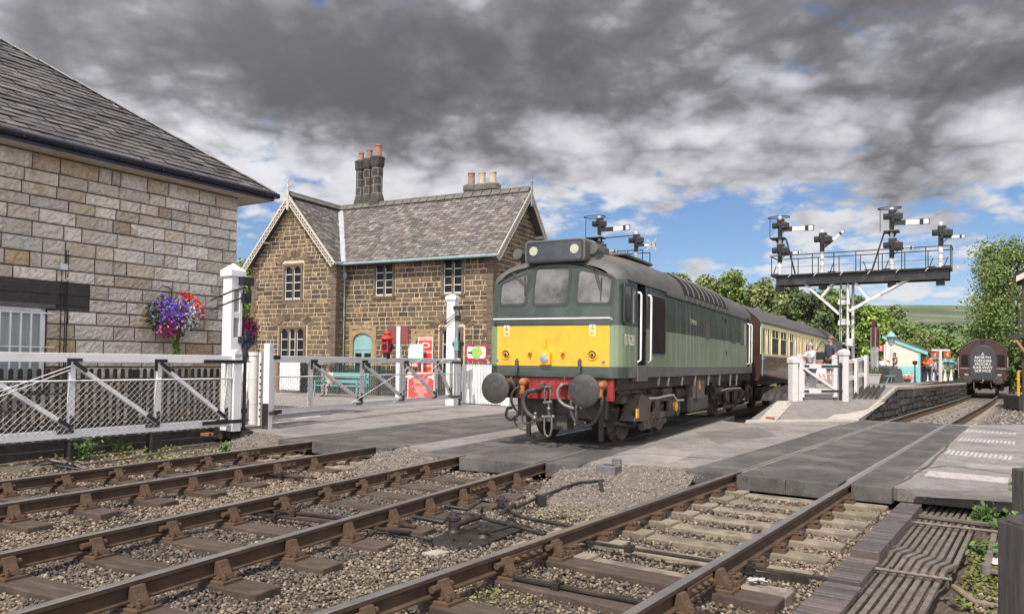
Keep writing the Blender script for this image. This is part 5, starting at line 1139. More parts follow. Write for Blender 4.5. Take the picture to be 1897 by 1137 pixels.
# black picket fence behind the gate
def picket_fence(name, A, B, z0, z1, pitch, pw, mt, label, rails_z, round_top=True, posts=(), thick=.022, pal_=None, zslope=0.):
    A_, d, L_, rz = pframe(A, B); t = thing(name, A_, rz, label, 'fence')
    m = MB(); k = 0; x = pw
    while x < L_:
        zt = z1; h_ = pw/2
        P = [(x-h_,-thick,z0),(x+h_,-thick,z0)] + ([(x+h_*math.cos(a),-thick,zt-h_+h_*math.sin(a)) for a in np.linspace(0,math.pi,6)] if round_top else [(x+h_,-thick,zt-pw*.8),(x,-thick,zt),(x-h_,-thick,zt-pw*.8)])
        m.prism(P, (0,thick,0)); x += pitch*random.uniform(.985,1.015)
    m.build('pickets', mt, t)
    m = MB()
    for z in rails_z: m.box(0,L_,.001,.07,z,z+.09)
    m.build('rails', mt, t, bevel=.005)
    for x in posts: m = MB(); m.box(x-.075,x+.075,-.035,.12,z0-.2,z1-.02); m.build('post', mt, t, bevel=.01)
    return t
def fpt(x, n=-14.6): v_ = Vector((-6.807,18.545,0)) + U32*x + N32*(n+15.6); return (v_.x, v_.y)
creos = mat('creosote_black', (.020,.018,.017), .7, var=.5, scale=6, bump=.4, bscale=30, stain=(4, .55, .7, (.06,.05,.045), .7))
picket_fence('picket_fence', fpt(-9.5), fpt(-.75), -.12, 1.30, .158, .078, creos, 'black round topped picket fence between the near gate and the stone building', (1.02,.12), posts=(.4,3.6,6.35,8.6))
m = MB(); a_, d_, L_, rz = pframe(fpt(-9.5), fpt(-.6)); t = thing('timber_edging', a_, rz, 'dark timber edging board at the foot of the black picket fence', 'board'); m.box(0,L_,-.15,-.08,-.30,-.02); m.box(0,L_,-.55,-.48,-.32,-.14); m.build('board', creos, t, bevel=.01)
for x, lab in ((-4.88,'black square stub post under the near gate, below the middle of it'),(-3.35,'black square stub post under the near gate, toward its hinge end')):
    v_ = g1pt(x); t = thing('stub_post', (*v_, -.3), R(58), lab, 'post'); m = MB(); m.box(-.11,.11,-.1,.1,0,.34); m.build('post', creos, t, bevel=.012); m = MB(); m.box(-.115,.115,-.105,.105,.34,.36); m.build('cap', black, t)
# boardwalk by the gate post
t = thing('boardwalk', (0,0,0), 0, 'weathered timber boardwalk on low brick piers beside the gate post', 'boardwalk'); pts = [G(395,797,-.02), G(545,800,-.02), G(600,783,-.02), G(470,775,-.02)]
m = MB(); n_ = 5
for k in range(n_):
    a, b = k/n_, (k+.94)/n_; m.prism([pts[0].lerp(pts[3],a), pts[1].lerp(pts[2],a), pts[1].lerp(pts[2],b), pts[0].lerp(pts[3],b)], (0,0,-.07))
m.build('boards', timber, t, bevel=.008)
m = MB(); m.prism([p + Vector((0,0,-.075)) for p in (pts[0],pts[1],pts[1].lerp(pts[2],.12),pts[0].lerp(pts[3],.12))], (0,0,-.10)); m.build('bearer', timber, t)
brick_r = mat('red_brick', (.28,.095,.06), .85, var=.35, scale=9, bump=.5, stain=(4, .5, .7, (.10,.06,.05), .7))
for q in ((395,810),(520,808)):
    p = G(*q, -.2); m = MB()
    for j in range(3):
        for i in range(2): m.obox((p.x-.12+i*.235+(.06 if j % 2 else 0), p.y, -.28+j*.075), Vector((.105,-.03,0)), Vector((.03,.1,0)), Vector((0,0,.032)))
    m.build('pier', brick_r, t, bevel=.004)
# second gate across the road
GA, GB = at(500,766,16.9), at(850,744,26.0)
g2, L2 = gate('crossing_gate', (GA.x,GA.y), (GB.x,GB.y), 1.60, .27, (1.45,3.7,5.95,8.05,L2 if False else 9.15), grey_white, 'long grey white crossing gate with a red lamp, in front of the station house', zmid=1.12, braces=((1.5,3.6),(3.75,5.85),(6.0,7.95),(8.1,9.05)), rail_h=(.15,.13), wires=((3.0,.38,6.9,1.58),(5.2,.3,8.4,1.58)))
for x in (.0,L2-.06): m = MB(); m.box(x-.05,x+.08,-.05,.05,.25,1.62); m.build('stile', grey_white, g2, bevel=.008)
m = MB(); m.box(-.06,.0,-.06,.06,1.2,1.62); m.box(-.05,.25,-.06,-.05,1.52,1.6); m.box(-.02,.3,-.09,-.05,.3,.38); m.build('end_iron', black, g2)
for z in (1.44,.28): m = MB(); m.box(L2-.7,L2+.12,-.07,-.05,z,z+.08); m.cyl((L2+.12,0,z-.1),(L2+.12,0,z+.2),.05,.05,10); m.build('hinge_strap', black, g2)
# lamp on the gate
dg = Vector((GB.x-GA.x, GB.y-GA.y, 0)).normalized(); best = min(np.linspace(3,9,200), key=lambda s: abs((lambda q: (q-CO).dot(CR)/(q-CO).dot(CF)*FPX + CXP)(Vector((GA.x,GA.y,1.7))+dg*s) - 716))
lred = mat('lamp_red', (.42,.03,.03), .4, var=.12, scale=6, stain=(6, .58, .7, (.2,.03,.03), .6))
m = MB(); x = best; m.box(x-.12,x+.12,-.11,.11,1.74,2.10); m.lathe([(.17,2.10),(.20,2.14),(.12,2.22),(.11,2.27),(.13,2.30),(.05,2.36)], (x,0,0), (0,0,1), 16); lam = m.build('gate_lamp', lred, g2, bevel=.02)
m = MB(); m.cyl((x+.05,-.11,1.9),(x+.05,-.15,1.9),.085,.085,16); m.cyl((x-.12,0,1.92),(x-.15,0,1.92),.07,.07,14); m.build('lamp_lens', black, lam); m = MB(); m.box(x-.09,x+.09,-.06,.06,1.58,1.74); m.build('lamp_foot', black, lam)
# posts on the left of the second gate
def simple_post(px, base, top, Y, w_, label, shape='square', mt=None, cap=True, lean=0.):
    b = at(px, base, Y); z1 = at(px, top, Y).z; z0 = -.1; t = thing('gate_post' if shape != 'iron' else 'iron_post', (b.x, b.y, 0), -R(20), label, 'post'); m = MB()
    if shape == 'round':
        m.cyl((0,0,z0),(0,0,z1-.06),w_,w_,20); m.cyl((0,0,z1-.08),(0,0,z1),w_*1.15,w_*1.15,20)
        for k in (.28,.62): m.cyl((0,0,z1*k),(0,0,z1*k+.03),w_*1.05,w_*1.05,20)
        m.build('post', mt or white, t, smooth=40)
    else:
        m.box(-w_,w_,-w_,w_,z0,z1); m.build('post', mt or white, t, bevel=.01)
    return t
simple_post(468,776,652,17.9,.115,'round white post left of the second gate, beside the slatted fence','round')
t = simple_post(484,775,652,17.6,.06,'thin white bolted post between the round post and the second gate'); m = MB(); 
for k in range(9): m.cyl((.0,-.06,.2+k*.15),(.0,-.075,.2+k*.15),.02,.02,6)
m.build('bolts', black, t)
t = simple_post(495,790,636,16.7,.075,'slim white pointed post at the closing end of the second gate'); m = MB(); m.box(-.075,.075,-.09,-.075,-.05,.55); m.box(.075,.22,-.05,.05,.30,.37); m.build('gate_stop', iron, t)
a = at(447,700,18.6); b = at(468,700,18.2); picket_fence('picket_fence', (a.x-.25,a.y+.05), (b.x+.1,b.y), -.05, 1.22, .27, .09, grey_white, 'short grey white picket fence between the tall gate post and the round post', (.95,.12))
# tall white post on the right of the second gate
t = simple_post(836,746,556,26.6,.16,'tall white gate post with cap at the right end of the second gate'); b = at(836,746,26.6); zt = at(836,556,26.6).z
m = MB(); c_ = .2; m.add([(-c_,-c_,zt),(c_,-c_,zt),(c_,c_,zt),(-c_,c_,zt),(-c_,-c_,zt+.12),(c_,-c_,zt+.12),(c_,c_,zt+.12),(-c_,c_,zt+.12),(0,0,zt+.22)], [(3,2,1,0),(0,1,5,4),(1,2,6,5),(2,3,7,6),(3,0,4,7),(4,5,8),(5,6,8),(6,7,8),(7,4,8)]); m.build('post_cap', white, t)
m = MB(); m.box(.12,.42,-.22,-.1,zt-.35,zt-.22); m.box(.2,.36,-.22,-.1,zt-.75,zt-.55); m.tube([(.3,-.2,zt-.3),(.38,-.2,zt-.5),(.28,-.2,zt-.7)],.03,6); m.cyl((.36,-.1,0),(.36,-.1,2.1),.045,.045,10); m.box(.1,.45,-.2,0,2.05,2.2); m.build('bracket', black, t)
m = MB()
for dz in (0,.1): m.tube([(.25,-.2,zt-.45-dz),(-.1,-.24,zt-.7-dz),(-.4,-.24,zt-1.0-dz)], .016, 6)
m.build('chain', black, t)
m = MB(); m.box(.2,.36,-.3,-.2,1.9,2.25); m.cyl((.28,-.25,2.25),(.28,-.25,2.4),.05,.02,8); m.build('lamp', teal_pale, t)
# white boarded picket fence right of it
a, b = G(853,747,0), G(945,752,0); wfence = picket_fence('picket_fence', (a.x,a.y), (b.x,b.y), .03, 1.42, .125, .10, white, 'bright white close boarded picket fence beside the locomotive buffer', (1.12,.62,.12)); L_ = (b-a).length
m = MB(); m.box(0,L_,.02,.04,.1,1.15); m.build('back_boards', white, wfence); m = MB(); m.box(L_-.35,L_,-.08,.12,.0,.4); m.build('post', white, wfence, bevel=.01)
# dark fence in front of the station house, white wicket
def HL(x, y): v_ = HO + LV*x + LU*y; return (v_.x, v_.y)
darkf = mat('dark_green_fence', (.022,.032,.03), .6, var=.4, scale=5)
picket_fence('picket_fence', HL(HP(556,700,-1.35).x,-1.35), HL(HP(852,700,-1.35).x,-1.35), 0, 1.30, .115, .07, darkf, 'dark picket fence along the forecourt in front of the station house', (1.0,.25), posts=(.2,2.2,4.4,6.6,8.4), round_top=False)
picket_fence('wicket_gate', HL(HP(517,700,-1.9).x,-1.9), HL(HP(555,700,-1.9).x,-1.9), .12, 1.42, .135, .11, white, 'white picket wicket gate below the three light window of the station house', (1.12,.35), round_top=False)
picket_fence('picket_fence', HL(HP(440,700,-2.3).x,-2.3), HL(HP(500,700,-2.3).x,-2.3), 0, 1.4, .125, .11, white, 'white picket fence at the left corner of the station house', (1.1,.3), round_top=False)
t = thing('fence_post', (*HL(HP(512,700,-2.0).x,-2.0),0), -R(27), 'rough brown timber post beside the white wicket gate', 'post'); m = MB(); m.cyl((0,0,-.1),(0,0,1.35),.11,.10,9); m.build('post', mat('brown_post', (.25,.18,.11), .9, var=.3, scale=5, bump=.5), t)
# signs
signred = mat('sign_red', (.60,.055,.035), .45, var=.06, scale=3); signwhite = mat('sign_white', (.80,.79,.77), .5, var=.04)
def board(name, px0, py0, px1, py1, yl, label, mt, lines=(), legs=True, edge=signwhite, cat='sign', sizes=.1, zbase=None):
    a, b = HP(px0, py0, yl), HP(px1, py1, yl); x0, x1, z0, z1 = a.x, b.x, b.z, a.z
    if zbase is not None: z0 = zbase
    p = HO + LV*((x0+x1)/2) + LU*yl; t = thing(name, p, -R(27), label, cat); hw2 = (x1-x0)/2
    m = MB(); m.box(-hw2,hw2,-.02,.02,z0,z1); m.build('panel', mt, t, bevel=.004)
    if edge: m = MB(); e = .035; m.ring([(-hw2+.03,-.022,z0+.03),(hw2-.03,-.022,z0+.03),(hw2-.03,-.022,z1-.03),(-hw2+.03,-.022,z1-.03)], [(-hw2+.03+e,-.022,z0+.03+e),(hw2-.03-e,-.022,z0+.03+e),(hw2-.03-e,-.022,z1-.03-e),(-hw2+.03+e,-.022,z1-.03-e)], (0,-.003,0)); m.build('border', edge, t, recalc=True)
    if legs:
        for sx in (-1,1): m = MB(); m.box(sx*hw2*.8-.03,sx*hw2*.8+.03,.02,.08,0,z1-.05); m.build('leg', white, t)
    for body_, size, zf in lines: text('lettering', body_, size, signwhite, t, (0,-.024,z0+(z1-z0)*zf), (R(90),0,0), .001, sx=.8)
    return t, hw2, z0, z1
w_, hw2, z0, z1 = board('welcome_sign', 774,623,803,672,-1.9, 'tall red WELCOME sign with white border standing right of the pale notice board', signred, [('BRITISH RAILWAYS',.10,.955),('Welcome',.21,.60),('to',.19,.42),('Grosmont',.19,.24)], zbase=.95)
m = MB(); zc = z0+(z1-z0)*.77; m.lathe([(.24,0),(.24,-.004)], (0,-.021,zc), (0,1,0), 24); o = m.build('totem_emblem', signwhite, w_); o.scale = (1,1,.45); o.location.z = zc*(1-.45)
m = MB(); m.lathe([(.17,0),(.17,-.004)], (0,-.026,zc), (0,1,0), 24); o = m.build('emblem_centre', signred, w_); o.scale = (1,1,.38); o.location.z = zc*(1-.38)
m = MB(); m.box(-hw2+.03,hw2-.03,-.026,-.021,z0+(z1-z0)*.90,z0+(z1-z0)*.905+.02); m.build('divider', signwhite, w_)
w_, hw2, z0, z1 = board('direction_sign', 755,688,806,741,-2.6, 'large red sign of white directions standing behind the right half of the gate', signred, [('THE WAY TO THE',.115,.70),('ENGINE SHEDS',.12,.61),('IS',.10,.53),('IN HOLLOWAY',.115,.45),('WORKSHOPS',.105,.37),('VIEWING AREA',.115,.28),('TOILETS',.105,.195),('ACCESSIBLE',.115,.10)])
m = MB()
for sx in (-.55,.55):
    m.prism([(sx-.22,-.022,z1-.24),(sx-.02,-.022,z1-.24),(sx-.02,-.022,z1-.30),(sx+.22,-.022,z1-.20),(sx-.02,-.022,z1-.10),(sx-.02,-.022,z1-.16),(sx-.22,-.022,z1-.16)], (0,-.003,0))
m.build('arrows', signwhite, w_, recalc=True)
board('poster_board', 525,674,554,704,-1.75, 'small red poster board on the dark fence behind the bench', signred, [('PICKERING',.12,.72),('TRAIN TIMES',.11,.55),('TODAY',.11,.3)], legs=False, edge=None)
w_, hw2, z0, z1 = board('notice_case', 719,604,757,637,-2.3, 'dark red notice case with two doors on a white post', mat('case_red', (.26,.035,.04), .5, var=.12), [], legs=False, edge=None, cat='notice board')
m = MB(); zz0 = z0; m.box(-hw2,-.10,-.04,-.02,z0,z1); m.box(.16,hw2,-.04,-.02,z0,z1); m.build('case_door', mat('case_brown', (.20,.05,.045), .5), w_, bevel=.01); m = MB(); m.box(-.04,.14,-.08,.06,0,z1-.02); m.build('post', white, w_, bevel=.008)
w_, hw2, z0, z1 = board('notice_board', 757,637,784,672,-2.2, 'pale grey blue notice board with a small red and white plate', mat('board_pale', (.50,.60,.62), .5, var=.05), [], legs=True, edge=None)
m = MB(); m.box(-.17,.13,-.026,-.02,z1-.95,z1-.66); o = m.build('plate', signred, w_); m = MB(); m.box(-.14,.10,-.03,-.026,z1-.78,z1-.72); m.box(-.14,.10,-.03,-.026,z1-.89,z1-.83); m.build('plate_stripe', signwhite, o)
# map sign with a curved maroon frame
a, b = HP(863,638,-1.2), HP(903,669,-1.2); p = HO + LV*((a.x+b.x)/2) + LU*-1.2; t = thing('map_sign', p, -R(27), 'maroon framed map sign with a green map behind the white boarded fence', 'sign'); hw2 = (b.x-a.x)/2; zc = (a.z+b.z)/2; hh = (a.z-b.z)/2
m = MB(); m.prism([(x, y, z) for x, y, z in rr(0,zc,hw2,hh,.12,-.02)], (0,.04,0)); m.build('panel', mat('map_maroon', (.36,.03,.07), .45), t, bevel=.01)
m = MB(); m.prism(rr(0,zc+.02,hw2-.08,hh-.1,.1,-.024), (0,.004,0)); mp_ = m.build('map_sheet', signwhite, t)
m = MB(); gr_ = mat('map_green', (.28,.50,.12), .5); P = [(.02+.30*math.cos(a)*random.uniform(.6,1.1), -.026, zc+.02+.28*math.sin(a)*random.uniform(.7,1.1)) for a in np.linspace(0, 6.1, 16)]; m.poly(P); m.build('map_area', gr_, mp_)
m = MB(); m.poly([(.0,-.028,zc-.1),(.16,-.028,zc-.06),(.2,-.028,zc+.06),(.08,-.028,zc+.02)]); m.build('map_area', wyel, mp_); m = MB(); m.box(-hw2+.12,-hw2+.32,-.028,-.026,zc-.04,zc+.04); m.build('map_label', rubber_g, mp_); text('lettering', 'Esk', .13, rubber_g, mp_, (-.18,-.027,zc+.26), (R(90),0,0), .001)
for sx in (-.6,.6): m = MB(); m.box(sx*hw2-.03,sx*hw2+.03,.02,.07,0,zc); m.build('leg', signred, t)
# lantern on the corner of the house, partly behind the cab
def lantern(name, base, ztop, label, group=None, mt=None, post=True, bracket=None, k=1.0, rz=0):
    t = thing(name, base, rz, label, 'lamp', group); z = ztop - base.z
    m = MB(); m.lathe([(.02,z),(.035,z-.04),(.02,z-.07),(.10*k,z-.12),(.13*k,z-.20),(.24*k,z-.36),(.24*k,z-.39),(.2*k,z-.40)], (0,0,0), (0,0,1), 10); m.build('lamp_hood', mt or teal, t, smooth=35)
    m = MB(); m.lathe([(.19*k,z-.40),(.11*k,z-.80),(.10*k,z-.82)], (0,0,0), (0,0,1), 6); g_ = m.build('lamp_glass', mat('lantern_glass', (.34,.36,.36), .1, var=.1, spec=.7), t)
    m = MB()
    for q in range(6): a = q*math.pi/3; m.bar((.195*k*math.cos(a),.195*k*math.sin(a),z-.40),(.115*k*math.cos(a),.115*k*math.sin(a),z-.80),.022,.022)
    m.lathe([(.12*k,z-.80),(.13*k,z-.83),(.06,z-.88)], (0,0,0), (0,0,1), 10); m.build('lamp_frame', mt or teal, t)
    if post: m = MB(); m.lathe([(.16,0),(.16,.25),(.11,.35),(.085,.6),(.06,z-1.1),(.08,z-1.05),(.05,z-.98),(.045,z-.86)], (0,0,0), (0,0,1), 12); m.build('post', white, t, smooth=40)
    if bracket: m = MB(); m.tube(bracket, .03, 8); m.build('wall_bracket', black, t)
    return t
q = at(908,600,35.2); lantern('wall_lantern', Vector((q.x, q.y, 2.0)), at(908,584,35.2).z, 'pale teal lantern on the right corner of the station house, beside the cab', post=False, bracket=[(0,0,.42),(0,0,.0),(.02,.1,-.3),(.1,.3,-.45)], rz=-R(27), k=1.15)
# bench
bq = HL(HP(630,700,-3.2).x,-3.2); bench = thing('bench', (*bq,0), -R(27), 'turquoise slatted bench on the forecourt before the dark fence', 'bench'); turq = mat('turquoise', (.15,.36,.34), .5, var=.1, scale=5)
m = MB(); 
for k in range(4): m.box(-1.25,1.25,-.28+k*.13,-.18+k*.13,.43,.46)
m.build('seat', turq, bench, bevel=.005); m = MB(); m.box(-1.25,1.25,.27,.30,.78,.98); m.box(-1.25,1.25,.25,.28,.56,.68); m.build('backrest', turq, bench, bevel=.005)
for sx in (-1.1,1.1):
    for y0, y1, z1 in ((-.25,-.32,.44),(.22,.34,.98)): m = MB(); m.bar((sx,y0,z1),(sx,y1,0),.06,.05,up=(1,0,0)); m.build('leg', turq, bench)
    m = MB(); m.box(sx-.03,sx+.03,-.3,.3,.62,.66); m.bar((sx,-.28,.62),(sx,-.28,.44),.05,.05,up=(1,0,0)); m.build('armrest', turq, bench)

# ---------------------------------------------------------------- flowers: hanging baskets
petal = mat('petals', (1,1,1), .6, var=.1, vcol=True); leafm = mat('leaf_green', (1,1,1), .6, var=.25, scale=20, vcol=True)
def cards(C, S, col, mt, name, parent, nrm=None, bend=.3):
    n = len(C); d = RNG.normal(size=(n,3)) if nrm is None else nrm + RNG.normal(size=(n,3))*.6; d /= np.linalg.norm(d,axis=1)[:,None]
    a = np.cross(d, RNG.normal(size=(n,3))); a /= np.linalg.norm(a,axis=1)[:,None]; b = np.cross(d, a); S = S[:,None]
    V = np.stack([C-a*S-b*S*.6, C+a*S-b*S*.6+d*S*bend, C+a*S+b*S*.6, C-a*S+b*S*.6-d*S*bend], 1).reshape(-1,3)
    return np_mesh(name, V, np.arange(n*4).reshape(-1,4), mt, col, parent)
def basket(loc, rz, rx_, rz_, label, zones, trail=True, brk=None):
    t = thing('hanging_basket', loc, rz, label, 'flowers')
    m = MB(); m.lathe([(.04,-.26),(.15,-.22),(.21,-.1),(.22,0)], (0,0,0), (0,0,1), 14); m.build('bowl', mat('moss_bowl', (.04,.05,.02), .95, var=.4), t)
    n = 1500; d = RNG.normal(size=(n,3)); d /= np.linalg.norm(d,axis=1)[:,None]; r = RNG.uniform(.5,1.0,n)[:,None]*np.array([rx_,rx_*.75,rz_]); C = d*r; g_ = np.array([(.05,.10,.025),(.08,.15,.04),(.035,.07,.02)])[RNG.integers(0,3,n)]
    if trail: k = 260; T = np.stack([RNG.normal(.06,.04,k), RNG.normal(-.05,.04,k), RNG.uniform(-rz_-.45,-rz_*.5,k)],1); C = np.vstack([C,T]); g_ = np.vstack([g_, np.tile((.14,.19,.04),(k,1))])
    cards(C, RNG.uniform(.018,.035,len(C)), g_, leafm, 'foliage', t)['kind'] = 'stuff'
    for nm, cx_, cz, sx, sz, col, num, sz_ in zones:
        P = []; 
        while len(P) < num:
            x, z = RNG.normal(cx_,sx), RNG.normal(cz,sz); e = (x/rx_)**2 + (z/rz_)**2
            if e < 1.25: P.append((x, -.75*rx_*math.sqrt(max(.04,1.3-e))*RNG.uniform(.9,1.12), z))
        P = np.array(P); cc = np.array(col)*RNG.uniform(.45,1.0,(num,1)); cards(P, RNG.uniform(.7,1.2,num)*sz_, np.clip(cc,0,1), petal, nm, t, nrm=np.tile((0,-1.,.3),(num,1)))['kind'] = 'stuff'
    if brk: m = MB(); m.tube(brk, .014, 6); m.build('bracket', black, t)
    return t
b0 = LBC + U32*-1.90 + N32*.36; basket((b0.x,b0.y,2.46), R(58), .60, .50, 'big round hanging basket of purple, red and white flowers on the pale stone wall',
    [('purple_blooms',-.22,.16,.20,.13,(.20,.13,.62),330,.026),('violet_blooms',-.38,.0,.1,.14,(.30,.16,.66),120,.025),('red_blooms',.12,.42,.09,.05,(.80,.05,.03),70,.034),('coral_blooms',.40,.2,.10,.13,(.82,.14,.12),130,.032),('white_blooms',.18,.02,.17,.12,(.85,.83,.76),150,.024),('pale_blooms',.02,-.26,.16,.08,(.68,.55,.72),80,.022),('yellow_blooms',-.05,.32,.22,.08,(.80,.56,.05),60,.022),('magenta_blooms',-.32,-.34,.10,.14,(.55,.03,.24),60,.034),('magenta_blooms',-.2,.08,.22,.1,(.5,.04,.35),25,.03)],
    brk=[(-.05,.36,.30),(-.05,.36,.66),(-.05,.1,.62),(-.05,.0,.55),(-.05,.0,.30)])
q = at(452,615,21.0); basket((q.x,q.y,q.z), R(20), .42, .45, 'second hanging basket of magenta and blue flowers past the corner of the pale wall',
    [('magenta_blooms',.0,.12,.2,.16,(.50,.02,.16),260,.032),('blue_blooms',.0,-.28,.2,.12,(.16,.14,.52),170,.026)], trail=False, brk=[(-.5,.3,.75),(0,.1,.7),(0,0,.3)])
# greenery seen between the two buildings is planted in the trees section
# ---------------------------------------------------------------- platform with ramp
plat_top = mat('platform_tarmac', (.19,.175,.165), .9, var=.2, scale=3, bump=.4, bscale=150, stain=(.8, .45, .7, (.14,.13,.125), .6), stain2=(70, .56, .7, (.34,.32,.30), .6))
coping = mat('coping_stone', (.36,.32,.275), .9, var=.2, scale=4, bump=.4, bscale=60, stain=(3, .5, .7, (.22,.19,.165), .6))
dwall = mat('platform_wall_stone', (1,1,1), .92, var=.3, scale=5, bump=.7, bscale=35, vcol=True, stain=(2, .5, .7, (.03,.028,.026), .6))
h33 = Vector((.545,.839,0)); F0, F1 = Vector((6.2,20.1,-.008)), Vector((10.1,22.1,-.008))
T0, T1 = F0 + h33*6.0 + Vector((0,0,.85)), Vector((13.66,26.9,.845))
def rampz(x, y):
    t = (x-6.2)*-.456 + (y-20.1)*.89; return min(.84, max(0, t/.498*.1405))
PE = []      # right hand platform edge
for s in (30.0, 34, 38, 43, 48, 54, 60, 68): p = tp(35, s, -4.27); p.z = .84 + zfall(p.y); PE.append(p)
PE[0] = T1
LE = offset_line(A_PTS, 1.62); LEp = [p for p in LE if p.y > 26.5]; LEp = [Vector((p.x, p.y, .84+zfall(p.y))) for p in LEp if p.y < 64]
PL = thing('station_platform', (0,0,0), 0, 'long curving station platform with pale stone edge, ramping down to the level crossing', 'platform')
m = MB(); top = [T0, T1] + PE[1:] + LEp[::-1]; m.poly(top); m.quad(F0, F1, T1, T0); m.build('surface', plat_top, PL)
def strip(m, a, b, w0, w1, side, lift=.012, th=.14):      # coping strip along an edge, inward by w
    d = (b-a); d.z = 0; d.normalize(); r = Vector((d.y,-d.x,0))*side
    A = [a + r*.06, b + r*.06, b - r*w1, a - r*w0]; m.prism([p + Vector((0,0,lift)) for p in A], (0,0,-th))
m = MB()
for a, b in zip(PE[:-1], PE[1:]): strip(m, a, b, .46, .46, 1)
k = 7
for i in range(k): a, b = F1.lerp(T1, i/k), F1.lerp(T1, (i+1)/k); strip(m, a, b, .25, .25, 1, .006 + .006)
m.build('edge_stones', coping, PL, bevel=.03)
m = MB(); a, b, c, d = G(1390,779,0), G(1437,780,0), G(1460,746,.38), G(1427,744,.38)
def onramp(px, py):
    Y = 18.0
    for _ in range(60):
        p = at(px, py, Y); e = p.z - rampz(p.x, p.y); Y += max(-1, min(1, e*6))
    return at(px, py, Y)
def patch(pts, lift): return [onramp(*p) + Vector((0,0,lift)) for p in pts]
m.poly(patch([(1402,782),(1436,782),(1470,743),(1440,743)][:4], .008)); m.poly(patch([(1530,777),(1590,777),(1640,745),(1588,743)], .008)); m.build('ramp_stripe', mat('pale_concrete', (.40,.36,.32), .9, var=.15, scale=6, bump=.3, bscale=100, stain=(5, .5, .7, (.27,.245,.22), .6)), PL)
m = MB()
def wallrun(a, b, h0, h1):
    L_ = (b-a).length; d = (b-a).normalized(); r = Vector((d.y,-d.x,0)).normalized()
    m.quad(Vector((a.x,a.y,-.4)), Vector((b.x,b.y,-.4+zfall(b.y))), b + Vector((0,0,-.05)), a + Vector((0,0,-.05)), (.06,.055,.05))
    def place(s, z, dd): t = s/L_; p = a.lerp(b, t); return Vector((p.x, p.y, z + zfall(p.y))) + r*(dd*1.5)
    zt = lambda s: h0 + (h1-h0)*s/L_
    pal_p = [(.062,.054,.047),(.045,.04,.036),(.082,.07,.058),(.034,.031,.029)]
    if h0 == h1: blocks(m, place, 0, L_, -.35, h0-.14, .24, (.4,.8), [], pal_p, .05, .03, .4)
    else:
        z = -.35
        while z < h1-.2:
            s0 = max(0, (z+.3-h0)/(h1-h0)*L_); 
            if s0 < L_-.3: blocks(m, place, s0, L_, z, z+.22, .22, (.4,.8), [], pal_p, .05, .03, .4)
            z += .22
wallrun(F1 + Vector((0,0,.0)), T1, -.01, .84)
for a, b in zip(PE[:-1], PE[1:]): 
    a2, b2 = a - Vector((0,0,zfall(a.y))), b - Vector((0,0,zfall(b.y))); wallrun(a2, b2, .84, .84)
m.quad(F0 + Vector((0,0,-.4)), F0, T0, T0 + Vector((0,0,-1.3)), (.05,.05,.05))
for a, b in zip(LEp[:-1], LEp[1:]): m.quad(Vector((a.x,a.y,-.4)), a, b, Vector((b.x,b.y,-.4)), (.05,.05,.05))
m.quad(Vector((LEp[0].x,LEp[0].y,-.4)), LEp[0], T0, T0+Vector((0,0,-1.3)), (.05,.05,.05)); m.build('retaining_wall', dwall, PL)
m = MB(); m.prism(patch([(1380,783),(1590,780),(1592,776),(1383,778)], -.02), (0,0,.03)); m.build('ramp_kerb', coping, PL)
# little block at the ramp foot
q = G(1436,776,0); t = thing('brick_block', (q.x-.45,q.y-.9,-.01), -R(20), 'small rusty brick block at the left foot of the platform ramp', 'block'); m = MB(); m.box(-.12,.12,-.07,.07,0,.13); m.box(-.10,-.02,-.075,-.07,.02,.11); m.box(.02,.10,-.075,-.07,.02,.11); m.build('block', brick_r, t, bevel=.01)

# ---- white platform gate, posts, fence panel
def rp(px, py): return onramp(px, py)
p1, p2 = rp(1469,742), rp(1563,744); az = math.atan2(p2.y-p1.y, p2.x-p1.x); dG = (p2-p1); dG.z = 0; WG = dG.length
def ptop(px, py, p): return at(px, py, p.y).z
pw = mat('platform_white', (.63,.595,.59), .55, var=.1, scale=5, bump=.15, stain=(5, .55, .72, (.45,.40,.38), .6))
def wpost(p, ztop, label, w_=.105):
    t = thing('gate_post', (p.x,p.y,p.z-.05), az, label, 'post'); h_ = ztop-p.z+.05; m = MB(); m.box(-w_,w_,-w_,w_,0,h_-.18); m.build('post', pw, t, bevel=.012)
    m = MB(); c_ = w_+.025; m.box(-c_,c_,-c_,c_,h_-.18,h_-.06); m.add([(-c_,-c_,h_-.06),(c_,-c_,h_-.06),(c_,c_,h_-.06),(-c_,c_,h_-.06),(0,0,h_+.03)], [(0,1,4),(1,2,4),(2,3,4),(3,0,4)]); m.build('post_cap', pw, t); return t
t = wpost(p1, ptop(1469,661,p1), 'thick white post at the latch side of the platform ramp gate')
wpost(p2 + dG.normalized()*.0, ptop(1562,647,p2), 'thick white capped post right of the platform gate, ending the boarded fence')
b = at(1484,745,p1.y+.15); t = thing('gate_post', (p1.x+.24,p1.y+.1,p1.z-.02), az, 'thinner white round topped post beside the latch post', 'post'); m = MB(); h_ = ptop(1484,656,p1)-p1.z; m.box(-.07,.07,-.06,.06,0,h_-.05); m.cyl((0,-.06,h_-.05),(0,.06,h_-.05),.07,.07,14); m.build('post', pw, t, bevel=.008)
t = thing('platform_gate', (p1.x,p1.y,p1.z), az, 'white wooden ramp gate with black strap hinges and diagonal brace', 'gate')
x0, x1 = .34, WG-.38; z0, z1 = .22, ptop(1520,674,(p1+p2)/2)-p1.z
m = MB(); m.box(x0,x1,-.035,.035,z1-.15,z1); m.build('top_rail', pw, t, bevel=.006); m = MB(); m.box(x0,x1,-.035,.035,z0,z0+.14); m.build('bottom_rail', pw, t, bevel=.006)
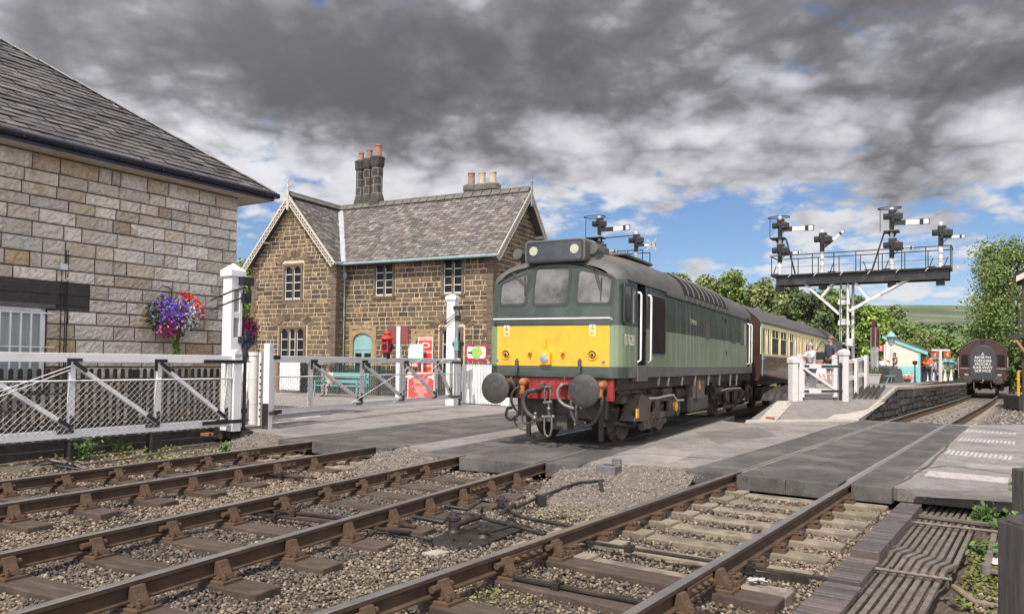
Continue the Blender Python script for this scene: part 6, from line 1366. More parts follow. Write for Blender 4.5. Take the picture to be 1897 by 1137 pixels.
for x in (x0,x1): m = MB(); m.box(x-.07,x+.07,-.05,.05,z0-.12,z1+(.22 if x == x1 else .05)); m.cyl((x,-.05,z1+(.22 if x == x1 else .05)),(x,.05,z1+(.22 if x == x1 else .05)),.07,.07,12); m.build('stile', pw, t, bevel=.008)
m = MB(); m.bar((x0+.08,-.03,z1-.16),(x1-.06,-.03,z0+.14),.075,.06,up=(0,1,0)); m.build('brace', pw, t, bevel=.005); m = MB(); m.box(x0,x1,-.01,.01,z1-.32,z1-.29); m.build('wire_rail', pw, t)
chain_mesh(x0,x1,z0+.12,z1-.3,0,.10,.0045).build('chain_mesh', wire, t)
for z in (z0+.04,z1-.10): m = MB(); m.box(x0+.75,x1+.36,-.06,-.037,z,z+.065); m.build('strap_hinge', black, t); m = MB(); m.box(x0+.02,x0+.25,-.05,-.037,z,z+.065); m.build('latch_plate', black, t)
m = MB(); m.cyl((x1+.25,0,.0),(x1+.25,0,z1+.05),.045,.045,10); m.build('hinge_bar', black, t); m = MB(); m.bar((x0+.02,-.05,z1-.18),(x0+.24,-.05,z1-.34),.05,.02,up=(0,1,0)); m.build('corner_strap', black, t)
f2 = rp(1601,722); A_ = p2 + (f2-p2).normalized()*.12; d = f2 - A_; t = thing('boarded_fence', A_, math.atan2(d.y, d.x), 'grey white boarded fence panel climbing the ramp right of the platform gate', 'fence'); L_ = Vector((d.x,d.y,0)).length; rise = d.z
m = MB(); n_ = 16
zt0, zt1 = 1.28, at(1598,660,f2.y).z - A_.z
for k in range(n_): a, b = L_*k/n_, L_*(k+.95)/n_; zl, zr = rise*k/n_, rise*(k+1)/n_; m.prism([(a,0,zl+.05),(b,0,zr+.05),(b,0,zt0-.12+(zt1-zt0)*(k+1)/n_),(a,0,zt0-.12+(zt1-zt0)*k/n_)], (0,.025,0))
m.build('boards', mat('fence_grey', (.40,.38,.39), .7, var=.2, scale=6, bump=.3, stretch=(1,1,.3)), t)
m = MB(); 
for e in (.0,.55): m.prism([(0,-.05,zt0-.12-e),(L_,-.05,zt1-.12-e),(L_,-.05,zt1-e),(0,-.05,zt0-e)], (0,.05,0))
m.build('rails', pw, t, bevel=.005)
for x, w_ in ((L_*.42,.12),(L_*.95,.15)): m = MB(); zz_ = x/L_; m.box(x-w_,x+w_,-.14,-.05,rise*zz_-.05,zt0+(zt1-zt0)*zz_+(.0 if x < L_*.8 else .05)); m.build('post', pw, t, bevel=.01)
# trespass guards: rows of triangular timbers
guard_m = mat('guard_timber', (.062,.058,.057), .8, var=.35, scale=5, bump=.5, bscale=30, stretch=(1,.2,1), stain=(4, .5, .7, (.13,.115,.105), .6))
def guard(px0, py0, px1, py1, n_, L_, hd, label):
    a, b = rp(px0,py0), rp(px1,py1); t = thing('trespass_guard', a, 0, label, 'guard'); d = b-a; u_ = hv(hd); w_ = d/(n_)
    for k in range(n_):
        o = w_*(k+.5); e = o + u_*L_; e.z = rampz(a.x+e.x, a.y+e.y) - a.z + .0; m = MB(); hw2 = w_*.46; o.z = max(0, rampz(a.x+o.x,a.y+o.y)-a.z)
        m.prism([o-hw2, o+hw2, o+Vector((0,0,.21))], e-o); m.build('guard_beam', guard_m, t, recalc=True)
    return t
guard(1576,742,1628,742,5,2.1,33,'row of black triangular guard timbers between boarded fence and platform edge'); guard(1408,742,1458,742,4,1.9,34,'row of grey triangular guard timbers left of the platform gate, beside the coach')

# ---------------------------------------------------------------- semaphore gantry
sigw = mat('signal_white', (.62,.61,.61), .5, var=.1, scale=4, stain=(3, .52, .7, (.33,.30,.28), .6)); sigb = mat('signal_black', (.010,.010,.011), .5, var=.4, scale=6, stain=(4, .58, .72, (.09,.06,.05), .5)); girder = mat('girder_black', (.012,.012,.013), .5, var=.4, scale=3, stain=(2, .5, .7, (.085,.075,.075), .6))
def sig_frame(px, Y, hd, zb, label):
    p = at(px, 660, Y); p.z = zb; t = thing('signal_gantry', p, -R(hd), label, 'railway signal'); n_ = hv(hd); u_ = nv(hd)
    def Lc(px, py, off=0.): q = onplane(px, py, Vector((p.x,p.y,0)) + n_*off, n_) - p; return Vector((q.dot(u_), off, q.z))
    return t, Lc
def doll(t, Lc, px, ytop, ybase, arms, hoop=None, plat=None, strut=None, off=0.):
    a, b = Lc(px, ytop, off), Lc(px, ybase, off); x = (a.x+b.x)/2
    m = MB(); m.cyl((x,off,b.z),(x,off,a.z-.12),.105,.075,12); m.cyl((x,off,a.z-.14),(x,off,a.z),.095,.095,12); m.cyl((x,off,b.z+.35),(x,off,b.z+.42),.12,.12,12); m.build('signal_post', sigw, t, smooth=40)
    for (pivot, x0p, y0p, x1p, y1p, h_, cross) in arms:
        c = Lc(*pivot, off); A, B = Lc(x0p, y0p, off-.2), Lc(x1p, y1p, off-.2); d = (B-A).normalized(); up = Vector((-d.z,0,d.x)) if d.x > 0 else Vector((d.z,0,-d.x)); up = up if up.z > 0 else -up
        root = Vector((x+.12, off-.2, A.z - (d.z/d.x)*(A.x-x-.12) if abs(d.x) > .01 else A.z))
        m = MB(); m.prism([root - up*h_*.35, A - up*h_*.42, B - up*h_*.5, B + up*h_*.5, A + up*h_*.42, root + up*h_*.35], (0,.03,0)); ar = m.build('signal_arm', sigb, t, recalc=True)
        L_ = (B-A).length; m = MB()
        for k0, k1 in ((.04,.60),(.76,.965)):
            p0, p1 = A + d*L_*k0, A + d*L_*k1; m.prism([p0 - up*h_*.40, p1 - up*h_*.40, p1 + up*h_*.40, p0 + up*h_*.40], (0,-.008,0))
        m.build('arm_stripe', mat('arm_white', (.58,.56,.54), .5, var=.08, stain=(6, .58, .72, (.45,.36,.32), .5)), ar, recalc=True)
        m = MB(); m.ball((x+.22,off-.14,c.z), .21, .09, .23, 12); m.box(x-.36,x-.10,off-.24,off+.02,c.z-.12,c.z+.16); m.cyl((x-.23,off-.3,c.z+.02),(x-.23,off+.08,c.z+.02),.09,.09,10); m.box(x+.0,x+.42,off-.2,off-.1,c.z-.28,c.z-.05); m.bar((x+.36,off-.15,c.z-.2),(x+.05,off-.12,c.z-.5),.04,.04); m.box(x-.13,x+.22,off-.18,off+.12,c.z-.02,c.z+.34); m.cyl((x,off,c.z-.62),(x,off,c.z-.05),.112,.112,10); m.box(x+.1,x+.5,off-.26,off-.12,c.z-.16,c.z+.12); m.cyl((x+.05,off-.14,c.z-.6),(x+.05,off-.14,c.z),.03,.03,6); m.build('signal_mechanism', sigb, t, bevel=.015)
        if cross:
            m = MB(); c0 = (A+B)/2 + d*.12
            for s in (-1,1): m.obox(c0 + Vector((0,-.04,0)), Vector((.27,0,.29*s)), Vector((0,.012,0)), Vector((-.03*s,0,.033)))
            m.build('out_of_use_cross', mat('cross_grey', (.36,.34,.32), .6), ar)
    if hoop:
        hx0, hx1, hy = hoop; A, B = Lc(hx0,hy,off), Lc(hx1,hy,off); c = (A+B)/2; r = (B.x-A.x)/2; m = MB(); m.tube([(c.x+r*math.cos(k*math.pi/10), off+r*.75*math.sin(k*math.pi/10), c.z) for k in range(20)], .022, 6, closed=True)
        m.bar((A.x,off,c.z),(B.x,off,c.z),.035,.02); zb = Lc(plat[0], plat[2], off).z if plat else b.z
        for xx in (A.x+.12,): m.cyl((xx,off-.1,zb),(xx,off-.1,c.z),.018,.018,6)
        m.build('safety_hoop', sigb, t, smooth=50)
    if plat:
        A, B = Lc(plat[0],plat[2],off), Lc(plat[1],plat[2],off); m = MB(); m.box(A.x,B.x,off-.35,off+.35,A.z-.05,A.z+.02); m.prism([(A.x+.15,off,A.z-.05),(B.x-.1,off,A.z-.05),(x+.08,off,A.z-.32),(x-.08,off,A.z-.32)], (0,.12,0)); m.build('maintenance_step', sigb, t)
    if strut: A, B = Lc(strut[0],strut[1],off), Lc(strut[2],strut[3],off); m = MB(); m.bar(A,B,.075,.05,up=(0,1,0)); m.build('strut', sigb, t)
GB_, Lc = sig_frame(1566, 38.0, 32.5, .70, 'big black and white semaphore signal gantry on a lattice post above the platform')
L0, R0 = Lc(1431,512), Lc(1763,497); zd = (L0.z+R0.z)/2; l0, r0 = L0.x, R0.x
m = MB(); m.box(l0+.25,r0-.1,-.30,-.18,zd-.50,zd-.04); m.box(l0+.25,r0-.1,.9,1.02,zd-.50,zd-.04); m.box(l0+.25,r0-.1,-.36,-.12,zd-.52,zd-.48); m.box(l0+.25,r0-.1,-.36,-.12,zd-.10,zd-.06); m.build('girder', girder, GB_, bevel=.008)
m = MB(); n_ = 40
m.box(l0,r0,-.45,1.15,zd-.04,zd+.03); m.build('deck', sigb, GB_)
for k in range(7): x = l0+.9+k*1.25; m = MB(); m.tube([(x,-.47,zd-.14),(x+.06,-.5,zd-.05),(x+.12,-.47,zd)], .02, 5); m.build('deck_hook', sigw, GB_)
for yy in (-.42,1.1):
    m = MB(); zr = zd + 1.02; zm_ = zd+.0
    m.bar((l0-.05,yy,zr),(r0,yy,zr),.045,.045)
    xs_ = np.linspace(l0+.05, r0-.03, 9)
    for x in xs_: m.bar((x,yy,zd),(x,yy,zr),.04,.04,up=(0,1,0))
    m.build('handrail', sigb, GB_)
for xx in (l0, r0): m = MB(); m.bar((xx,-.42,zd+1.02),(xx,1.1,zd+1.02),.045,.045); m.build('handrail', sigb, GB_)
m = MB(); m.cyl((l0+.3,-.3,zd+.42),(r0-.2,-.3,zd+.42),.010,.010,5)
for x, sgn in ((l0+.1,1),(l0+2.9,1),(l0+4.6,-1),(l0+5.4,1),(l0+7.3,1),(r0-.3,1)): m.bar((x,-.3,zd+.05),(x+.16*sgn,-.3,zd+.5),.04,.04,up=(0,1,0)); m.box(x-.1,x+.25,-.35,-.2,zd+.03,zd+.10)
m.build('signal_rodding', sigb, GB_)
pa, pb = Lc(1558,620), Lc(1571,620); xl, xr_ = pa.x, pb.x
for x in (xl,xr_):
    m = MB(); m.box(x-.05,x+.05,-.12,.02,0,zd-.5); m.box(x-.02,x+.02,-.20,.10,0,zd-.5); m.build('post_channel', sigw, GB_)
m = MB(); x2 = Lc(1577,600).x; m.box(x2-.06,x2+.06,.5,.62,0,zd-.5); m.build('post_channel', sigw, GB_)
for py in (552,560,592,598,636): z = Lc(1565,py).z; m = MB(); m.box(xl-.1,xr_+.1,-.22,-.12,z-.12,z+.12) if py in (560,598) else m.box(xl,xr_,-.2,-.14,z-.04,z+.04); m.build('batten_plate', sigw, GB_)
q = Lc(1577,634); m = MB(); m.box(xr_-.1,x2+.1,-.24,.3,q.z-.18,q.z+.18); m.build('batten_plate', sigw, GB_)
m = MB()
for k in range(20): m.bar((xl+.02,-.30,.2+k*.27),(xr_-.05,-.30,.2+k*.27),.02,.02)
for x in (xl+.02,xr_-.05): m.bar((x,-.30,0),(x,-.30,zd),.03,.04,up=(0,1,0))
m.build('ladder', sigb, GB_)
q = Lc(1552,633); m = MB(); m.box(q.x-.22,q.x+.22,-.5,-.25,0,q.z); m.build('cable_cabinet', mat('cabinet_dark', (.055,.055,.06), .6, var=.2), GB_, bevel=.01)
for a, b in (((1489,524),(1555,582)),((1547,522),(1521,552)),((1690,514),(1573,576)),((1583,521),(1612,557))):
    A, B = Lc(*a), Lc(*b); 
    for off in (-.16,.2): m = MB(); m.bar(A + Vector((0,off,0)), B + Vector((0,off,0)), .10, .09, up=(0,1,0)); m.build('bracket_strut', sigw, GB_)
for px in (1444,1524,1652,1742): q = Lc(px, 525); m = MB(); m.box(q.x-.18,q.x+.18,-.1,.25,zd-.78,zd-.5); m.build('post_socket', girder, GB_)
doll(GB_, Lc, 1445, 399, 508, [((1446,419),1466,424,1508,421.5,.30,0),((1445,465),1468,468.5,1484,466.5,.17,0)], (1423,1463,403), (1429,1455,443), (1457,445,1473,507), -.1)
doll(GB_, Lc, 1523, 426, 506, [((1524,444),1542,445,1564,426.5,.17,0)], None, None, None, -.1)
doll(GB_, Lc, 1652, 383, 503, [((1653,402),1676,412,1722,409.5,.30,0),((1653,455),1673,460,1695,458.5,.17,0)], (1626,1670,386), (1638,1666,430), (1638,431,1615,502), -.1)
doll(GB_, Lc, 1743, 411, 497, [((1744,432),1762,438.5,1788,437.5,.17,0)], None, None, None, -.1)
SB_, Lc = sig_frame(1150, 42.0, 29, -.2, 'smaller semaphore signal rising behind the locomotive roof, one arm crossed in white')
q0, q1 = Lc(1095,505), Lc(1196,500); zd = Lc(1150,497).z
m = MB(); m.box(q0.x-.3,q1.x,-.4,.9,zd-.3,zd); m.build('deck', sigb, SB_); m = MB(); m.box(-.2,-.1,-.1,.1,0,zd); m.box(.2,.3,-.1,.1,0,zd)
for k in range(10): m.box(-.1,.2,-.05,.0,.4+k*.5,.5+k*.5)
m.build('lattice_post', sigw, SB_); m = MB(); zr = Lc(1150,467).z
for yy in (-.38,.85):
    m.bar((q0.x-.2,yy,zr),(q1.x-.05,yy,zr),.045,.045)
    for x in np.linspace(q0.x-.2,q1.x-.05,5): m.bar((x,yy,zd),(x,yy,zr),.04,.04,up=(0,1,0))
m.build('handrail', sigb, SB_)
doll(SB_, Lc, 1110, 399, 500, [((1109,416),1135,424,1167,421,.30,0),((1109,458),1128,466,1144,465,.17,0)], (1083,1121,402), (1090,1118,442), None, -.1)
doll(SB_, Lc, 1178, 429, 505, [((1180,446),1193,454,1214,453,.17,1)], None, None, None, -.1)
m = MB(); m.cyl(Lc(1118,441,-.1), Lc(1176,436,-.1), .03, .03, 6); m.build('stay_rod', sigb, SB_)

# ---------------------------------------------------------------- coaches
creamc = mat('coach_cream', (.76,.65,.38), .35, var=.06, scale=3, coat=.2); maroon = mat('coach_maroon', (.10,.032,.026), .25, var=.15, scale=2, coat=.4, stain=(2, .55, .72, (.18,.08,.06), .5)); croof = mat('coach_roof', (.085,.08,.08), .6, var=.25, scale=2, bump=.2, stain=(1.5, .5, .7, (.14,.125,.12), .6)); teak = mat('coach_brown', (.05,.024,.019), .4, var=.25, scale=3, stain=(3, .5, .7, (.06,.03,.025), .6))
def coach(loc, hd, L_, label, upper, lower, zsplit, wins, end=None, tilt=0.):
    t = thing('railway_coach', loc, -R(hd), label, 'coach'); t.rotation_euler = (-tilt, 0, -R(hd)); W = 1.41; zb, zc = 1.02, 3.08
    m = MB(); prof = [(1.30,zb),(1.39,1.35),(W,1.8),(W,zsplit),(1.40,2.4),(1.37,zc)]
    for sg in (1,-1):
        for (x0,z0),(x1,z1) in zip(prof[:-1],prof[1:]):
            q = [(sg*x0,0,z0),(sg*x0,L_,z0),(sg*x1,L_,z1),(sg*x1,0,z1)]; m.quad(*(q if sg == 1 else q[::-1]), mi=0 if z1 <= zsplit+.01 else 1)
    bow = .14
    P = [(-x,z) for x, z in prof] ; full = [(x,z) for x, z in prof] 
    ends = [(0,-1),(L_,1)]
    for y, s in ends:
        top = [(x*1.37/1.37, zc + .72*(1-(abs(x)/1.37)**2.3)) for x in np.linspace(1.37,-1.37,17)]
        for zi in range(len(prof)-1):
            (x0,z0),(x1,z1) = prof[zi],prof[zi+1]; q = [(-x0,y,z0),(x0,y,z0),(x1,y,z1),(-x1,y,z1)]; m.quad(*(q if s < 0 else q[::-1]), mi=2)
        m.poly([(x,y,z) for x, z in (top if s < 0 else top[::-1])], mi=2)
    m.quad((-1.3,0,zb),(-1.3,L_,zb),(1.3,L_,zb),(1.3,0,zb), mi=2); b = m.build('body', [lower, upper, end or teak], t, smooth=30)
    m = MB(); xs_ = np.linspace(1.42,-1.42,21); vs = []
    for y in (-.04, L_*.25, L_*.5, L_*.75, L_+.04): vs += [(x, y, zc-.02 + .76*(1-(abs(x)/1.42)**2.3)) for x in xs_]
    m.add(vs, [(i*21+k, i*21+k+1, (i+1)*21+k+1, (i+1)*21+k) for i in range(4) for k in range(20)]); m.add([(x,-.04,zc-.02+.76*(1-(abs(x)/1.42)**2.3)-.06) for x in xs_] + [(x,-.04,zc-.02+.76*(1-(abs(x)/1.42)**2.3)) for x in xs_], [(k,k+1,21+k+1,21+k) for k in range(20)])
    ro = m.build('roof', croof, t, smooth=40); m = MB()
    for k in range(int(L_/2.6)): y = 1.5+k*2.6; m.lathe([(.16,3.74),(.16,3.82),(.10,3.88)], (.35 if k % 2 else -.35,y,0), (0,0,1), 10)
    m.box(1.38,1.44,0,L_,zc-.05,zc-.0); m.build('roof_vents', croof, ro)
    for (ya, yb, za, zb_, kind) in wins:
        m = MB(); x = 1.395 + .018; m.box(x-.03,x,ya,yb,za,zb_); wo = m.build('window', cglass, t)
        f = MB(); e = .035; f.ring([(x-.02,ya-e,za-e),(x-.02,yb+e,za-e),(x-.02,yb+e,zb_+e),(x-.02,ya-e,zb_+e)], [(x-.02,ya,za),(x-.02,yb,za),(x-.02,yb,zb_),(x-.02,ya,zb_)], (.032,0,0))
        if kind == 'vent': zt = zb_-(zb_-za)*.33; f.box(x,x+.012,ya,yb,zt-.02,zt+.02); [f.box(x,x+.010,ya+(yb-ya)*k-.012,ya+(yb-ya)*k+.012,zt,zb_) for k in (.5,)]
        f.build('window_frame', creamc if upper is creamc else teak, wo, recalc=True)
    for bi, yc in enumerate((2.6, L_-2.6)):
        m = MB(); m.box(-1.05,-.95,yc-1.7,yc+1.7,.45,.75); m.box(.95,1.05,yc-1.7,yc+1.7,.45,.75)
        for y in (yc-1.25,yc+1.25): m.box(.9,1.15,y-.18,y+.18,.32,.68); m.box(-1.15,-.9,y-.18,y+.18,.32,.68)
        m.box(-1.0,1.0,yc-.25,yc+.25,.4,.8); bg = m.build('bogie', iron, t, bevel=.01)
        for y in (yc-1.25,yc+1.25):
            for sg in (-1,1): m = MB(); m.lathe([(.10,-.07),(.46,-.06),(.46,.06),(.49,.065),(.49,.09),(.42,.06),(.10,.05)], (sg*.77,y,.46), (-sg,0,0), 24); m.build('wheel', iron, bg, smooth=35)
    m = MB(); m.box(-1.15,1.15,.2,L_-.2,.86,1.03); m.box(.6,1.2,L_*.42,L_*.56,.45,.86); m.bar((1.1,5,.7),(1.1,L_-5,.5),.06,.06); m.bar((1.15,.3,.95),(1.15,L_-.3,.95),.06,.14); m.build('underframe', iron, t)
    return t
cglass = mat('coach_glass', (.045,.05,.05), .05, spec=.9, var=.3)
c0 = _e + hv(30.4)*.75; c0.z = -.03
def CS(px, py): q = onplane(px, py, c0 + nv(30.4)*1.41, nv(30.4)) - c0; return q.dot(hv(30.4)), q.z
c5 = crop(1360, 540, 5.17)
wins = []
for (x0, y0, x1, y1, kd) in ((257,366,293,608,''),(317,402,334,608,''),(359,390,424,615,'vent'),(441,408,499,624,'vent'),(529,430,567,600,'vent'),(590,460,604,590,''),(613,446,626,600,''),(642,452,656,600,''),(682,466,700,610,'vent'),(730,478,760,610,'vent'),(790,500,808,600,'vent')):
    (ya, za), (yb, zb_) = CS(*c5(x0,(y0+y1)/2)), CS(*c5(x1,(y0+y1)/2)); wins.append((ya, yb, 1.98, 2.86, kd))
CO1 = coach(c0, 30.4, 19.6, 'cream and maroon passenger coach coupled behind the locomotive', creamc, maroon, 1.88, wins, tilt=.004)
m = MB(); m.box(.5,.9,-.03,.0,1.2,2.9); m.build('gangway_frame', maroon, CO1); m = MB()
for s in (-.45,.45): m.box(s-.08,s+.08,-.35,0,1.0,3.1)
m.box(-.5,.5,-.35,0,3.0,3.15); m.build('gangway', rubber_g, CO1); m = MB(); m.tube([(1.43,.03,3.0),(1.44,.04,2.0),(1.43,.03,1.2)],.02,6); m.box(1.40,1.47,.0,.12,1.75,1.92); m.build('lamp_cable', teal_pale, CO1)
c1_ = c0 + hv(30.4)*20.2 + hv(34)*.3; c1_.z = -.2
# brown coach on the right hand track
Yb = 51.0; pc = tp(35, 0, -2.85); sB_ = (Yb - pc.y)/math.cos(R(35)); pb_ = tp(35, sB_, -2.85-.42, zfall(Yb)); HB = 34.0
CO2 = coach(pb_, HB, 17.5, 'dark brown coach with a lettered board on its end, on the right track', teak, teak, 1.88, [(2,3.2,1.98,2.8,'vent'),(4.2,5.4,1.98,2.8,'vent'),(6.4,7.6,1.98,2.8,'vent')], tilt=.0)
bd = mat('board_charcoal', (.045,.047,.05), .45, var=.2, scale=3)
m = MB(); P = [(.74,-.10,1.12),(.74,-.10,2.75)] + [(.74*math.cos(a),-.10,2.75+.62*math.sin(a)) for a in np.linspace(.15,math.pi-.15,14)] + [(-.74,-.10,2.75),(-.74,-.10,1.12)]; m.prism(P, (0,.09,0)); bo = m.build('end_board', bd, CO2, bevel=.02)
for k, (wd, sz) in enumerate((('A',.25),('NORTH',.25),('YORKSHIRE',.23),('MOORS',.25),('RAILWAY',.25),('SERVICE',.25))): text('lettering', wd, sz, signwhite, bo, (0,-.105,2.78-k*.225), (R(90),0,0), .004, sx={'YORKSHIRE':.86}.get(wd,1.05))
for sx in (-1,1):
    m = MB(); m.box(sx*1.05-.2,sx*1.05+.2,-.02,0,1.95,2.75); m.build('end_window', mat('dark_glass', (.012,.012,.013), .4, spec=.2), CO2); m = MB(); m.box(sx*1.05-.26,sx*1.05+.26,-.03,.0,1.80,1.84); m.bar((sx*1.42,-.02,1.4),(sx*1.42,-.02,2.6),.03,.03,up=(0,1,0)); m.box(sx*.95-.12,sx*.95+.12,-.06,0,1.35,1.45); m.build('end_fittings', alu, CO2)
    m = MB(); m.lathe([(.14,.0),(.10,-.1),(.08,-.42),(.26,-.45),(.29,-.48),(.28,-.51),(.0,-.53)], (sx*.8636,0,1.05), (0,1,0), 20); m.build('buffer', bufm, CO2, smooth=40)
m = MB(); m.box(-1.2,1.2,-.02,.1,.85,1.2); m.box(-.6,.6,-.25,0,1.0,1.14); m.build('headstock', iron, CO2); m = MB(); m.box(-.12,.12,-.10,0,3.62,3.82); m.build('roof_lamp_bracket', iron, CO2); m = MB(); m.tube([(0,-.1,1.05),(0,-.35,1.08),(.05,-.42,.98),(-.05,-.4,.85),(-.1,-.3,.9)],.05,8); m.tube([(-.5,-.1,1.0),(-.52,-.2,.75),(-.5,-.2,.35)],.035,8); m.tube([(.45,-.1,1.0),(.48,-.2,.6),(.75,-.15,.45)],.03,8); m.build('coupling', link, CO2, smooth=50)

# ---------------------------------------------------------------- things on the platform
def PZ(Y): return .84 + zfall(Y)
def pp(px, Y): q = at(px, 690, Y); return Vector((q.x, q.y, PZ(q.y)))
shed_c = mat('shed_cream', (.66,.60,.50), .6, var=.05, scale=3)
q0 = pp(1641,52); W = 2.05
SHD = thing('platform_shed', q0, -R(33), 'cream and turquoise weatherboarded platform shed with sloping turquoise roof edge', 'shed')
zl, zr = at(1641,629,52).z - q0.z, at(1701,650,51).z - q0.z
m = MB(); n_ = 19; 
for k in range(n_):
    z0 = k*.155
    if z0 > zl: break
    xe = W if z0+.155 < zr else max(.2, W*(zl-z0-.155)/(zl-zr)); c = 1 if z0 < 1.0 else 0
    m.add([(0,-.035,z0),(xe,-.035,z0),(xe,.0,z0+.155),(0,.0,z0+.155),(0,.02,z0),(xe,.02,z0)], [(0,1,2,3),(4,5,1,0)], mi=c)
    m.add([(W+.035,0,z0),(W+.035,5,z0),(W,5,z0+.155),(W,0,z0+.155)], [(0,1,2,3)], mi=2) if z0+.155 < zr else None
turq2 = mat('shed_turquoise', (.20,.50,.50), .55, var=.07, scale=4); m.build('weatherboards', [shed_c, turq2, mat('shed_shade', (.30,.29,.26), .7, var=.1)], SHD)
m = MB(); m.prism([(0,.0,0),(W,.0,0),(W,.0,zr),(0,.0,zl)], (0,5,0)); m.build('wall_core', shed_c, SHD, recalc=True)
m = MB(); m.prism([(-.2,-.12,zl+.10),(W+.5,-.12,zr-.28),(W+.5,-.12,zr-.02),(-.2,-.12,zl+.34)], (0,.06,0)); m.build('barge_board', turq2, SHD, recalc=True); m = MB(); m.prism([(-.25,-.15,zl+.34),(W+.6,-.15,zr-.06),(W+.6,-.15,zr+.02),(-.25,-.15,zl+.42)], (0,5.4,0)); m.build('roof', croof, SHD, recalc=True)
m = MB(); m.box(W-.08,W+.05,-.05,.05,0,zr); m.build('corner_board', turq2, SHD)
# lamps
q = pp(1651,45); lantern('platform_lamp', q, at(1650,612,45).z, 'tall white platform lamp with pale blue lantern in front of the shed', 'platform lamps', teal, k=1.35)
for px, top, Y, lab in ((1730,656,60,'white platform lamp with teal lantern between shed and T shaped sign'),(1751,662,63,'white platform lamp with teal lantern under the figure 4 of the T shaped sign'),(1762,663,66,'white platform lamp with teal lantern nearest the brown coach'),(1717,660,62,'teal lantern peeping over the shed corner'),(1758,674,80,'smaller distant white lamp between two others near the brown coach')):
    q = pp(px, Y); lantern('platform_lamp', q, at(px, top, Y).z, lab, 'platform lamps', mat('teal_dark', (.10,.30,.27), .45, var=.12), k=1.5)
# T sign with figures 3 and 4
q = pp(1742,58); t = thing('platform_sign', q, 0, 'white T shaped post carrying red signs with figures 3 and 4', 'sign'); z1 = at(1742,650,58).z - q.z; xa, xb = at(1726,650,58).x-q.x, at(1759,650,58).x-q.x
m = MB(); m.box(-.09,.09,-.07,.07,0,z1); m.box(xa,xb,-.06,.06,z1,z1+.14); m.build('post', white, t)
for x, n_ in ((xa+.20,'3'),(xb-.20,'4')): m = MB(); m.box(x-.27,x+.27,-.05,.0,z1-.52,z1-.02); o = m.build('number_plate', mat('plate_red', (.55,.11,.05), .5), t); text('lettering', n_, .5, signwhite, o, (x,-.055,z1-.27), (R(90),0,0), .002)
q = pp(1632,47); t = thing('platform_sign', q, 0, 'square red platform sign with white figure 3 beside the lamp', 'sign'); zc = at(1632,645,47).z - q.z
m = MB(); m.box(-.25,.18,-.02,.02,zc-.2,zc+.2); o = m.build('panel', signred, t); text('lettering', '3', .36, signwhite, o, (-.03,-.025,zc), (R(90),0,0), .002); m = MB(); m.box(.18,.26,-.03,.03,0,zc+.25); m.build('post', white, t)
# running-in board seen edge on
q = pp(1616,41); t = thing('station_nameboard', q, -R(23), 'station nameboard seen nearly edge on, dark red boards on two white posts', 'sign'); za, zb_ = at(1612,643,41).z-q.z, at(1612,594,41).z-q.z
brn = mat('board_brown', (.24,.075,.04), .6, var=.2, scale=5)
m = MB(); m.box(-.08,.06,-1.4,-1.2,za,zb_); m.build('board', brn, t); m = MB(); m.box(.2,.26,-.8,2.6,za+.05,zb_-.35); m.build('board', brn, t); m = MB(); m.box(.30,.34,-.6,2.4,za,zb_-.45); m.build('board', mat('board_cream', (.5,.42,.33), .6), t)
for x, y, w_ in ((.0,-1.0,.13),(.22,1.0,.13)): m = MB(); m.box(x-w_,x+w_,y-w_,y+w_,0,(at(1616,608,41).z-q.z)); m.build('post', white, t, bevel=.01)
m = MB(); m.box(-.06,.18,-1.1,-.9,at(1616,608,41).z-q.z,zb_-.1); m.build('bracket', black, t)
# planter, sheeted trolley, stand, lifebelt flowers
q = pp(1611,39); t = thing('planter', q, -R(8), 'pale grey concrete planter box with low green plants behind the fence', 'planter'); m = MB(); m.add([(-.36,-.3,0),(.36,-.3,0),(.36,.3,0),(-.36,.3,0),(-.43,-.36,.45),(.43,-.36,.45),(.43,.36,.45),(-.43,.36,.45)], [(3,2,1,0),(0,1,5,4),(1,2,6,5),(2,3,7,6),(3,0,4,7),(4,5,6,7)]); m.box(-.46,.46,-.39,.39,.45,.50); m.build('tub', mat('planter_grey', (.42,.41,.40), .8, var=.12, scale=5, stain=(5, .52, .7, (.3,.28,.25), .5)), t, bevel=.01)
C = np.stack([RNG.uniform(-.42,.42,500), RNG.uniform(-.34,.34,500), .5+np.abs(RNG.normal(0,.14,500))],1); cards(C, RNG.uniform(.02,.05,500), np.array([(.06,.10,.03),(.10,.14,.05),(.13,.12,.06)])[RNG.integers(0,3,500)], leafm, 'plants', t)
q = pp(1632,42); t = thing('timber_post', q, 0, 'weathered brown post between the planter and the grey sheeted trolley', 'post'); m = MB(); m.prism([(-.18,-.1,0),(.16,-.1,0),(.10,-.1,.75),(-.16,-.1,.8)], (0,.2,0)); m.build('post', mat('brown_post'), t, bevel=.02)
q = pp(1650,44); t = thing('sheeted_trolley', q, 0, 'dark grey sheeted trolley with sloping top beside the lamp on the platform', 'trolley'); xl_, xr2 = at(1644,690,44).x-q.x, at(1670,690,44).x-q.x; zt = at(1650,677,44).z-q.z
m = MB(); m.prism([(xl_,-.3,0.05),(xr2,-.3,0.02),(xr2-.12,-.3,zt-.22),(xl_+.1,-.3,zt),(xl_-.05,-.3,zt-.1)], (0,1.3,0)); m.build('sheet', mat('sheet_grey', (.075,.082,.085), .7, var=.2, scale=4, bump=.3, bscale=8), t, bevel=.03, recalc=True); m = MB(); m.box(xl_-.35,xl_+.2,-.5,-.35,.38,.42); [m.bar((xl_-.1+k*.12,-.45,.38),(xl_-.3+k*.3,-.45,0),.03,.03) for k in range(2)]; m.build('folding_stand', teal, t)
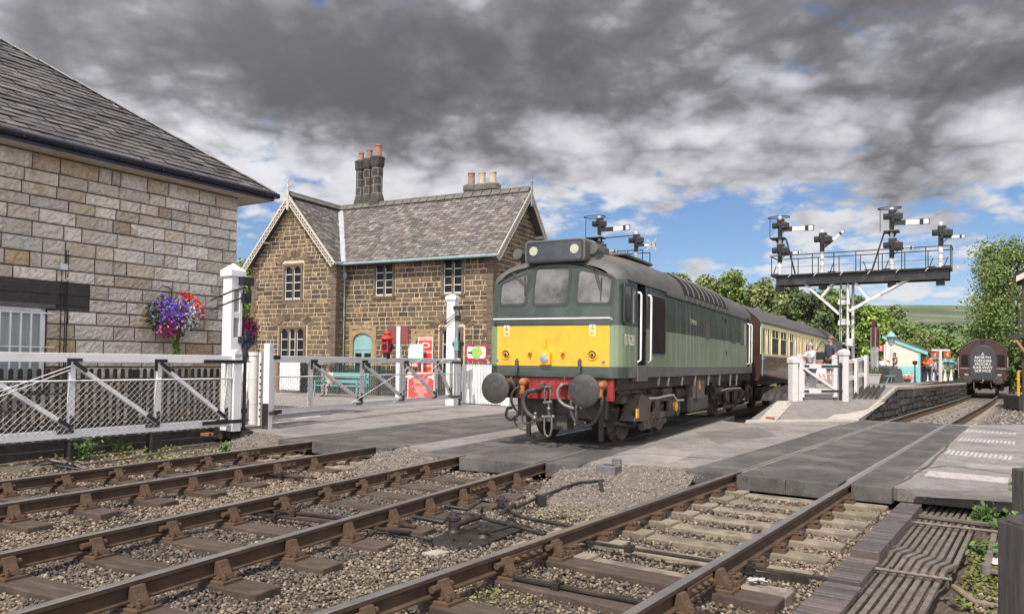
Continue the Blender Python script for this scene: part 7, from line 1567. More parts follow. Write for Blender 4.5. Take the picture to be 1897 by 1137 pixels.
q = pp(1681,49.5); t = thing('flower_tub', q, 0, 'tub of coral and white flowers at the foot of the turquoise boards', 'flowers'); m = MB(); m.lathe([(.16,0),(.24,.2)], (0,0,0), (0,0,1), 12); m.build('tub', mat('tub_brown', (.1,.05,.03), .8), t); C = RNG.normal(size=(260,3))*np.array([.2,.13,.1])+np.array([0,0,.32]); cards(C, RNG.uniform(.03,.06,260), np.array([(.75,.12,.08),(.8,.4,.35),(.85,.8,.78)])[RNG.integers(0,3,260)], petal, 'blooms', t)['kind'] = 'stuff'
q = pp(1695,49); t = thing('drinking_fountain', q, 0, 'slim black stand with a cup shaped head in front of the shed', 'stand'); z1 = at(1695,668,49).z-q.z; m = MB(); m.lathe([(.14,0),(.05,.08),(.035,z1-.3),(.05,z1-.28),(.14,z1-.22),(.15,z1-.02),(.08,z1)], (0,0,0), (0,0,1), 10); m.build('stand', black, t)
# far platform buildings glimpsed past the coach
q = pp(1530,58); t = thing('goods_shed', q, R(20), 'low grey roofed shed with white valance glimpsed past the end of the coach', 'shed'); m = MB(); zt = at(1530,640,58).z-q.z; zw = at(1530,664,58).z-q.z
m.prism([(-1.6,-.3,zw),(3,-.3,zw),(3,2.5,zt),(-1.6,2.5,zt)], (0,0,.08)); m.build('roof', slate_m, t, recalc=True); m = MB(); m.box(-1.4,2.8,0,2.4,0,zw); m.build('wall', mat('shed_grey', (.24,.22,.19), .8, var=.15), t); m = MB(); m.prism([(-1.7,-.35,zw+.9),(-.1,-.35,zt+.2),(1.2,-.35,zw+.9)], (0,.08,0)); m.build('gable', white, t, recalc=True)
a, b = pp(1500,40), pp(1556,37); f_ = picket_fence('picket_fence', (a.x,a.y), (b.x,b.y), PZ(39)-.0, PZ(39)+1.0, .16, .07, mat('fence_grey'), 'weathered grey picket fence across the platform behind the white gate', (PZ(39)+.75,PZ(39)+.2))
q = pp(1527,36); t = thing('barrier_board', q, 0, 'red and white striped barrier board behind the platform gate', 'barrier'); m = MB(); m.box(-.45,.5,-.02,.02,.25,.75); o = m.build('panel', signwhite, t); m = MB()
for k in range(5): m.prism([(-.42+k*.19,-.024,.27),(-.32+k*.19,-.024,.27),(-.42+k*.19,-.024,.5),(-.52+k*.19 if k else -.43,-.024,.5)], (0,.003,0))
m.box(-.3,.1,-.03,-.02,.78,1.0); m.build('stripes', signred, o, recalc=True); m = MB(); m.box(-.7,.5,-.3,.3,.12,.22); m.build('base', mat('pale_concrete'), t)
# right edge: railing on a block, signal cabin corner, ladder post
q = G(1891,755,-.2); q = Vector((q.x, q.y, 0)) if q.y < 40 else at(1891,740,31); q.z = -.3
t = thing('yellow_railing', q, -R(10), 'yellow tubular railing on a dark block at the right edge', 'railing'); k_ = q.y/1402; yelr = mat('railing_yellow', (.62,.40,.03), .5, var=.15, stain=(6, .56, .7, (.3,.18,.04), .6)); zb0, zb1 = at(1890,733,q.y).z-q.z, at(1890,687,q.y).z-q.z; zm2 = at(1890,716,q.y).z-q.z
m = MB(); x = -4*k_; m.bar((x,0,zb0),(x,0,zb1),.09,.07,up=(0,1,0)); m.bar((x+1.6,0,zb0),(x+1.6,0,zb1),.09,.07,up=(0,1,0)); m.bar((x,0,zb1),(x+1.7,0,zb1),.07,.07); m.bar((x,0,zm2),(x+1.7,0,zm2),.07,.07); m.bar((x-.12,0,zm2+.35),(x,0,zm2+.35),.04,.04); m.build('rail', yelr, t); m = MB(); m.box(x-.1,x+1.9,-.3,1.2,0,zb0); m.build('block', mat('block_dark', (.03,.028,.027), .85, var=.4, scale=6, bump=.5), t, bevel=.02)
q = at(1893,600,33); q.z = -.3; t = thing('signal_cabin', (q.x,q.y,-.3), -R(35), 'corner of a dark timber cabin with slate eaves at the right edge', 'building'); ze = at(1884,511,33).z+.3; zt = at(1897,497,33).z+.3
m = MB(); m.box(0,3,.3,5,0,ze-.1); m.build('wall', mat('cabin_brown', (.05,.032,.026), .8, var=.3, scale=4), t); m = MB(); m.prism([(-.25,0,ze),(3,0,zt+1.4),(3,0,zt+1.55),(-.25,0,ze+.14)], (0,5,0)); m.build('roof', slate_m, t, recalc=True); m = MB(); m.prism([(-.2,-.04,ze-.25),(3,-.04,zt+1.1),(3,-.04,zt+1.4),(-.2,-.04,ze)], (0,.06,0)); m.build('barge_board', barge, t, recalc=True)
m = MB(); z0 = at(1885,620,33).z+.3; z1 = at(1885,573,33).z+.3
for x in (-.35,-.1): m.bar((x,.1,z0),(x,.1,z1),.05,.05,up=(0,1,0))
m.box(-.5,.3,0,.8,z0-.15,z0); m.build('landing_rail', black, t); m = MB(); m.bar((-.25,.1,z0-.15),(.4,.1,z0-1.2),.09,.09,up=(0,1,0)); m.build('stay', mat('stay_rust', (.32,.16,.09), .7), t)
# ---------------------------------------------------------------- foreground right: brick kerb, point rods, posts, weeds
blueb = mat('blue_brick', (1,1,1), .42, var=.25, scale=14, bump=.3, bscale=60, vcol=True, stain=(5, .55, .7, (.16,.12,.10), .6))
m = MB(); pal_b = [(.085,.070,.070),(.105,.086,.084),(.07,.059,.060),(.125,.103,.098),(.11,.080,.072)]
for s0, s1, zt, n0, n1 in ((7.30,10.15,-.085,-1.40,-1.17),(6.42,7.26,-.135,-1.41,-1.16),(4.2,6.38,-.165,-1.42,-1.15)):
    s = s0
    while s < s1:
        c = random.choice(pal_b); k = random.uniform(.8,1.25); c = tuple(x*k for x in c); z = zt + random.uniform(-.004,.004)
        P = [tp(35,s+.004,n0,z), tp(35,s+.004,n1,z), tp(35,s+.062,n1,z), tp(35,s+.062,n0,z)]; m.prism([p + Vector((0,0,-.105)) for p in P], (0,0,.105), c); s += .067
    for row in range(3):
        zz_ = zt - .11 - row*.075; s = s0
        while s < s1-.05:
            e = min(s+.22, s1); c = random.choice(pal_b); P = [tp(35,s+.004,n0+.01,zz_), tp(35,s+.004,n1-.008,zz_), tp(35,e-.004,n1-.008,zz_), tp(35,e-.004,n0+.01,zz_)]; m.prism([p + Vector((0,0,-.068)) for p in P], (0,0,.068), c); s = e
tag(m.build('brick_kerb', blueb, bevel=.004, recalc=True), 'stepped kerb wall of purple grey engineering bricks right of the right hand track', 'wall')
rodm = mat('rod_steel', (.175,.155,.135), .65, .35, var=.3, scale=9, bump=.35, bscale=60, stain=(6, .5, .7, (.10,.065,.045), .7))
for k in range(9):
    n0 = -1.17 + k*.0665; js = 8.0 - .06*k + random.uniform(-.05,.05); z = -.205
    pts = [(4.3, n0-.09), (js-.28, n0-.065), (js-.09, n0-.05), (js+.09, n0-.005), (js+.28, n0+.0), (11.4, n0+.015)]; P = [tp(35, s, n, z + (.03 if i in (2,3) else 0)) for i, (s, n) in enumerate(pts)]
    m = MB(); w_ = .021; vs = []
    for i, p in enumerate(P):
        a = (P[min(i+1,5)]-P[max(i-1,0)]); a.z = 0; a.normalize(); r = Vector((a.y,-a.x,0)); vs += [p - r*w_, p + r*w_, p + r*w_ + Vector((0,0,-.035)), p - r*w_ + Vector((0,0,-.035))]
    m.add(vs, [(i*4+q, i*4+(q+1)%4, (i+1)*4+(q+1)%4, (i+1)*4+q) for i in range(5) for q in range(4)]); 
    tag(m.build('point_rod', rodm, bevel=.004, recalc=True), 'grey steel point rod with a kink, lying beside the brick kerb', 'point rod', 'parallel point rods beside the brick kerb')
for s, n_a, n_b, lab in ((9.4,-1.21,-.31,'thin tie bar across the point rods, nearer the tarmac'),(7.05,-1.30,-.60,'thin tie bar across the point rods, nearer the bottom of the photo')):
    m = MB(); a, b = tp(35, s, n_a, -.165), tp(35, s+.03, n_b, -.165); m.cyl(a, b, .016, .016, 8); t = tag(m.build('tie_bar', rodm, smooth=50), lab, 'tie bar')
    for k in range(10): q = a.lerp(b, .06+k*.1); mm = MB(); mm.obox(q + Vector((0,0,-.02)), hv(35)*.010, nv(35)*.008, Vector((0,0,.055))); mm.build('roller_bracket', rust, t)
m = MB(); P = [tp(35,10.2,-.42,-.2), tp(35,7.75,-.40,-.2)]; m.bar(P[0], P[1], .05, .04); m.cyl(P[1]+Vector((0,0,-.08)), P[1]+Vector((0,0,.05)), .05, .04, 10); m.bar(P[1] + Vector((0,0,.0)), P[1] + nv(35)*.7 + hv(35)*-.15, .06, .03); tag(m.build('crank_rod', rodm, bevel=.004), 'single steel rod with a crank right of the point rods, by the weeds', 'point rod')
m = MB(); m.tube([tp(35,7.0,-.58,-.2), tp(35,6.75,-.42,-.23), tp(35,6.75,-.2,-.24), tp(35,6.95,.1,-.22)], .025, 8); tag(m.build('cable', mat('brown_cable', (.17,.125,.09), .7, var=.3), smooth=60), 'brown cable running from the tie bar toward the dark post', 'cable')
m = MB(); a, b, c, d = tp(35,9.88,-1.2,-.19), tp(35,9.7,.9,-.19), tp(35,9.82,.9,-.19), tp(35,10.0,-1.2,-.19); m.prism([a,b,c,d], (0,0,.025)); m.bar(tp(35,9.93,-1.2,-.22), tp(35,9.76,.9,-.22), .05, .10); tag(m.build('edge_beam', mat('beam_rust', (.13,.10,.08), .8, var=.35, scale=5, bump=.5, stain=(4, .5, .7, (.20,.15,.11), .6))), 'weathered steel beam carrying the broken tarmac edge above the point rods', 'beam')
wpost_m = mat('weathered_post', (.075,.068,.064), .9, var=.4, scale=6, bump=1.0, bscale=35, stretch=(6,6,.6), stain=(5, .5, .7, (.15,.135,.12), .6))
q = at(1890,1000,4.6); t = thing('timber_post', (q.x,q.y,-.35), 0, 'big dark weathered timber post at the lower right corner', 'post'); zt = at(1885,958,4.6).z+.35; m = MB(); m.box(-.065,.3,-.12,.12,0,zt-.03); m.prism([(-.065,-.12,zt-.03),(.3,-.12,zt-.03),(.3,-.09,zt+.02),(-.03,-.09,zt+.0)], (0,.18,0)); m.build('post', wpost_m, t, bevel=.015, recalc=True)
q = at(1893,900,8.4); t = thing('timber_post', (q.x,q.y,-.35), 0, 'dark square post at the right edge, standing by the tarmac behind the bigger post', 'post'); zt = at(1893,868,8.4).z+.35; m = MB(); m.box(-.05,.35,-.1,.1,0,zt); m.build('post', wpost_m, t, bevel=.015)
m = MB(); q = at(1885,965,8.2); q.z = -.16
for k in range(3): m.obox(q + Vector((.12*k,.0,-.05*k)), Vector((.105,-.01,0)), Vector((.01,.05,0)), Vector((0,0,.035)))
tag(m.build('brick_remains', brick_r, bevel=.005), 'remains of a red brick edge by the dark post', 'bricks')
def weed(px, py, z, h_, n, sp, label):
    q = G(px, py, z); t = thing('weed', q, 0, label, 'plant'); m = MB(); C = []
    for k in range(n):
        a = RNG.uniform(0,6.28); l = h_*RNG.uniform(.5,1.1); d = Vector((math.cos(a)*sp*RNG.uniform(.3,1), math.sin(a)*sp*RNG.uniform(.3,1), l)); b0 = Vector((RNG.uniform(-.05,.05), RNG.uniform(-.05,.05), 0)); m.tube([b0, b0+d*.5+Vector((0,0,.05)), b0+d], .004, 4)
        for j in range(16): f = RNG.uniform(.25,1.05); C.append(tuple(b0+d*f + Vector(RNG.normal(0,.03,3))))
    m.build('stems', mat('stem_green', (.12,.16,.05), .7), t); C = np.array(C); cards(C, RNG.uniform(.014,.032,len(C)), np.array([(.07,.14,.03),(.10,.18,.04),(.05,.10,.025)])[RNG.integers(0,3,len(C))], leafm, 'leaves', t); return t
weed(1822,985,-.3,.30,16,.14,'bright green weed growing between the point rods and the crank rod'); weed(1868,1000,-.28,.26,14,.16,'bright green weed right of the crank rod, against the dark post'); weed(1818,1035,-.3,.12,8,.10,'small low weed at the edge of the moss'); weed(1880,935,-.2,.30,8,.06,'thin pale weed at the corner of the tarmac')
weed(160,850,-.27,.35,14,.25,'leafy green weed under the near gate'); weed(415,840,-.26,.18,6,.08,'little weed in front of the boardwalk'); weed(225,840,-.27,.30,6,.2,'dry straggly weed under the near gate beside the leafy one')
n = 2600; ss = RNG.uniform(6.6,9.2,n); nn = RNG.normal(-.36,.13,n); k = (nn > -.56) & (nn < .2); ss, nn = ss[k], nn[k]; X = ss*math.sin(R(35))+nn*math.cos(R(35)); Y = ss*math.cos(R(35))-nn*math.sin(R(35))
C = np.stack([X, Y, -.262+RNG.uniform(0,.03,len(X))],1); tag(cards(C, RNG.uniform(.010,.022,len(C)), np.array([(.12,.14,.022),(.085,.11,.02),(.15,.16,.035)])[RNG.integers(0,3,len(C))], leafm, 'moss', None, nrm=np.tile((0,0,1.2),(len(C),1))), 'bright yellow green moss right of the point rods', None, None, 'stuff')
n = 5000; px = np.concatenate([RNG.normal(1150,80,2200), RNG.normal(880,120,1400), RNG.normal(330,150,1400)]); py = np.concatenate([RNG.normal(930,22,2200), RNG.normal(1095,28,1400), RNG.normal(842,10,1400)])
C = np.array([tuple(G(a, b, -.235)) for a, b in zip(px, py)]); C[:,2] += RNG.uniform(-.01,.02,len(C)); C = C[(C[:,1] > 2)]; tag(cards(C, RNG.uniform(.006,.014,len(C))*np.clip(C[:,1]/7,.6,1.8), np.array([(.20,.21,.05),(.28,.26,.10),(.14,.16,.04),(.30,.24,.14)])[RNG.integers(0,4,len(C))], leafm, 'ground_cover', None, nrm=np.tile((0,0,1.),(len(C),1))), 'thin mossy growth scattered over the ballast', None, None, 'stuff')
def rag(px, py, z, s, label):
    q = G(px, py, z); n_ = 9; V = []; 
    for j in range(n_):
        for i in range(n_): u_, v_ = i/(n_-1)-.5, j/(n_-1)-.5; V.append((q.x+u_*s*1.5+mnoise.noise(Vector((u_*5,v_*5,px)))*.03, q.y+v_*s+mnoise.noise(Vector((v_*5,u_*5,py)))*.03, q.z+.02+.09*s/.3*abs(mnoise.noise(Vector((u_*6,v_*6,px*.1))))))
    tag(np_mesh('plastic_rag', V, [(j*n_+i, j*n_+i+1, (j+1)*n_+i+1, (j+1)*n_+i) for j in range(n_-1) for i in range(n_-1)], mat('rag_white', (.40,.39,.38), .6, var=.2, scale=12)), label, 'litter')
rag(1858,1045,-.24,.20,'crumpled white plastic rag lying on the moss beside the dark post'); rag(1402,1078,-.17,.09,'crumpled white rag on a sleeper right of the near rail joint')
# ---- point crank between the tracks
crk = mat('greasy_iron', (.038,.033,.031), .45, .4, var=.4, scale=8, bump=.3, bscale=50, stain=(5, .52, .7, (.10,.08,.065), .6))
def gp(px, py, z=-.17): return G(px, py, z)
t = thing('point_crank', (0,0,0), 0, 'greasy black point cranks and cranked rods on a base plate between the two tracks', 'point crank')
m = MB(); m.prism([gp(775,1008,-.245), gp(872,1023,-.245), gp(985,975,-.245), gp(890,968,-.245)], (0,0,.02)); 
for p in ((800,1010),(850,1016),(870,1002),(905,985),(840,1000)): q = gp(*p,-.225); m.cyl(q, q+Vector((0,0,.02)), .018, .018, 6)
m.build('base_plate', crk, t, bevel=.004)
for i, (px, py, hh) in enumerate(((841,975,.17),(930,935,.15),(896,985,.10))):
    q = gp(px, py+12, -.24); m = MB(); m.lathe([(.075,0),(.07,.03),(.058,.04),(.055,hh-.04),(.07,hh-.03),(.07,hh),(.035,hh+.01),(.03,hh+.04)], q, (0,0,1), 16); m.build('crank_pivot', crk, t, smooth=45)
for pts, r in ((((765,957),(820,967),(838,950),(880,953),(905,962),(960,975),(1010,990)),.022), (((825,937),(866,943),(890,928),(935,932),(950,950),(968,958),(1080,978)),.020), (((845,972),(895,955)),.03), (((905,985),(940,976),(960,970)),.018), (((930,950),(952,935)),.03), (((700,985),(755,990),(800,1000)),.014)):
    m = MB(); P = [gp(a,b,-.12 if r > .015 else -.2) for a, b in pts]; m.tube(P, r, 8); m.build('cranked_rod', crk, t, smooth=60)
m = MB(); P = [gp(955,940,-.15), gp(1000,920,-.14), gp(1060,897,-.12), gp(1075,893,-.10), gp(1118,889,-.08)]; m.tube(P, .020, 8); m.obox(gp(1002,925,-.15), Vector((.05,.02,0)), Vector((-.02,.04,0)), Vector((0,0,.06))); m.cyl(gp(1112,893,-.14), gp(1112,893,-.02), .03, .03, 8); tag(m.build('signal_rod', crk, smooth=60), 'slim dark rod leading from the point crank to the grey concrete box', 'point rod')
q = G(1128,893,-.2); t = thing('concrete_box', (q.x,q.y,-.15), -R(30), 'small grey concrete box at the edge of the gravel in front of the locomotive', 'box'); m = MB(); m.box(-.15,.15,-.14,.14,0,.20); m.build('box', mat('box_grey', (.13,.12,.125), .85, var=.25, scale=8, bump=.4), t, bevel=.012); m = MB(); m.box(-.02,.12,.14,.2,.0,.28); m.build('brick', mat('box_grey'), t, bevel=.008); m = MB(); m.box(-.08,.08,-.02,.02,.2,.21); m.build('handle', crk, t)
t = thing('cable_heap', (0,0,0), 0, 'tangled heap of dark cables and rods by the far rail under the near gate', 'cables')
for k in range(6):
    m = MB(); P = [gp(60+k*14+RNG.uniform(-8,8), 862-k*1.5, -.2), gp(85+k*10, 856+RNG.uniform(-6,6), -.13), gp(120+RNG.uniform(-8,20), 858+RNG.uniform(-8,8), -.16), gp(150+RNG.uniform(-5,20), 866+RNG.uniform(-4,4), -.2)]; m.tube(P, .018, 6); m.build('cable', crk if k != 3 else rodm, t, smooth=60)
m = MB(); m.tube([gp(95,852,-.12), gp(128,858,-.14), gp(160,868,-.2)], .02, 6); m.tube([gp(130,862,-.2), gp(230,850,-.18), gp(330,833,-.2), gp(420,822,-.2)], .016, 6); tag(m.build('signal_wire_pipe', rodm, smooth=60), 'thin brown pipe running along the weeds beside the far rail', 'pipe')
q = gp(795,1035,-.22); 
for px, py, s, lab in ((806,1028,.10,'flat pale stone slab lying on the ballast below the point crank'),(1030,985,.05,'small flat stone beside the right hand track rail')):
    q = gp(px,py,-.24); m = MB(); m.prism([q+Vector((-s*1.2,-s*.3,0)), q+Vector((s*.3,-s,0)), q+Vector((s*1.3,s*.1,0)), q+Vector((s*.2,s,0))], (0,0,.035)); tag(m.build('stone_slab', mat('slab_stone', (.33,.29,.25), .9, var=.2, scale=9, bump=.4), bevel=.006, recalc=True), lab, 'stone')

# ---------------------------------------------------------------- people
skins = [mat('skin_fair', (.52,.31,.23), .5, var=.08), mat('skin_tan', (.40,.22,.155), .5, var=.08)]
def skin_mesh(name, verts, edges, radii, root, mt, parent):
    me = bpy.data.meshes.new(name); me.from_pydata(verts, edges, []); me.materials.append(mt); o = bpy.data.objects.new(name, me); COL.objects.link(o)
    mo = o.modifiers.new('skin', 'SKIN'); mo.use_smooth_shade = True; sv = me.skin_vertices[0].data
    for i, r in enumerate(radii): sv[i].radius = (r, r) if not isinstance(r, tuple) else r; sv[i].use_root = (i == root)
    ss_ = o.modifiers.new('sub', 'SUBSURF'); ss_.levels = 2; ss_.render_levels = 2
    bpy.context.view_layer.update(); me2 = bpy.data.meshes.new_from_object(o.evaluated_get(bpy.context.evaluated_depsgraph_get())); me2.name = name
    o.modifiers.clear(); o.data = me2; o.parent = parent; return o
def person(loc, rz, h_, label, top, bottom, hair, arms=None, legs=None, shoes=(.03,.025,.022), sleeve=.45, skirt=None, skin=0, lean=0., hairlen=0., shorts=False, head=0., jacket=False, group=None):
    """standing figure facing local -y; arms: per side (elbow, wrist) in metres for a 1.72 m figure"""
    t = thing('person', loc, rz, label, 'person', group); k = h_/1.72; t.scale = (k, k, k)
    V = []; E = []; Rr = []; ix = {}
    def v(n, p, r, par=None):
        ix[n] = len(V); V.append(Vector(p)); Rr.append(r)
        if par: E.append((ix[par], ix[n]))
    L = lambda z: -lean*max(0, z-.93)
    arms = arms or {}; legs = legs or {}
    v('pel', (0,0,.94), .130); v('spine', (0,L(1.12),1.12), .118, 'pel'); v('chest', (0,L(1.31),1.31), .132, 'spine'); v('nb', (0,L(1.45),1.45), .075, 'chest'); v('neck', (0,L(1.5)-.01,1.51), .05, 'nb')
    hx = math.sin(head)*.02; v('jaw', (hx,L(1.57)-.03,1.575), .066, 'neck'); v('skull', (hx*.5,L(1.66)-.005,1.66), .084, 'jaw'); v('nose', (hx*3,L(1.62)-.112,1.625), .014, 'jaw')
    for sd_, s in (('L',1),('R',-1)):
        v('ear'+sd_, (s*.088,L(1.63)+.0,1.63), .014, 'skull')
        el, wr = arms.get(sd_, ((s*.25,.03,1.14),(s*.26,-.05,.90))); el, wr = Vector(el), Vector(wr); d = (wr-el).normalized(); pl = wr + d*.06
        v('sh'+sd_, (s*.175,L(1.40),1.405), .062, 'chest'); v('el'+sd_, el, .041, 'sh'+sd_); v('wr'+sd_, wr, .027, 'el'+sd_); v('pa'+sd_, pl, .034, 'wr'+sd_)
        side_ = d.cross(Vector((0,1,.2))).normalized(); cu_ = Vector((0,-.3,-.2))
        for f in range(4): b_ = pl + side_*(f-1.5)*.019 + d*.035; ln = (.062,.072,.068,.052)[f]; v(f'f{f}{sd_}', b_, .0095, 'pa'+sd_); v(f'g{f}{sd_}', b_ + (d + cu_*.35).normalized()*ln, .008, f'f{f}{sd_}')
        v('th'+sd_, wr + d*.035 + side_*-.04, .010, 'pa'+sd_); v('tt'+sd_, wr + d*.085 + side_*-.055, .008, 'th'+sd_)
        kn, an = legs.get(sd_, ((s*.10,-.015,.50),(s*.105,.02,.09))); kn, an = Vector(kn), Vector(an)
        v('hip'+sd_, (s*.092,0,.88), .092, 'pel'); v('kn'+sd_, kn, .055, 'hip'+sd_); v('cf'+sd_, kn.lerp(an,.35)+Vector((0,.015,0)), .054, 'kn'+sd_); v('an'+sd_, an, .038, 'cf'+sd_); v('toe'+sd_, an + Vector((s*.01,-.16,-.055)), .034, 'an'+sd_)
    sk = skins[skin]; skin_mesh('body', V, E, Rr, 0, sk, t)
    def garment(name, chain, grow_, mt, root=0):
        names_ = []; 
        for a, b in chain:
            for q in (a, b):
                if q not in names_: names_.append(q)
        def pos(q):
            if isinstance(q, tuple): return V[ix[q[0]]].lerp(V[ix[q[1]]], q[2]), Rr[ix[q[0]]]*(1-q[2]) + Rr[ix[q[1]]]*q[2]
            return V[ix[q]], Rr[ix[q]]
        skin_mesh(name, [pos(q)[0] for q in names_], [(names_.index(a), names_.index(b)) for a, b in chain], [pos(q)[1]+grow_ for q in names_], root, mt, t)
    ch = [('pel','spine'),('spine','chest'),('chest',('chest','nb',.75))]
    for sd_ in 'LR': 
        e_ = ('sh'+sd_,'el'+sd_,sleeve*2) if sleeve < .5 else ('el'+sd_,'wr'+sd_,(sleeve-.5)*2*.95)
        ch += [('chest','sh'+sd_)] + ([('sh'+sd_, e_)] if sleeve < .5 else [('sh'+sd_,'el'+sd_),('el'+sd_, e_)])
    garment('jacket' if jacket else 'shirt', ch, .024 if jacket else .016, top)
    if skirt: m = MB(); m.lathe([(.13,1.0),(.17,.9),(skirt,.5),(skirt*1.05,.45)], (0,0,0), (0,0,1), 18); m.build('skirt', bottom, t, smooth=60)
    else:
        ch = []
        for sd_ in 'LR': e_ = ('hip'+sd_,'kn'+sd_,.85) if shorts else None; ch += [('pel','hip'+sd_)] + ([('hip'+sd_, e_)] if shorts else [('hip'+sd_,'kn'+sd_),('kn'+sd_,'cf'+sd_),('cf'+sd_,'an'+sd_)])
        garment('shorts' if shorts else 'trousers', ch, .018, bottom)
    for sd_ in 'LR': skin_mesh('shoe', [V[ix['an'+sd_]]+Vector((0,.03,-.045)), V[ix['an'+sd_]]+Vector((0,-.05,-.05)), V[ix['toe'+sd_]]+Vector((0,-.02,-.0))], [(0,1),(1,2)], [.042,.044,.036], 0, mat('shoe_%d' % int(shoes[0]*1000), shoes, .6), t)
    m = MB(); c = V[ix['skull']]; m.ball((c.x, c.y+.022, c.z+.022), .090, .092, .085, 14); 
    if hairlen: m.ball((c.x, c.y+.055, c.z-.08-hairlen*.4), .085, .05, .10+hairlen*.5, 12)
    m.build('hair', hair, t, smooth=80)
    for s in (-1,1): m = MB(); m.ball((c.x+s*.03, V[ix['jaw']].y-.068, 1.645), .011, n=8); m.build('eye', black, t)
    m = MB(); m.ball((c.x, V[ix['jaw']].y-.066, 1.572), .024, .008, .006, 8); m.build('mouth', mat('lips', (.30,.11,.09), .5), t)
    return t
def cl(k, c, r=.8): return mat('cloth_'+k, c, r, var=.12, scale=9, bump=.2, bscale=20)
gh, bh, dh, lh = mat('hair_grey', (.36,.34,.32), .7), mat('hair_brown', (.10,.06,.035), .6), mat('hair_dark', (.03,.022,.018), .6), mat('hair_auburn', (.17,.07,.035), .6)
def rfeet(px, py): return onramp(px, py)
q = rfeet(1505,723); person(q, -R(80), at(1497,637,q.y).z-q.z, 'grey haired man in white shirt leaning an arm on the white gate post', cl('white',(.66,.68,.74)), cl('jeans',(.06,.075,.11)), gh, arms={'R': ((-.27,-.22,1.22),(-.2,-.46,1.30)), 'L': ((.24,-.18,1.2),(.1,-.42,1.26))}, lean=.12)
q2 = Vector((q.x+.55, q.y+1.6, 0)); q2.z = min(.84, rampz(q2.x,q2.y)); person(q2, -R(60), at(1513,642,q2.y).z-q2.z, 'woman with brown hair in a mauve top standing behind the man in the white shirt', cl('mauve',(.36,.20,.25)), cl('dk',(.05,.05,.06)), bh, hairlen=.12, arms={'L': ((.24,-.1,1.2),(.12,-.26,1.36))})
q = rfeet(1546,731); q = Vector((q.x+.25,q.y+.9,0)); q.z = min(.84, rampz(q.x,q.y)); pm = person(q, -R(70), at(1546,624,q.y).z-q.z, 'man in dark blue t shirt and shorts with a shoulder bag behind the gate', cl('navy',(.055,.06,.085)), cl('dkshort',(.035,.035,.04)), mat('hair_short', (.17,.12,.10), .7), shorts=True, skin=1, arms={'L': ((.26,-.02,1.14),(.24,-.06,.90))})
q3 = pm.matrix_world; t = thing('shoulder_bag', (q.x-.42,q.y-.05,q.z+.95), R(10), 'black shoulder bag hanging at the hip of the man in the dark t shirt', 'bag'); m = MB(); m.box(-.2,.2,-.1,.1,0,.26); m.build('bag', cl('bag',(.02,.02,.022)), t, bevel=.04); m = MB(); m.tube([(-.15,0,.24),(.15,.05,.62),(.3,.05,.5)], .014, 6); m.build('strap', cl('bag',(.02,.02,.022)), t)
q = pp(1657,46.5); person(q, -R(85), at(1657,654,46.5).z-q.z, 'woman with long auburn hair and dark dress beside the sheeted trolley', cl('dress',(.045,.04,.05)), cl('dress',(.045,.04,.05)), lh, sleeve=.12, skirt=.22, hairlen=.3, arms={'L': ((.22,-.12,1.16),(.10,-.36,1.24)), 'R': ((-.22,-.14,1.16),(-.08,-.38,1.25))})
q = pp(1635,52); person(q, -R(40), 1.66, 'person in a pale shirt partly hidden behind the planter and the tall lamp', cl('pale',(.6,.62,.66)), cl('dk',(.05,.05,.06)), bh)
q = pp(1719,51); person(q, -R(15), at(1718,656,51).z-q.z, 'man in orange jacket and black trousers with folded arms at the shed corner', cl('orange',(.78,.16,.03)), cl('blk',(.02,.02,.024)), dh, jacket=True, sleeve=.9, arms={'L': ((.27,-.06,1.16),(.06,-.20,1.20)), 'R': ((-.27,-.06,1.16),(-.06,-.21,1.14))})
q = pp(1712,52); person(q, -R(30), at(1711,658,52).z-q.z, 'person in orange jacket stretching one arm out to the left in front of the shed', cl('orange',(.78,.16,.03)), cl('bluej',(.06,.08,.15)), bh, jacket=True, sleeve=.95, arms={'R': ((-.42,-.06,1.36),(-.68,-.10,1.33))})
for px, Y, top_, lab, tc_, bc, ha in ((1726,57,667,'woman in pale blue top and light trousers, left of the one in lavender',('skyb',(.50,.56,.66)),('palej',(.36,.42,.46)),gh),(1733,56,666,'woman in lavender top and indigo trousers beside the one in pale blue',('lav',(.48,.47,.66)),('indigo',(.13,.13,.30)),bh),(1746,60,671,'person in white top and beige trousers below the figure 4 sign',('wht',(.70,.68,.66)),('beige',(.34,.29,.22)),gh),(1771,62,667,'person in white shirt and dark waistcoat close to the brown coach',('wcoat',(.10,.10,.13)),('blk',(.02,.02,.024)),dh)):
    q = pp(px, Y); person(q, RNG.uniform(-1,1), at(px, top_, Y).z-q.z, lab, cl(*tc_), cl(*bc), ha, sleeve=.9 if px == 1771 else .4, group=None)
q = at(905,690,28.9); person((q.x,q.y,0), -R(80), 1.72, 'person in a blue jacket standing behind the white boarded fence by the locomotive', cl('royal',(.05,.08,.30)), cl('dk',(.05,.05,.06)), mat('hair_short'), jacket=True, sleeve=.95)
# seated woman: thighs forward, shins down
bp = HO + LV*HP(613,700,-3.2).x + LU*-3.2
person((bp.x,bp.y,-.46), -R(27), 1.70, 'seated woman in white top and floral skirt on the turquoise bench', cl('cream',(.70,.60,.56)), mat('floral', (.10,.12,.13), .8, var=.6, scale=14, stain=(16, .5, .56, (.62,.62,.58), 1.0)), bh, legs={'L': ((.12,-.42,.92),(.14,-.40,.55)), 'R': ((-.10,-.42,.94),(-.08,-.38,.55))}, sleeve=.2, lean=.25, arms={'L': ((.24,-.18,1.12),(.08,-.36,1.22)), 'R': ((-.24,-.16,1.12),(-.06,-.36,1.20))})
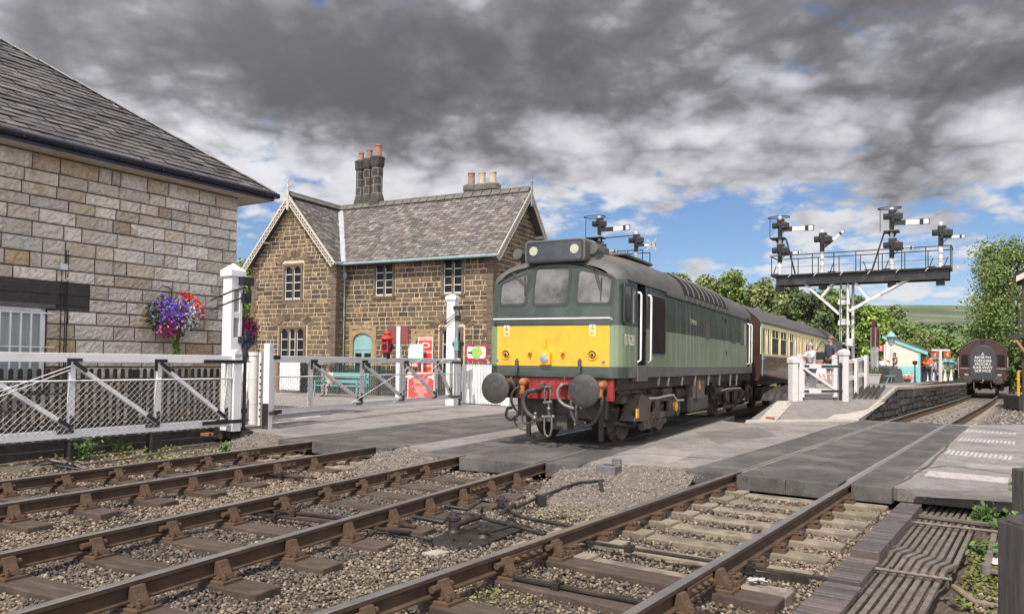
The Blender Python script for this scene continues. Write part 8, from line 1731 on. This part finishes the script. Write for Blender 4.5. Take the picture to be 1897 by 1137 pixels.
# ---------------------------------------------------------------- trees, hills
leaf2 = mk('tree_leaf', (1,1,1), .6, var=.25, scale=.6, vcol=True, spec=.25)
bark = mat('bark', (.075,.06,.048), .9, var=.35, scale=4, bump=.6, bscale=20); birchb = mat('birch_bark', (.42,.40,.37), .8, var=.3, scale=3, stain=(4, .52, .65, (.06,.05,.045), .8))
GREENS0 = {'olive': [(.17,.19,.085),(.20,.215,.10),(.14,.16,.07),(.24,.25,.125)], 'bright': [(.19,.27,.065),(.23,.32,.08),(.16,.23,.055),(.28,.36,.10)], 'dark': [(.085,.115,.055),(.11,.14,.07),(.065,.09,.045),(.14,.165,.085)], 'mid': [(.14,.19,.065),(.18,.235,.085),(.11,.155,.05),(.22,.27,.10)], 'silver': [(.17,.19,.115),(.21,.225,.14),(.14,.155,.09)]}
GREENS = {k: [tuple(min(.5, c*f) for c, f in zip(t_, (1.0,1.07,.88))) for t_ in v_] for k, v_ in GREENS0.items()}
def tree(px, Y, ytop, w_px, pal, label, n=5200, leaf=.105, zb=0., squash=1., weep=0., name='tree', birch=False, lobes=19, low=.08):
    b = at(px, 690, Y); base = Vector((b.x, b.y, zb)); H = at(px, ytop, Y).z - zb; W = w_px/1402*Y/2; t = thing(name, base, 0, label, 'tree', 'trees beyond the station')
    n = int(n*2.3); rg = np.random.default_rng(int(px*7+Y)); cz = H*(.5+low/2); hz = H*(1-low)/2
    m = MB(); m.tube([(0,0,-.3),(.05*W,0,H*.3),(-.03*W,.02*W,H*.6),(0,0,H*.9)], [.035*H*.5,.026*H*.5,.015*H*.5,.004*H], 8)
    LC = []
    for k in range(lobes):
        f = rg.uniform(-.92,.93); a = rg.uniform(0,6.28); rr_ = math.sqrt(max(0.03,1-f*f))*rg.uniform(.35,.78); c = np.array([math.cos(a)*rr_*W, math.sin(a)*rr_*W, cz + f*hz*.86]); LC.append(c)
        st = np.array([0,0,max(.2*H, c[2]-.25*H)]); m.tube([tuple(st), tuple((st+c)/2+np.array([0,0,.04*H])), tuple(c)], [.012*H,.008*H,.003*H], 5)
    LC.append(np.array([0,0,cz+hz*.72])); m.build('trunk', birchb if birch else bark, t, smooth=60)
    LC = np.array(LC); nl = len(LC); lr = rg.uniform(.32,.56,nl)*W*1.0; which = rg.integers(0,nl,n); d = rg.normal(size=(n,3)); d /= np.linalg.norm(d,axis=1)[:,None]
    r = rg.uniform(.25,1.0,n)**.45
    # twiggy sub clumps inside each lobe so that the outline breaks up
    sub = rg.normal(size=(nl*16,3)); sub /= np.linalg.norm(sub,axis=1)[:,None]; sw = which*16 + rg.integers(0,16,n); dd = sub[sw]*.78 + d*.42
    C = LC[which] + dd*(lr[which]*r)[:,None]*np.array([1,1,.95*squash])
    if weep: C[:,2] -= weep*rg.uniform(0,1,n)**2*np.linalg.norm(C[:,:2],axis=1)/max(W,.1)
    C = C[C[:,2] > .25]; n = len(C); which = which[:n]
    P = np.array(GREENS[pal]); tone = rg.uniform(.82,1.3,nl*16+1)[sw[:n]]; col = P[rg.integers(0,len(P),n)]*tone[:,None]
    nr = dd[:n]*.9 + np.array([0,0,.5]); cards(C, rg.uniform(.6,1.35,n)*leaf*Y/70, np.clip(col,0,1), leaf2, 'crown', t, nrm=nr, bend=.35); return t
spec = [ # px, Y, top y, width px, palette, label
 (1206,88,478,44,'silver','thin birch tip rising left of the locomotive roof ridge, behind the smaller signal',dict(birch=True,n=2200,lobes=9)),
 (1178,90,505,40,'olive','low olive tree just behind the post of the smaller signal',dict(n=2500)),
 (1252,80,500,90,'olive','olive tree above the front of the locomotive roof grille',dict()),
 (1306,76,505,110,'olive','broad olive tree above the middle of the locomotive roof',dict(n=6500)),
 (1362,72,499,110,'mid','tall green tree above the rear of the locomotive roof',dict(n=6500)),
 (1408,70,512,100,'olive','olive tree left of the gantry, above the front of the cream coach',dict(n=6500)),
 (1452,74,512,90,'dark','dark tree under the left end of the signal gantry',dict(n=6000)),
 (1498,70,534,90,'dark','dark tree behind the people at the platform gate',dict(n=6000)),
 (1540,76,528,80,'mid','green tree directly behind the gantry post',dict(n=5500)),
 (1584,80,540,70,'dark','dark tree just right of the gantry post',dict(n=5000)),
 (1616,74,562,80,'bright','bright yellow green tree behind the nameboard',dict(n=5500)),
 (1662,96,553,44,'silver','narrow pale birch standing above its neighbours right of the gantry post',dict(birch=True,n=3000,lobes=10)),
 (1650,84,590,90,'mid','rounded green tree above the platform shed roof',dict(n=5500)),
 (1692,88,610,90,'olive','olive tree right of the shed roof, above the first teal lamps',dict(n=5000)),
 (1735,92,622,90,'mid','green tree behind the T shaped sign',dict(n=5000)),
 (1772,98,632,70,'olive','small olive tree just left of the brown coach',dict(n=3500)),
 (1874,54,425,165,'mid','tall dark tree with drooping branches at the right edge',dict(n=15000,leaf=.08,weep=1.0,lobes=34,low=.04)),
 (1835,64,598,64,'bright','bright green young tree above the roof of the brown coach',dict(n=4000)),
 (1903,44,655,50,'dark','dense green bush right of the brown coach beside the yellow railing',dict(n=5000,name='bush',low=.02,leaf=.16)),
 (1870,54,672,34,'dark','low dark bush touching the right side of the brown coach',dict(n=2600,name='bush',low=.02,leaf=.15)),
 (448,50,478,110,'bright','bright green tree seen in the gap between the two stone buildings',dict(n=5000)),
]
for a in spec: tree(*a[:6], **a[6])
# hills
hillm = mat('moor', (.078,.10,.055), .95, var=.3, scale=.012, stain=(.012, .48, .58, (.185,.165,.11), .8), stain2=(.03, .52, .58, (.065,.095,.055), .9), bump=.0)
HX = np.linspace(-700, 1500, 90); HYs = [105,140,190,250,320,420,540,680,800,900,1000,1200]; HZ = [-1.5,1,4,8,13,20,30,48,62,72,74,74]
V = []; 
for y, z in zip(HYs, HZ):
    for x in HX: V.append((x, y, z*(1+.10*mnoise.noise(Vector((x*.004, y*.004, 2)))) + (mnoise.noise(Vector((x*.02,y*.02,1)))*2.0 if 140 < y < 850 else 0) - (0 if y > 110 else 1)))
nx_ = len(HX); tag(np_mesh('hills', V, [(j*nx_+i, j*nx_+i+1, (j+1)*nx_+i+1, (j+1)*nx_+i) for j in range(len(HYs)-1) for i in range(nx_-1)], hillm, smooth=True), 'moorland hills beyond the station', None, None, 'structure')
n = 52000; Yw = RNG.uniform(115, 470, n); cl_ = RNG.integers(0, 1500, n); cy = RNG.uniform(120, 470, 1500); cx_ = RNG.uniform(.05, .75, 1500)*cy; ch_ = RNG.uniform(4.5, 8.5, 1500)*np.clip(1.25-cy/700,.6,1.1); d = RNG.normal(size=(n,3)); d /= np.linalg.norm(d,axis=1)[:,None]
X = cx_[cl_] + d[:,0]*ch_[cl_]*.62; Yw = cy[cl_] + d[:,1]*ch_[cl_]*.62; zg = np.interp(cy[cl_], HYs, HZ); Z = zg + ch_[cl_]*.42 + d[:,2]*ch_[cl_]*.55
P = np.array(GREENS['dark'] + GREENS['mid'][:2]); tone = RNG.uniform(.6,1.35,1500)[cl_]; col = P[RNG.integers(0,len(P),1500)[cl_]]*tone[:,None]*np.array([.9,1.,1.05])
tag(cards(np.stack([X,Yw,Z],1), RNG.uniform(.5,1.0,n)*np.clip(Yw/240,.7,1.6), col, leaf2, 'far_woods', None, nrm=d+np.array([0,-.2,.5]), bend=.35), 'far woods on the valley side', None, None, 'stuff')
# undergrowth below the far trees and behind the right hand track
n = 9000; s = RNG.uniform(0,1,n); px = RNG.uniform(1150,1800,n); Yu = RNG.uniform(68,84,n); Q = np.array([(a-948.5)/1402*b for a, b in zip(px, Yu)]); C = np.stack([Q, Yu, RNG.uniform(-.6,2.6,n)*RNG.uniform(.3,1,n)],1)
tag(cards(C, RNG.uniform(.12,.24,n), np.array(GREENS['dark']+GREENS['mid'])[RNG.integers(0,8,n)], leaf2, 'undergrowth', None, nrm=np.tile((0,-.5,.8),(n,1))), 'dark undergrowth below the trees', None, None, 'stuff')
n = 7000; Yu = RNG.uniform(30,58,n); off = RNG.uniform(.8,7,n); aa = Yu; Xc = np.array([tp(35, y/math.cos(R(35)) , 0).x for y in Yu]); X = Yu*math.tan(R(35)) + (-2.85+2.2+off)/math.cos(R(35)); C = np.stack([X, Yu, -.4 - .012*(Yu-24) + RNG.uniform(0,1,n)*np.clip(off*.30,.1,1.6)],1); k = off > 1.6 + (44-Yu).clip(0)*.10; C = C[k]; n = len(C)
tag(cards(C, RNG.uniform(.06,.13,n), np.array(GREENS['dark']+GREENS['mid'][:2])[RNG.integers(0,6,n)], leaf2, 'undergrowth', None, nrm=np.tile((-.4,-.5,.7),(n,1))), 'low green undergrowth on the bank right of the brown coach', None, None, 'stuff')
